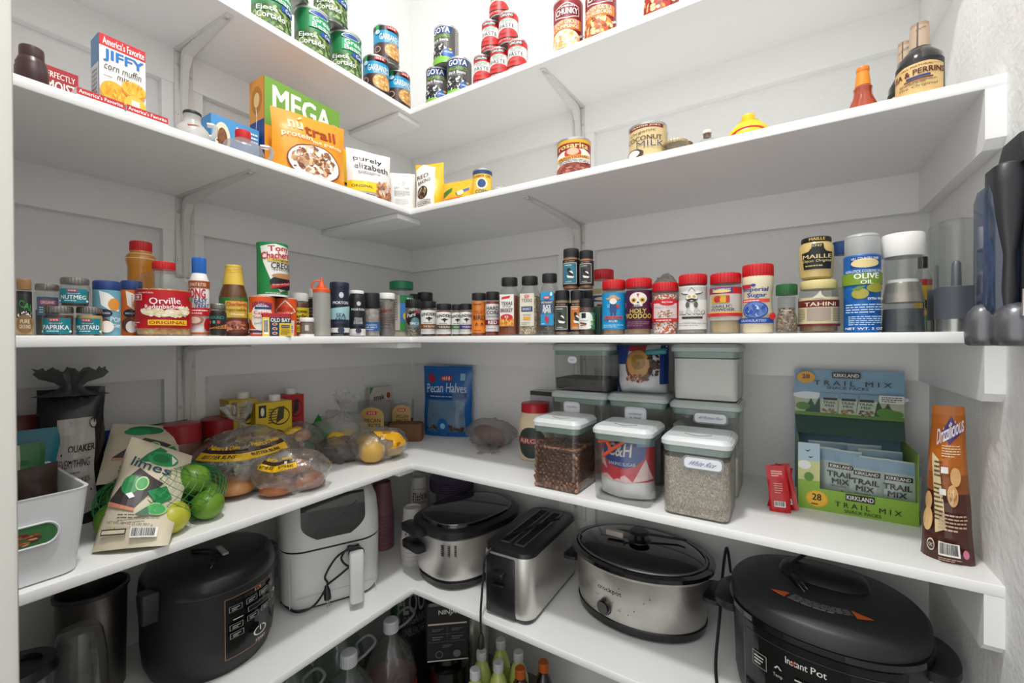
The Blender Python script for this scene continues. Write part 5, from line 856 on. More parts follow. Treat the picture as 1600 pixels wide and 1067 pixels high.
P=Vector((.035,-.195,ZS[4])); carton('snack_box','pale snack box with green corner behind the pecan tubs',P,.09,.02,.175,1.45,'#b8b0a8',front=[('r',0,0,100,100,'#c4bcb4'),('p',[(0,100),(0,86),(16,100)],'#2c8a3c'),('t','snak',40,80,48,10,'#1c1a1c',.04),('e',82,82,9,6,'#a83a2c')])
P=rw(4,705,.335); P=Vector((.235,-.062,ZS[4]))
pouch('pecan_pouch','bright blue standing pouch of pecan halves in the shelf corner',P,.182,hz(P,572),.06,.34,M('#1560a8',.25,bump=.2,scale=26),[('p',[(10,8),(90,6),(88,52),(12,52)],'#5a7890'),('b',50,12,38,5,50,3,['#3a241c','#5a3424','#2a1a14']),('r',8,6,92,8,'#1560a8'),('t','Pecan Halves',50,70,82,13,'#c8d4e0',.02,0,0,2),('p',[(8,54),(92,54),(92,63),(50,60),(8,62)],'#0d3c78'),('l',16,56,84,59,1,'#a8c0dc'),('p',[(12,88),(20,90),(24,84),(28,80),(20,76),(12,80)],'#a82030'),('r',78,80,88,90,'#8ab8c8'),('e',46,15,12,12,'#1560a8'),('e',46,16,5,4,'#8ab8d8')]+heb(50,83,22,8,'#a82030'),seed=31,wr=.004,curve=0)
Ps_=Vector((.45,-.105,ZS[4]+.002))
filmbag('sweet_potato_bag','knotted clear bag holding a brown sweet potato beside the blue pouch',Ps_,.085,.055,.045,.1,GL('#e4e2e0',.2,.15,.9,bump=.6,scale=30),seed=19,amp=.16,fr=3,knot=(.03,-.06,.02,.04,.3,-.8,-.1))
o=blobm(.062,.03,.028,M('#8a4f38',.6,var=.2,scale=20),.08,2.5,51,24,16,flat=False).build('sweet_potato'); o.location=Ps_+Vector((-.005,0,.034)); o.rotation_euler=(0,.15,-.1); tag(o,'brown sweet potato lying in the knotted clear bag','sweet potato')
bottle('starch_jar','cream plastic starch jar with red cap and dark label by the bean canister','jar',4,'R',811,862,625,.18,[(.95,0),(1,.04),(1,.72),(.86,.8),(.84,.84)],M('#d9c6a8',.35),cap=(.83,1,.85,M('#b01c28',.35),.02),labs=[(.06,.6,150,[('e',46,50,36,50,'#1c3a34'),('e',46,50,32,46,'#20302c'),('r',6,46,88,66,'#8a2028'),('t','ARGO',46,56,60,14,'#c8a8a0',.04)],{})],rot=-10)
P=rw(4,852,.31); carton('pantry_carton','white carton with dark top edge behind the starch jar',P,.075,.05,hz(P,610),0,'#c9c7ce',front=[('r',0,0,100,100,'#b9b7c4'),('r',0,93,100,100,'#3a4a3c'),('t','JARRO',60,82,60,6,'#2c2a34',.03)])
# square clear canisters
LIDW=M('#cfd3d3',.35); SEAL=M('#8fa59c',.5); LIDG=M('#b4bcba',.35)
CANP=GL('#eff1f0',.03,.06,1.0)
def canister(lb,px0,px1,gap,ytop,d,fill,fr,base=0,tagspec=None,rz=0,top=None,lab=None,seal=SEAL,lidm=LIDW,grp='clear square canisters',fr2=None):
    P,w_=span(4,'R',px0,px1,gap,d); P.z+=base; Pf=P+Vector((0,-d/2,0))
    H=top if top else hz(Pf,ytop)
    o=thing('food_canister',lb,'canister',P,rz,grp); lh=.018
    hb=H-lh
    MB(40).loft([(0,w_*.93,d*.93,.012),(.003,w_*.97,d*.97,.014),(hb*.2,w_*.985,d*.985,.014),(hb,w_,d,.014)],CANP,n=5,cap0=True,cap1=False).build('body',o)
    if fill:
        k=fr*hb; k2=(fr2 if fr2 is not None else fr)*hb; m=MB(50); n=5
        L=m.loft([(.0035,w_*.93,d*.93,.012),(hb*.2 if hb*.2<min(k,k2) else min(k,k2)*.5,w_*.95,d*.95,.013),(k,w_*.955,d*.955,.013)],fill,n=n)
        if k2!=k:
            nn=4*(n+1); 
            for q in range(len(m.v)-nn,len(m.v)):
                x,y,z=m.v[q]; m.v[q]=(x,y,k+(k2-k)*(x/w_+.5))
        if fill is BEANS:
            rnd=random.Random(5); nx=10; nz=int(k/(w_/nx)/.66)
            def bean(c,nrm):
                th=rnd.random()*PI; L=[]; a=.0078*(.85+.3*rnd.random()); b=.0050; t_=Vector((0,0,1)) if abs(nrm.z)<.5 else Vector((1,0,0)); s2=nrm.cross(t_); e1=t_*math.cos(th)+s2*math.sin(th); e2=nrm.cross(e1)
                for q,rr in ((-1,.05),(-.75,.66),(0,1),(.75,.66),(1,.05)): L.append([tuple(c+e1*a*q+(e2*math.cos(f)*b+nrm*math.sin(f)*b*.8)*rr) for f in [2*PI*i/8 for i in range(8)]])
                m.loops(L,M(rnd.choice(['#8a5a42','#7a4a36','#9c6c50','#6a4030','#a67a5c']),.25))
            hw,hd=w_*.955/2,d*.955/2
            for nrm,half,off in ((Vector((0,-1,0)),hw,hd),(Vector((1,0,0)),hd,hw),(Vector((-1,0,0)),hd,hw)):
                nn_=int(nx*half/hw)
                for j in range(nz+1):
                    for i in range(nn_):
                        u=-half+.006+(2*half-.012)*(i+.5*(j%2)+rnd.uniform(-.2,.2))/nn_; z=.007+(k-.009)*j/nz
                        c=Vector((u,-off,z)) if nrm.y else Vector((nrm.x*off,u,z)); bean(c+nrm*(-.0035),nrm)
            for _ in range(120): bean(Vector((rnd.uniform(-hw,hw)*.9,rnd.uniform(-hd,hd)*.9,k-.001)),Vector((0,0,1)))
        ob_=m.build('contents',o)
        if fill is BEANS or fill is RICE: ob_['kind']='stuff'
    MB(40).loft([(hb-.012,w_*.965,d*.965,.014),(hb+.001,w_*1.0,d*1.0,.016)],seal,n=5).build('seal',o)
    l=MB(35); l.loft([(hb,w_*1.0,d*1.0,.014),(hb+.002,w_*1.06,d*1.06,.018),(hb+lh*.55,w_*1.06,d*1.06,.018),(hb+lh*.8,w_*1.0,d*1.0,.016),(hb+lh*.9,w_*.98,d*.98,.015),(hb+lh*.9,w_*.94,d*.94,.013),(hb+lh,w_*.92,d*.92,.012)],lidm,n=5)
    l.tube(spl([(-w_*.2,-d*.18,H+.0004),(0,-d*.3,H+.0004),(w_*.2,-d*.18,H+.0004)]),.0009,M('#7d8482',.5),n=5); l.build('lid',o)
    if lab:
        cx,cz,lw2,lh2,sp,rim=lab; t=MB(30)
        pts=lambda a,b,rr:[(cx*w_+math.copysign(max(a/2-rr,0),math.cos(q))+rr*math.cos(q),cz*H+math.copysign(max(b/2-rr,0),math.sin(q))+rr*math.sin(q)) for q in [2*PI*(i+.5)/24 for i in range(24)]]
        A=pts(lw2,lh2,min(lh2/2,.009)); t.prism(A[::-1],-d/2-.0022,-d/2-.0004,M(rim,.5)); Bp=pts(lw2*.9,lh2*.76,min(lh2*.38,.007)); t.prism(Bp[::-1],-d/2-.003,-d/2-.002,M('#e6e8ee',.5))
        flat_label(None,(cx*w_-lw2*.4,-d/2-.0032,cz*H-lh2*.25),(lw2*.8,0,0),(0,0,lh2*.5),[('t',q[0],50,q[1],q[2],q[3],'#5a64a0',0,0,.25) for q in sp],mb=t); t.build('tag',o)
    return o,P,w_,H
BEANS=VOR('#3a2218','#4a2c20','#55362a',115,1.0,(1,1,1.35),.35); RICE=VOR('#cbbfb0','#ab9c8a','#e2d8cb',560,.8,(1,1,.5),.6); WFL=M('#dedbd8',.9,bump=.1,scale=30)
canister('clear canister two thirds full of brown beans, front left',832,903,.012,656,.115,BEANS,.66)
canister('clear canister holding a red, white and blue flour bag, front middle',926,1016,.014,668,.12,None,0)
canister('clear canister full of white rice with an oval name tag, front right',1034,1141,.014,685,.12,RICE,.83,lab=(.12,.70,.072,.026,[('White Rice',50,80,70)],'#8b8f92'))
zt=-T-.003-ZS[4]
_,pa,wa,Ha=canister('grey-lidded canister under the top left one in the rear row',862,946,.165,612,.13,M('#8a8682',.7),.5,lab=(-.1,.80,.045,.03,[('Long Rice',60,80,34)],'#cfd2d6'),lidm=LIDG)
_,pb,wb,Hb=canister('middle canister of the rear row under the chocolate chip bag',950,1040,.165,617,.13,M('#5a524c',.7,var=.3,scale=120),.5,lab=(0,.76,.052,.042,[('unsalted',76,70,24),('st. food',34,60,24)],'#cfd2d6'),lidm=LIDG)
_,pc_,wc,Hc2=canister('rear row canister of all purpose flour with an oval tag, under the right one',1048,1155,.165,628,.13,WFL,.80,fr2=.45,lab=(.1,.83,.07,.026,[('All Purpose Flour',50,84,60)],'#8b8f92'),lidm=LIDG)
canister('top left canister in the rear row, nearly empty with a small oval tag',864,950,.165,0,.13,M('#4a4644',.7,var=.3,scale=60),.3,base=Ha+.001,top=zt-Ha-.002,lab=(-.12,.66,.026,.018,[('Sugar',50,70,50)],'#cfd2d6'),lidm=LIDG)
canister('top right canister in the rear row full of white flour',1050,1155,.165,0,.13,WFL,.86,base=Hc2+.001,top=zt-Hc2-.002,lidm=LIDG)
# flour bag inside front middle canister
P,w_=span(4,'R',934,1010,.03,.085); P.z+=.005
fb=pouch('flour_bag','red, white and blue baking bag folded inside the front middle canister',P,w_*1.15,.140,.08,0,M('#dcd8d8',.4,bump=.2,scale=30),[('r',0,26,100,100,'#c8303c'),('p',[(0,26),(20,34),(36,26),(56,36),(70,26)],'#e8b8b8'),('p',[(70,26),(90,60),(100,30)],'#e8c8c8'),('p',[(0,50),(20,40),(10,70)],'#e8b8b8'),('e',50,70,40,24,'#1f3f8a'),('t','C&H',44,72,44,18,'#e0dcd4',.05),('t','BAKING SUGAR',50,52,50,5,'#c8d0e0',.02),('r',74,78,100,100,'#7aa8d8'),('r',0,84,20,100,'#5a4a6a')],wr=.005,seed=33,gus=.8,sharp=6)
clp=thing('bag_clip','orange plastic bag clip across the top of the folded flour bag','clip',P+Vector((-w_*.18,-.046,.108)),0)
for (x0,z0,x1,z1) in [(-.03,.008,.035,.022),(-.02,-.022,.034,.020),(-.012,.01,.0,-.008)]:
    MB(40).tube([(x0,0,z0),((x0+x1)/2,-.002,(z0+z1)/2+.001),(x1,0,z1)],[.0035,.0042,.003],M('#e8521c',.35),n=8).build('arm',clp)
# chocolate chip bag on top of middle canister
Pm2=pb.copy(); Pm2.z=pb.z+Hb+.001
pouch('chocolate_chip_bag','white and blue baking chip bag with a cookie picture on the rear middle canister',Pm2+Vector((.0,-.005,0)),.125,zt-Hb-.006,.09,.12,M('#c8c8cc',.3,bump=.25,scale=26),[('r',0,60,26,100,'#1f3a7c'),('p',[(0,60),(12,0),(0,0)],'#1f3a7c'),('r',86,20,100,100,'#1f3a7c'),('r',26,88,60,100,'#a8202c'),('e',48,58,27,34,'#6a4430'),('e',46,62,22,28,'#b08048'),('e',46,66,14,16,'#8a6a24'),('b',46,32,22,8,40,3,['#7a4a34','#5a2c20','#c89878']),('b',76,60,10,24,30,4,['#2c1a14','#4a2c20'])],seed=35,wr=.006,sharp=8)
o=MB(40).box((0,0,0),(.05,.012,.014),M('#2c7a80',.35),.004).build('bag_clip'); o.location=Pm2+Vector((.04,-.035,zt-Hb-.022)); o.rotation_euler=(0,-.1,.1); tag(o,'small teal bag clip at the top right of the chip bag','clip')
# trail mix display box
gt=.19; P,w_=span(4,'R',1247,1436,gt,.14); yb=.14
tm=thing('trail_mix_box','open cardboard display box of trail mix packs with blue sky lid and green front','box',P)
hf=.043; hl=hz(P+Vector((-w_/2,-.07,0)),690); hs_=hl; hbk=hz(P+Vector((0,.07,0)),579); hbk=min(hbk,.325)
CARD=M('#7d9a3a',.5); t_=.002
m=MB(30); w2=w_/2
m.box((0,0,t_/2),(w_,.14,t_),CARD); m.box((0,-.07+t_/2,hf/2),(w_,t_,hf),CARD); m.box((-w2+.018,-.07+t_/2,(hl+hf)/2),(.036,t_,hl-hf),CARD); m.box((-w2+t_/2,0,hl/2),(t_,.14,hl),CARD); m.box((w2-t_/2,0,hl/2),(t_,.14,hl),CARD)
flat_label(None,(-w2,-.0704,0),(w_,0,0),(0,0,hf),[('r',0,0,100,100,'#86b23a'),('e',17,52,10,38,'#e8b02c'),('e',17,52,8.6,33,'#f0bc34'),('t','28',17,60,8,30,'#2c2414',.05),('l',12,22,22,34,1,'#4a3a14'),('r',42,66,66,96,'#1f1c1a'),('t','KIRKLAND',54,81,22,18,'#e8e4dc',.04),('t','T R A I L   M I X',60,44,54,22,'#2a2c18',.03),('t','SNACK PACKS',56,18,30,14,'#2a2c18',.03)],mb=m)
flat_label(None,(-w2,-.0704,hf),(.036,0,0),(0,0,hl-hf),[('r',0,0,100,100,'#c9cc8c'),('r',0,60,100,100,'#a8c0cc'),('e',30,50,30,10,'#e4e8e4'),('r',0,0,100,16,'#86b23a'),('e',50,24,22,10,'#5a8a2c'),('p',[(30,84),(45,80),(60,86),(45,83)],'#1c1c1c'),('p',[(45,70),(58,66),(72,72),(58,69)],'#1c1c1c')],mb=m)
m.build('tray',tm)
m=MB(30); yb0=.07
m.box((0,yb0-t_/2,hbk/2),(w_*1.04,t_,hbk),M('#6b8fa8',.5)); za=hbk*.62
tree=lambda x,y,s:[('p',[(x-s*.5,y),(x+s*.5,y),(x,y+s*2.0)],'#1f4a34'),('p',[(x-s*.42,y+s*.7),(x+s*.42,y+s*.7),(x,y+s*2.5)],'#1f4a34')]
pk=lambda x,r:[('p',[(x-9,8),(x+7,8),(x+9+r,50),(x-7+r,52)],'#b8c4b0'),('p',[(x-8+r,38),(x+8+r,38),(x+9+r,50),(x-7+r,52)],'#7a9ab0'),('r',x-6,36,x+7,41,'#1f1c1a'),('t','TRAIL',x,31,13,5,'#2c2c24',.03),('t','MIX',x,24,9,5,'#2c2c24',.03),('b',x,13,7,5,20,1.8,['#8a5a34','#b8863c','#5a2c1c','#3a5a2c'])]
flat_label(None,(-w_*.52,yb0-t_-.0006,za),(w_*1.04,0,0),(0,0,hbk-za),[('r',0,0,100,100,'#7fa6c0'),('r',0,0,100,40,'#b4c0a0'),('r',0,0,100,8,'#5f8a2c'),('e',14,44,16,8,'#dfe6ea'),('e',90,44,14,7,'#dfe6ea')]+tree(16,8,12)+tree(24,8,13)+tree(78,8,12)+tree(86,8,11)+[('e',8,20,7,8,'#4f8a2c'),('e',84,16,8,9,'#4f8a2c'),('e',93,13,6,7,'#4f8a2c')]+pk(34,-2)+pk(51,0)+pk(67,2)+[('e',11,84,9,13,'#e0a02c'),('t','28',11,86,7,9,'#2c2414',.05),('r',36,84,62,96,'#1f1c1a'),('t','KIRKLAND',49,90,23,7,'#e8e4dc',.04),('t','T R A I L   M I X',54,73,70,10,'#262a30',.03),('t','SNACK PACKS',50,63,38,6,'#262a30',.03),('r',78,36,99,52,'#dcdcd8'),('l',80,38,97,50,3,'#333333')],mb=m)
m.build('lid_panel',tm)
m=MB(30); m.add([(-w2*1.04,yb0-t_,za),(w2*1.04,yb0-t_,za),(w2,yb0-.035,hl+.0),(-w2,yb0-.035,hl+.0)],[(0,1,2,3)],M('#3c5a50',.5)); m.build('inner_flap',tm)
def snack(dx,dy,z,rz,rx,lb,s=1):
    return pouch('trail_mix_pack',lb,P+Vector((dx,dy,z)),.068*s,.11*s,.02,rz,M('#a9b8b0',.25,bump=.2,scale=30),[('r',0,78,100,97,'#7d9cb0'),('r',22,66,82,74,'#1f1c1a'),('t','KIRKLAND',52,70,52,5,'#e8e4dc',.03),('t','TRAIL',50,56,62,9,'#2c2c24',.05),('t','MIX',50,44,40,9,'#2c2c24',.05),('r',0,0,100,22,'#7a8a5a'),('b',50,14,36,12,40,4.5,['#8a5a34','#b8863c','#5a2c1c','#c8a86c','#3a5a2c']),('l',26,34,80,38,1,'#777777')],group='trail mix packs in the display box',rx=rx,seed=int(dx*900)+50,film=1)
for dx,dy,z,rz,rx,lb in [(-.055,-.03,.006,.0,-.12,'trail mix pack at the far left of the box, behind the post'),(-.02,-.042,.008,.0,-.05,'trail mix pack standing second from the left in the box'),(.018,-.05,.002,-.12,-.1,'shorter trail mix pack leaning in the middle of the box'),(.045,-.022,.01,.06,-.12,'trail mix pack standing behind the two right ones'),(.064,-.05,.0,-.1,-.05,'trail mix pack at the front right of the box'),(-.035,.012,.01,.05,-.15,'trail mix pack in the second row, left'),(.02,.02,.01,0,-.15,'trail mix pack in the second row, middle')]:
    snack(dx,dy,z,rz,rx,lb)
# red stick packets
for i,(px,py,rz,t,lb) in enumerate([(1212,795,.5,-.25,'red drink stick packet at the left of the small pile'),(1219,800,.1,-.18,'red drink stick packet standing in front of the small pile'),(1232,797,-.25,-.25,'red drink stick packet at the right, touching the trail mix box')]):
    Pz=on(4,px,py); pouch('drink_stick_packet',lb,Pz,.036,.088,.008,rz,M('#b8141c',.28),[('r',20,74,80,92,'#c81a22'),('l',24,76,76,90,3,'#e8c8c0'),('l',30,40,70,64,5,'#e09a90'),('bar',24,12,76,24,'#222222')],rx=t,ry=(.35,-.05,-.25)[i],seed=60+i,gus=.3,sharp=12,group='red drink stick packets')
# brown crisp pouch
P=onz(ZS[4],1480,872); Pt=P
brn='#4a2418'
pouch('crisp_pouch','tall orange to brown crisp bag with opened top, standing by the right wall',P,pw(P,86),hz(P,634),.042,face(P)-.1,M('#a8601c',.3,bump=.2,scale=22),[('r',0,56,100,100,'#b8661c'),('r',0,44,100,57,'#93501a'),('r',0,0,100,45,brn),('p',[(36,84),(60,94),(92,84),(60,76)],'#4a2a6a'),('t','Drizzilicious',60,85,72,10,'#ece4ec',.05,8),('l',40,68,88,76,5,'#e8c8a0'),('p',[(14,70),(34,66),(52,22),(30,18)],'#dcc89c'),('l',22,26,44,66,14,'#5a4428'),('e',74,56,12,6,'#d8a870'),('e',66,44,12,7,'#d8a870'),('b',66,44,8,5,14,2,['#b8804c','#e8c898']),('r',40,58,58,62,'#e8e4dc'),('r',36,44,52,48,'#e8e4dc'),('e',10,38,9,6,'#d8a870'),('e',12,26,11,8,'#e0b47c'),('l',36,21,94,33,5,'#c8a890'),('e',22,10,8,4,'#e8e0d8'),('e',22,10,6.6,3.2,brn),('t','CRC',22,10,9,2.4,'#e8e0d8',.02),('bar',38,5,78,14,'#1c1c1c'),('l',38,1.5,80,4,2,'#c8a890'),('e',88,8,5,3,'#d87a9c')],seed=70,taper=.42,gus=.85,sharp=5,wr=.005)
# ---------------- lowest shelf: appliances ----------------
Z5=ZS[5]; BLK=M('#141416',.35,coat=.15); BLKM=M('#1b1b1d',.5,bump=.05,scale=200); GLOSS=M('#0b0b0c',.08,coat=.8)
STEEL=M('#d2cfcb',.28,.9,bump=.12,scale=40,stretch=(60,60,.6)); STEELD=M('#c4c0bb',.3,.9,bump=.2,scale=30,var=.12,stretch=(1,1,1)); CORD=M('#17171a',.45)
def surfwrap(fn,eps=.0004): return lambda x,y,k: fn(x,y,k*eps)
def plug(o,P,d,m=CORD):
    P=Vector(P); d=Vector(d).normalized(); s_=d.orthogonal().normalized()
    pg=MB().tube([P,P+d*.012,P+d*.03,P+d*.034],[.004,.008,.009,.008],m,n=10).build('plug',o)
    for k in (-1,1): MB(20).tube([P+d*.034+s_*.0035*k,P+d*.05+s_*.0035*k],[.0015,.0013],M('#d8d4cc',.2,1),n=4).build('prong',pg)
# rice cooker
P=Vector((.172,-.785,Z5)); rc=thing('rice_cooker','large matte black round rice cooker with touch panel on its front','rice cooker',P,face(P,16))
rr_=.122; hb=.175
MB(45).lathe([(rr_*.86,0),(rr_*.9,.006),(rr_*.97,.03),(rr_,.07),(rr_,hb)],BLKM,n=72).build('body',rc)
MB(45).lathe([(rr_*1.005,hb),(rr_*1.02,hb+.003),(rr_*1.0,hb+.022),(rr_*.93,hb+.036),(rr_*.7,hb+.044),(rr_*.3,hb+.047),(.0005,hb+.047)],BLK,n=72).build('lid',rc)
m=MB(30); m.loft([(hb-.03,.03,.03,.006),(hb+.02,.036,.034,.008),(hb+.026,.03,.03,.006)],BLK,cx=-rr_*.96,cy=-rr_*.42); m.build('hinge',rc)
MB(30).box((rr_*.98,-rr_*.1,hb+.01),(.02,.035,.028),BLK,.004).build('hinge',rc)
btn=lambda x,y,w=20,h=9,t='BROWN RICE':[('r',x-w/2,y-h/2,x+w/2,y+h/2,'#9a9896'),('r',x-w/2+1,y-h/2+.7,x+w/2-1,y+h/2-.7,'#0d0d0e'),('l',x-w/2+4,y-h/2+1.6,x+w/2-4,y+h/2-2,2,'#c8c6c2')]
pan=[('r',2,2,98,98,'#a87c5c'),('r',3.2,3,96.8,97,'#0d0d0e'),('t','AROMA',32,92,30,4,'#3a3836',.02),('r',50,90,64,96,'#a87c5c'),('t','R',57,93,8,4,'#0d0d0e',.03)]+btn(18,80)+btn(44,81)+btn(68,82)+btn(88,84,16)+btn(18,52)+btn(44,54)+btn(70,56)+btn(88,62,16)+btn(18,40)+btn(88,50,16)+[('r',34,66,74,74,'#9a9896'),('r',35,66.6,73,73.4,'#0d0d0e'),('t','88:88',54,70,28,5,'#2c2a28',.03),('t','+',88,73,12,7,'#d8d6d2',.03),('r',12,65,26,66.5,'#d8d6d2'),('e',54,26,12,7.5,'#e0deda'),('e',54,26,9.5,6,'#0d0d0e'),('r',51,25,57,35,'#0d0d0e'),('r',53,25.5,55,34,'#e0deda'),('t','START',54,13,18,3.6,'#e0deda',.02)]
cyl_label(rc,lambda z:rr_+.0004,.035,hb-.012,58,pan,seg=72,name='control_panel',rough=.15,off=22)
Pl_=Vector((.02,-.06,hb+.055)); MB().tube(spl([(-.03,.02,hb+.05),(-.005,-.01,hb+.053),(.0,-.04,hb+.05)]),.003,CORD).build('cord',rc); plug(rc,(-.002,-.042,hb+.047),(-.5,-.8,-.1)); MB(30).box((.012,-.03,hb+.05),(.012,.05,.006),M('#b8b4b0',.2,.3),.002).build('cord_tag',rc)
# air fryer
P=Vector((.160,-.487,Z5)); th=math.radians(63); af=thing('air_fryer','white air fryer with black window and front handle, its cord looped over the handle','air fryer',P,th)
AFW=M('#d9d9d8',.35); w_,d_,H_=.25,.225,.285
drw=MB(40).loft([(.004,w_*.9,d_*.9,.05),(.02,w_*.97,d_*.97,.055),(.15,w_,d_,.06)],AFW,n=8).build('basket_drawer',af)
MB(40).loft([(0,w_*.88,d_*.88,.05),(.005,w_*.91,d_*.91,.05)],BLK,n=8).build('foot_ring',af)
MB(40).loft([(.15,w_*.985,d_*.985,.058),(.155,w_*.985,d_*.985,.058)],BLK,n=8).build('seam',af)
ub=[(.155,w_,d_,.06),(.2,w_*.995,d_*.995,.06),(.25,w_*.96,d_*.95,.06),(.275,w_*.88,d_*.86,.06),(.285,w_*.7,d_*.66,.05)]
MB(50).loft(ub,AFW,n=8).build('upper_body',af)
# dark screen following the sloped front
def yf(z):
    for (z0,_,d0,*_q),(z1,_,d1,*_r) in zip(ub,ub[1:]):
        if z<=z1: return -(d0+(d1-d0)*(z-z0)/(z1-z0))/2
    return -ub[-1][2]/2
def scr(x,y,k):
    z=.178+(.279-.178)*y/100; u=(x/100-.5)*2; wz=.078*(1 if y>40 else math.sin(PI/2*(.35+.65*y/40))); xx=u*wz
    return (xx,yf(z)-.001-.0004*k+ (max(0,abs(xx)-.055)**2)*2.0,z)
g=Gx(scr,[i*8 for i in range(1,13)],[i*8 for i in range(1,13)],rough=.08); g.col=lambda c:GLOSS if c=='#080808' else M(c,.4)
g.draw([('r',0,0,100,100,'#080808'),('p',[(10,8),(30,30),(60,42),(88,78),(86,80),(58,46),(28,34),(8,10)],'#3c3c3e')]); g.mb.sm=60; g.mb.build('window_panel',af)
flat_label(af,(-w_*.42,-d_/2-.0004,.02),(w_*.84,0,0),(0,0,.12),[('r',0,0,1,100,'#a9a9a8'),('r',99,0,100,100,'#a9a9a8'),('r',0,16,100,17,'#a9a9a8')],name='drawer_outline')
hx=.045
MB(30).box((hx,-d_/2-.022,.135),(.034,.05,.026),GLOSS,.006).build('handle_root',drw)
MB(40).loft([(.02,.030,.016,.007),(.024,.034,.02,.008),(.14,.036,.022,.008),(.148,.033,.018,.007)],AFW,cx=hx,cy=-d_/2-.052,n=5).build('handle',drw)
yo=-d_/2
MB().tube(spl([(-.12,yo+.06,.014),(-.09,yo-.005,.012),(-.05,yo-.012,.02),(-.02,yo-.018,.065),(-.025,yo-.02,.09),(0,yo-.03,.135),(.03,yo-.046,.155),(.062,yo-.04,.145),(.06,yo-.03,.11),(.03,yo-.03,.105),(.012,yo-.03,.13),(.03,yo-.03,.15),(.05,yo-.03,.12),(.02,yo-.02,.09),(-.02,yo-.018,.066)],6),.0028,CORD,n=8).build('cord',af)
plug(af,(-.022,yo-.019,.066),(.05,-.35,-1))
# paper cups
CUP=M('#cfcbc8',.55)
def cups(P,n,lb,r=.031,up=False,cm=CUP,txt=True,dz=.012,grp='stacks of paper cups'):
    o=thing('cup_stack',lb,'cups',P,face(P),grp); h=.105
    for i in range(n):
        z=i*dz; MB(40).lathe([(r*1.2,z),(r*1.22,z+.003),(r*1.17,z+.004),(r*.86,z+h),(r*.84,z+h+.002),(r*.78,z+h+.001),(r*.78,z+h-.004),(.001,z+h-.004)] if i==n-1 else [(r*1.2,z),(r*1.22,z+.003),(r*1.17,z+.004),(r*1.12,z+dz+.004)],cm,n=36,caps=(i==n-1)).build('cup',o)
    if txt:
        z=(n-1)*dz; rf=lambda q:r*1.17+(r*.86-r*1.17)*(q-z)/h
        cyl_label(o,rf,z+.02,z+h-.025,150,[('t','WAFFLE',54,40,66,40,'#5a2418',.04,180),('t','fresh every day',50,82,60,14,'#5a2418',.0,180,.2),('t','HOUSE',50,8,50,14,'#5a2418',.04,180)])
cups(Vector((.267,-.268,Z5)),6,'stack of upside-down white printed paper cups between the air fryer and the steel cooker')
cups(Vector((.15,-.12,Z5)),9,'taller stack of white printed cups in the shelf corner')
cups(Vector((.115,-.255,Z5)),10,'stack of pink-rimmed cups behind the right side of the air fryer',cm=M('#8a5a68',.5),txt=False)
o=thing('plate_stack','stack of dark purple paper plates behind the steel cooker','plates',Vector((.262,-.075,Z5)))
for i in range(12): MB(40).lathe([(.05,.16+i*.0035),(.075,.168+i*.0035),(.076,.17+i*.0035),(.05,.1625+i*.0035)],M('#5a4a6e' if i%2 else '#8a7a92',.5),n=36).build('plate',o)
MB(40).lathe([(.05,0),(.055,.01),(.055,.16),(.05,.161)],M('#5c5560',.5),n=36).build('bowl_pile',o)
# steel multicooker
P=Vector((.432,-.200,Z5)); pc=thing('pressure_cooker','oblong steel cooker with black rim, glass lid and stacked side handles','cooker',P,-.2)
PW,PL,PH=.235,.305,.165
MB(40).oval([(0,PW*.84,PL*.86),(.008,PW*.93,PL*.94),(.022,PW*.95,PL*.96),(.024,PW*.93,PL*.94),(.032,PW*.95,PL*.96)],BLK,p=2.7,n=64).build('base',pc)
MB(40).oval([(.032,PW*.97,PL*.975),(.05,PW,PL),(PH*.86,PW,PL)],STEEL,p=2.7,n=64).build('steel_body',pc)
MB(40).oval([(PH*.86,PW*1.01,PL*1.01),(PH*.9,PW*1.06,PL*1.05),(PH*.99,PW*1.06,PL*1.05),(PH*1.03,PW*.98,PL*.98),(PH*1.03,PW*.86,PL*.88)],BLK,p=2.7,n=64).build('rim',pc)
MB(50).oval([(PH*1.03,PW*.9,PL*.92),(PH*1.07,PW*.89,PL*.91),(PH*1.08,PW*.84,PL*.87),(PH*1.1,PW*.5,PL*.55),(PH*1.11,PW*.02,PL*.02)],GLOSS,p=2.6,n=64).build('lid',pc)
MB(50).oval([(PH*1.075,PW*.88,PL*.9),(PH*1.083,PW*.87,PL*.895),(PH*1.083,PW*.85,PL*.88)],M('#8a8886',.2,.9),p=2.6,n=64,cap0=False,cap1=False).build('lid_trim',pc)
for z,ww in ((PH*.90,.095),(PH*.62,.085)):
    m=MB(40); m.loft([(z-.012,ww*.8,.03,.012),(z-.008,ww,.042,.015),(z+.008,ww,.044,.015),(z+.012,ww*.85,.034,.012)],BLK,cx=-.045,cy=-PL*.5-.006,n=5); m.build('handle',pc)
m=MB(20)
for c in range(3):
    for r_ in range(6):
        a=math.radians(-90+24+c*9.5); x=PW/2*math.copysign(abs(math.cos(a))**(2/2.7),math.cos(a)); y=-PL/2*abs(math.sin(a))**(2/2.7)
        m.box((x*1.0,y-.0008,PH*.62+r_*.0052),(.0135,.002,.0022),BLK)
m.build('vent_slots',pc)
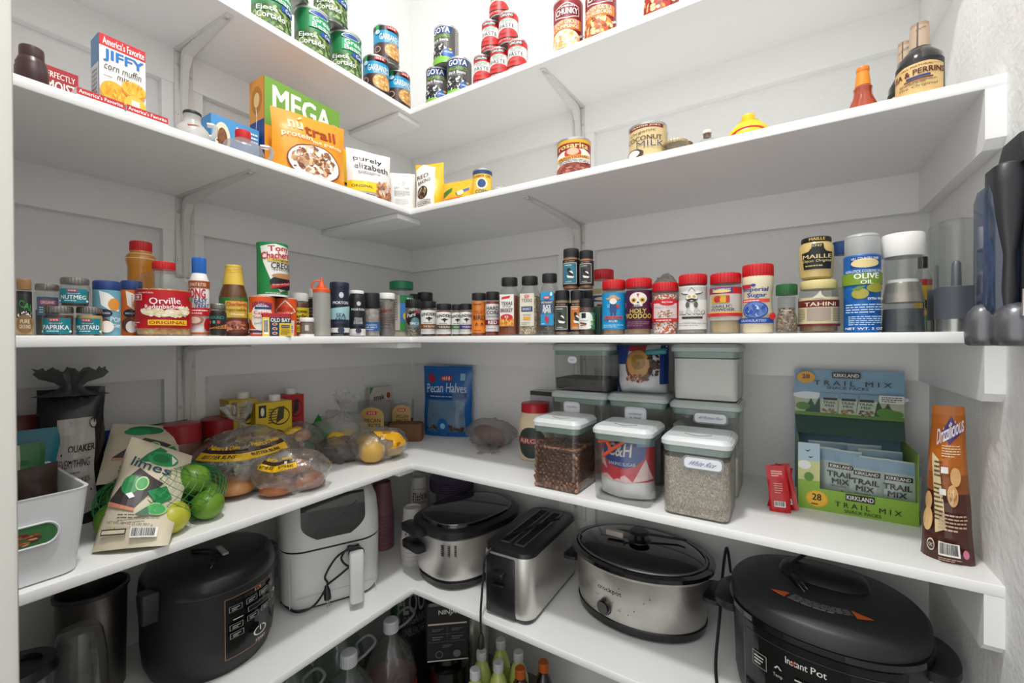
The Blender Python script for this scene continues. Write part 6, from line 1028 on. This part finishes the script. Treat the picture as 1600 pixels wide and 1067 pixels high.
# toaster
P=Vector((.662,-.205,Z5)); ts=thing('toaster','long narrow black and steel toaster beside the oblong cooker','toaster',P,.03)
TW,TL,TH=.142,.30,.17
MB(40).loft([(0,TW*.9,TL*.95,.02),(.004,TW*.96,TL*.98,.025),(.01,TW*.98,TL*.99,.028)],BLK,n=6).build('base',ts)
MB(40).loft([(.01,TW*.98,TL*.985,.03),(.02,TW,TL,.034),(TH*.9,TW,TL,.034),(TH*.93,TW*.99,TL*.99,.034)],STEEL,n=8).build('steel_shell',ts)
MB(40).loft([(TH*.93,TW*.995,TL*.995,.034),(TH*.985,TW*.97,TL*.98,.034),(TH,TW*.9,TL*.95,.03)],BLK,n=8).build('top_cover',ts)
m=MB(30); fy=-TL/2-.0012
m.box((-.012,fy+.004,TH*.47),(.084,.012,TH*.86),BLK,.004); m.build('front_panel',ts)
MB(30).box((-.012,fy-.008,TH*.66),(.034,.02,.014),BLK,.004).build('lever',ts); MB(30).box((-.012,fy-.005,TH*.5),(.03,.012,.006),BLK,.002).build('lever',ts)
m=MB(30)
for sx in (-1,1):
    m.box((sx*.021,0,TH+.0008),(.024,TL*.74,.002),M('#050505',.7)); 
    for dx in (-.013,.013): m.box((sx*.021+dx,0,TH+.0015),(.003,TL*.76,.004),M('#8d8986',.3,.8))
    for dy in (-1,1): m.box((sx*.021,dy*TL*.378,TH+.0015),(.028,.003,.004),M('#8d8986',.3,.8))
    for i in range(9): m.box((sx*.021,-TL*.33+i*TL*.082,TH+.0022),(.022,.0016,.0014),M('#2a2827',.4,.6))
m.build('bread_slots',ts)
MB().tube(spl([(.05,.06,TH+.012),(.0,-.02,TH+.006),(-.03,-.1,TH+.004),(-.045,-TL/2-.012,TH*.9),(-.05,-TL/2-.018,TH*.6),(-.05,-TL/2-.028,TH*.25),(-.048,-TL/2-.034,.01),(-.045,-TL/2-.036,-.03)],6),.0028,CORD).build('cord',ts)
plug(ts,(-.045,-TL/2-.036,-.028),(0,-.05,-1))
# slow cooker
P=Vector((.935,-.146,Z5)); sc_=thing('slow_cooker','oval stainless slow cooker with black lid, base and dial','slow cooker',P,-.03)
SW,SD,SH=.325,.235,.15
MB(40).oval([(0,SW*.86,SD*.86),(.006,SW*.95,SD*.95),(.024,SW*.975,SD*.975),(.027,SW*.95,SD*.95)],BLK,n=72).build('base',sc_)
m=MB(40).oval([(.026,SW*.955,SD*.955),(.04,SW*.97,SD*.97),(SH*.9,SW*1.0,SD*1.02)],STEELD,n=72); m.build('steel_body',sc_)
MB(40).oval([(SH*.9,SW*1.0,SD*1.02),(SH*.92,SW*1.03,SD*1.05),(SH*.95,SW*1.03,SD*1.05)],M('#c8c6c2',.3,.6),n=72).build('steel_rim',sc_)
MB(40).oval([(SH*.95,SW*1.04,SD*1.07),(SH*.99,SW*1.08,SD*1.15),(SH*1.05,SW*1.08,SD*1.15),(SH*1.06,SW*1.0,SD*1.04),(SH*1.03,SW*.97,SD*1.0)],GLOSS,n=72,cap1=False).build('stoneware_rim',sc_)
sld=MB(50).oval([(SH*1.03,SW*.96,SD*.98),(SH*1.07,SW*.95,SD*.97),(SH*1.12,SW*.85,SD*.86),(SH*1.17,SW*.6,SD*.6),(SH*1.19,SW*.25,SD*.25),(SH*1.195,.01,.01)],GLOSS,n=72).build('lid',sc_)
MB(40).oval([(SH*1.065,SW*.985,SD*1.01),(SH*1.08,SW*.975,SD*1.0),(SH*1.08,SW*.95,SD*.97)],M('#77757a',.2,.8),n=72,cap0=False,cap1=False).build('lid_trim',sld)
m=MB(40).lathe([(.03,SH*1.17),(.028,SH*1.2),(.012,SH*1.21),(.012,SH*1.28),(.026,SH*1.32),(.02,SH*1.36),(.001,SH*1.37)],BLK,n=24); m.build('lid_knob',sld)
for sx in (-1,1):
    o=MB(40).loft([(SH*.62,.03,.07,.012),(SH*.66,.04,.09,.014),(SH*.72,.04,.09,.014),(SH*.75,.03,.07,.012)],BLK,cx=sx*(SW*.5+.012),n=5).build('handle',sc_)
def scw(x,y,k):
    a=-PI/2+math.radians(-64+ x*.9); z=.03+(SH*.85-.03)*y/100; e=.0006+.0003*k; t=(z-.04)/(SH*.86)
    return ((SW*(.97+.03*t)/2+e)*math.cos(a),(SD*(.97+.05*t)/2+e)*math.sin(a),z)
g=Gx(scw,[i*5 for i in range(1,20)],[],rough=.3)
g.draw([('t','crockpot',57,66,25,15,'#1a1a1c',.03),('e',52,20,7,18,'#0c0c0d'),('e',52,21,5.4,14,'#1c1c1e'),('r',50.5,10,53.5,32,'#0c0c0d'),('l',42,44,48,47,1,'#333333'),('l',60,40,64,43,1,'#333333'),('l',66,26,71,29,1,'#333333')]+[('e',40+i*13.7%60,8+(i*37)%80,.6,1.4,'#2a2624') for i in range(9)]); g.mb.build('printed_marks',sc_)
kn=MB(30); a=-PI/2+math.radians(-64+52*.9); kx,ky=SW*.49*math.cos(a),SD*.49*math.sin(a); kd=Vector((kx/SW/SW,ky/SD/SD,0)).normalized()
for rr2,t0,t1 in ((.017,.0,.008),(.014,.008,.012)):
    kn.tube([Vector((kx,ky,.052))+kd*t0,Vector((kx,ky,.052))+kd*t1],rr2,GLOSS,n=24)
kn.build('dial',sc_)
MB().tube(spl([(.1,.06,SH*1.2),(-.02,.0,SH*1.3),(-.06,-.01,SH*1.28)]),.003,CORD).build('cord',sc_)
MB(30).box((-.055,-.02,SH*1.27),(.045,.016,.014),M('#b8aca4',.4),.002).build('cord_tie',sc_)
# large multicooker at the right
P=Vector((1.305,-.222,Z5)); ip=thing('multicooker','big black oval electric multicooker with touch display, lowest at the right wall','multicooker',P,-.10)
IW,ID,IH=.30,.265,.16
DG=M('#26272a',.45); SAT=M('#3b3c40',.35,.3)
MB(40).oval([(0,IW*.86,ID*.86),(.006,IW*.94,ID*.94),(.03,IW*.97,ID*.97),(IH,IW*1.0,ID*1.0)],SAT,p=2.3,n=72).build('body',ip)
MB(40).oval([(IH,IW*1.0,ID*1.0),(IH+.002,IW*1.04,ID*1.05),(IH+.012,IW*1.04,ID*1.05),(IH+.013,IW*1.0,ID*1.0)],GLOSS,p=2.3,n=72).build('collar',ip)
MB(50).oval([(IH+.013,IW*1.02,ID*1.04),(IH+.034,IW*1.02,ID*1.04),(IH+.042,IW*.97,ID*.99),(IH+.052,IW*.7,ID*.72),(IH+.056,IW*.4,ID*.4),(IH+.056,.01,.01)],DG,p=2.2,n=72).build('lid',ip)
m=MB(50); m.oval([(IH+.05,IW*.5,ID*.36),(IH+.066,IW*.46,ID*.3),(IH+.072,IW*.38,ID*.22),(IH+.073,.01,.01)],BLK,p=2.4,n=48,cy=.03); m.build('lid_handle',ip)
for sx in (-1,1):
    MB(40).oval([(IH-.03,.05,.10),(IH-.022,.066,.115),(IH-.01,.066,.115),(IH-.004,.05,.1)],BLK,cx=sx*(IW*.5+.004),cy=0,p=2.3,n=32).build('handle',ip)
def ipw(x,y,k):
    zf=(IH*.985-.01)*y/100+.01; a=-PI/2+math.radians(-46+x*.92); e=.004+.0003*k; s_=.97+.03*zf/IH
    c,s2=math.cos(a),math.sin(a); return ((IW*s_/2+e)*math.copysign(abs(c)**(2/2.3),c),(ID*s_/2+e)*math.copysign(abs(s2)**(2/2.3),s2),zf)
g=Gx(ipw,[i*5 for i in range(1,20)],[],rough=.12)
g.draw([('r',0,0,100,100,'#0a0a0b'),('r',0,0,1,100,'#5a5b5e'),('r',0,90,100,91,'#3a3b3e'),('t','Instant Pot',44,80,19,8,'#d8d6d4',.03),('e',39.2,79.2,1.0,2.2,'#a83a2c'),('r',10,52,22,70,'#8a8886'),('r',10.6,53,21.4,69,'#0a0a0b'),('l',12,55,20,67,3,'#c8c6c4'),('t','^',30,66,5,4,'#c8c6c4',.02),('t','Temp',30,56,6,5,'#c8c6c4',.01),('l',40,60,60,64,1,'#c8c6c4'),('l',64,60,84,64,1,'#c8c6c4'),('l',40,40,84,46,1,'#8a8886')]); g.mb.build('control_panel',ip)
def iplid(x,y,k): # warning sticker lying on the lid front
    a=-PI/2+math.radians((x-50)*.62); R0=.36+.055*(y/100-.5)*-2*.5; u=(x/100-.5); rx=IW*.5*(.86-.30*y/100)
    px_=rx*math.sin((x-50)/100*2.0); py_=-ID*.5*(.84-.30*y/100)*math.cos((x-50)/100*2.0)
    q=((abs(px_)/(IW/2))**2.2+(abs(py_)/(ID/2))**2.2)**(1/2.2); z=IH+(.0525 if q<.7 else .0525-.0105*(q-.7)/.28)
    return (px_,py_,z+.0008+.0003*k)
g=Gx(iplid,[i*4 for i in range(1,25)],[i*20 for i in range(1,5)],rough=.5)
g.draw([('p',[(14,34),(26,36),(24,96)][::1],'#d8601c'),('p',[(74,36),(86,34),(76,96)],'#d8601c'),('l',28,38,73,92,6,'#9a9896')]); g.mb.build('warning_sticker',ip)
MB().tube(spl([(-.02,.06,IH+.09),(-.05,.02,IH+.07),(-.045,-.01,IH+.062)]),.0035,CORD).build('cord',ip); plug(ip,(-.045,-.01,IH+.062),(.45,-.8,-.05))
# loose cord between the two cookers
c=MB().tube(spl([(1.13,-.03,Z5+.10),(1.128,-.09,Z5+.185),(1.124,-.13,Z5+.15),(1.125,-.20,Z5+.08),(1.126,-.27,Z5+.02),(1.14,-.33,Z5+.004),(1.16,-.36,Z5+.004)],8),.0032,CORD); o=c.build('power_cord'); tag(o,'black power cord running down between the slow cooker and the big multicooker','cord')
# left end: steel canister, clear cup, black blender cup
P=Vector((.10,-.962,Z5)); o=thing('steel_canister','open brushed steel cylinder standing behind the clear plastic cup','canister',P)
m=MB(45).lathe([(.046,0),(.048,.003),(.052,.19),(.054,.2),(.051,.2),(.049,.19),(.045,.01),(.001,.008)],M('#6f6b68',.3,.9,bump=.1,scale=30,stretch=(40,40,1)),n=56,caps=False); m.build('body',o); MB(40).lathe([(.0535,.196),(.056,.198),(.056,.204),(.052,.205),(.0515,.2)],M('#3c3a3a',.35,.3),n=56,caps=False).build('rim',o)
P=Vector((.187,-1.0,Z5)); o=thing('blender_cup','upside-down clear blender cup in front of the steel cylinder','cup',P,face(P))
MB(50).lathe([(.044,0),(.044,.01),(.040,.03),(.037,.12),(.031,.165),(.026,.175),(.001,.178)],GL('#d8d8d8',.12,.08,1.6),n=16,caps=False).build('cup_wall',o)
MB(40).lathe([(.047,0),(.047,.012),(.043,.013)],M('#8a8886',.4),n=40,caps=False).build('rim',o)
P=Vector((.215,-1.08,Z5)); o=thing('blender_jar','black blender jar lid at the far left of the lowest shelf','blender jar',P)
MB(40).lathe([(.04,0),(.043,.1),(.044,.15)],GL('#b8b8b8',.3,.1,1.2),n=48).build('jar_wall',o)
MB(40).lathe([(.045,.15),(.05,.154),(.05,.162),(.046,.169),(.03,.17),(.028,.163),(.001,.163)],BLK,n=48).build('lid',o)
# ---------------- floor: jugs, coffee maker, bottles ----------------
Z6=ZS[6]
JUG=GL('#dfe6e2',.08,.06,1.6,bump=.35,scale=22)
def jug(P,lb,lab=None,rot=0):
    o=thing('water_jug',lb,'jug',P,face(P,rot),'clear water jugs on the floor'); r=.068; n=48; loops=[]
    prof=[(.9,0),(1,.012),(1,.05),(.96,.06),(1,.07),(1,.17),(.97,.2),(.8,.235),(.5,.268),(.3,.285),(.26,.3)]
    for a_,z in prof:
        loops.append([(r*a_*(1+(.035*math.sin(9*(2*PI*i/n)+z*28) if .06<z<.27 else 0))*math.cos(2*PI*i/n),r*a_*(1+(.035*math.sin(9*(2*PI*i/n)+z*28) if .06<z<.27 else 0))*math.sin(2*PI*i/n),z) for i in range(n)])
    MB(60).loops(loops,JUG,True,True).build('jug_body',o)
    MB(30).lathe([(.021,.296),(.021,.322),(.018,.326),(.001,.326)],M('#c4c6c8',.4),n=40,rib=.04).build('cap',o)
    MB().tube(spl([(0,.02,.288),(.0,.045,.29),(-.02,.075,.292),(.0,.10,.30),(.028,.085,.296),(.022,.05,.29),(.01,.022,.288)]),.0035,GL('#d8dcdc',.5,.2),n=8).build('handle',o)
    if lab: cyl_label(o,r+.0015,.055,.165,150,lab)
red=[('B',0,100,'#a8242c'),('p',[(20,10),(80,10),(96,80),(4,80)],'#28305c'),('t','WATER',50,46,50,24,'#d8d4dc',.03)]
for x,y,lb,lab in [(.318,-.402,'clear water jug with a red and blue label, nearest the corner',red),(.325,-.545,'clear water jug second from the corner, at the front',None),(.325,-.688,'clear water jug third from the corner, at the front',None),(.17,-.46,'clear water jug in the back row, nearest the corner',None),(.17,-.605,'clear water jug in the back row, second from the corner',None),(.17,-.75,'clear water jug in the back row, third from the corner',None),(.325,-.83,'clear water jug at the left end of the front row',None)]:
    jug(Vector((x,y,Z6)),lb,lab,-30)
P=Vector((.25,-.262,Z6)); pouch('flour_sack','dark green sack with grey FLO lettering behind the jugs',P,.13,.40,.045,face(P)+.3,M('#14261c',.5,bump=.2,scale=20),[('r',0,0,100,100,'#16201c'),('r',0,66,40,100,'#1c3a28'),('t','KIRKLAND',56,93,60,4,'#8a8c8a',.02),('t','all-purpose',56,86,60,6,'#7a7c7a',.01),('t','FLOUR',56,73,84,16,'#8c8e8a',.05),('t','ORGANIC',56,60,60,7,'#6c6e6c',.02),('t','UNBLEACHED',56,51,60,6,'#6c6e6c',.02)],gus=.9,sharp=12,seed=90)
P=Vector((.39,-.245,Z6)); cm=thing('coffee_maker','black coffee maker with touch panel and steel side under the corner','coffee maker',P,face(P)-.02)
MB(40).loft([(0,.105,.17,.03),(.02,.105,.17,.03),(.024,.1,.16,.03)],BLK,cy=0,n=5).build('base',cm)
MB(40).loft([(.02,.12,.09,.03),(.40,.12,.09,.03)],BLK,cy=.05,n=5).build('column',cm)
MB(40).loft([(.205,.12,.13,.012),(.21,.124,.14,.014),(.365,.126,.145,.014),(.37,.12,.14,.012)],BLK,cy=-.02,n=5).build('brew_head',cm)
flat_label(cm,(-.058,-.0936,.212),(.116,0,0),(0,0,.15),[('r',2,0,98,100,'#111012'),('t','NINJA',50,88,42,11,'#d8d4d0',.03),('r',4,66,96,69,'#b8aaa0'),('r',6,34,94,35,'#4a4a4c'),('r',49,36,50,64,'#4a4a4c'),('r',6,49,94,50,'#4a4a4c'),('l',14,54,40,60,2,'#6c6c6e'),('l',60,54,86,60,2,'#6c6c6e'),('l',14,38,40,46,2,'#6c6c6e'),('l',60,38,86,46,2,'#6c6c6e'),('l',38,24,62,30,2,'#6c6c6e'),('e',30,12,9,7,'#5a5a5c'),('e',30,12,7,5.4,'#111012'),('e',72,12,9,7,'#5a5a5c'),('r',2,0,98,2,'#b8b4b0')],name='control_panel')
MB(45).lathe([(.055,.03),(.06,.05),(.06,.17),(.04,.18),(.038,.2),(.03,.203)],GLOSS,(0,-.035,0),40).build('carafe',cm)
MB(45).lathe([(.052,.02),(.052,.385),(.045,.392)],STEEL,(.075,.095,0),40).build('water_tank',cm)
def drink(P,lb,cap,body,spec,grp):
    o=thing('drink_bottle',lb,'bottle',P,face(P,-8),grp); r=.0285
    MB(45).lathe([(r*.9,0),(r,.004),(r,.14),(r*.95,.16),(r*.62,.19),(r*.42,.2),(r*.4,.21)],body,n=36).build('body',o)
    MB(30).lathe([(r*.5,.205),(r*.5,.226),(r*.45,.228)],cap,n=40,rib=.04).build('cap',o)
    cyl_label(o,lambda z:r if z<.14 else r-(z-.14)*.1,.02,.155,170,spec)
ZR=[('B',0,100,'#c9ccc8'),('B',92,100,'#a8c03c'),('t','ZERO',60,66,40,14,'#1c1c1c',.04),('l',44,48,78,56,2,'#666666')]
wc=M('#c4c6c8',.35)
for i,(x,y) in enumerate([(.516,-.252),(.536,-.185),(.580,-.262),(.606,-.200),(.542,-.316)]):
    drink(Vector((x+.006,y-.004,Z6)),'white-capped pale green drink bottle, '+['at the left of the back pair','at the back left','in the middle, front','at the back right','at the front left corner of the cluster'][i],wc,M('#b8c46a',.2,coat=.5),ZR,'white-capped drink bottles')
for i,(x,y) in enumerate([(.648,-.253),(.69,-.200)]):
    drink(Vector((x,y,Z6)),'dark bottle with orange cap, '+['the left one nearer the white caps','the right one by itself'][i],M('#b8581c',.35),M('#1a0e0a',.15,coat=.6),[('B',0,60,'#1c1210')],'orange-capped dark bottles')
# ---------------- grey appliance mounted on the right wall ----------------
GRM=M('#67686c',.28,.5,coat=.3); GRD=M('#2c2d31',.4)
A0=Vector((R,-.50,0)); 
def rp(px,py,y=-.46):
    P_=atplane(1,y,px,py); return P_
zt_=rp(1580,262).z; zb_=rp(1560,540).z
ap=thing('wall_mounted_vacuum','dark grey cordless handheld vacuum docked on the right wall, glossy with blue-tinted bin','vacuum',Vector((R-.001,-.46,zb_)),0)
Hh=zt_-zb_; xl=rp(1535,300).x-R; xb=rp(1500,500).x-R
# dock plate, clear bin, black spine, two rounded feet
MB(40).box((-.007,-.005,Hh*.52),(.012,.10,Hh*1.0),GRM,.004).build('dock_plate',ap)
MB(45).loft([(Hh*.16,.026,.05,.012),(Hh*.2,.031,.06,.015),(Hh*.84,.031,.06,.015),(Hh*.9,.026,.05,.012)],GL('#7f96bd',.25,.08,1.6),cx=-.031,cy=.005,n=6).build('dust_bin',ap)
MB(45).loft([(Hh*.2,.010,.03,.004),(Hh*.3,.014,.034,.006),(Hh*.5,.011,.034,.005),(Hh*.7,.022,.04,.008),(Hh*.88,.028,.044,.01),(Hh*.985,.028,.045,.012),(Hh,.02,.04,.01)],GRD,cx=-.028,cy=-.012,n=5).build('spine',ap)
MB(40).loft([(0,.018,.07,.006),(Hh*.92,.018,.07,.006),(Hh*1.02,.016,.06,.007)],GRM,cx=-.008,cy=-.015,n=5).build('main_body',ap)
MB(40).tube([(-.024,-.05,Hh*.16),(-.0235,-.05,Hh*.3)],.0022,M('#b8b6b4',.25,.8)).build('latch_pin',ap)
for cx_,cy_,r_ in ((-.045,-.005,.0165),(-.021,-.022,.0225)):
    MB(60).lathe([(r_*.75,0),(r_*.95,.002),(r_,.012),(r_*.98,.03),(r_*.8,.042),(r_*.45,.05),(.001,.052)],GRM,(cx_,cy_,0),32).build('rounded_foot',ap)
MB(45).loft([(Hh*.98,.02,.07,.008),(Hh*1.06,.024,.075,.01),(Hh*1.14,.02,.06,.008)],GRD,cx=-.013,cy=-.01,n=6).build('top_grip',ap)
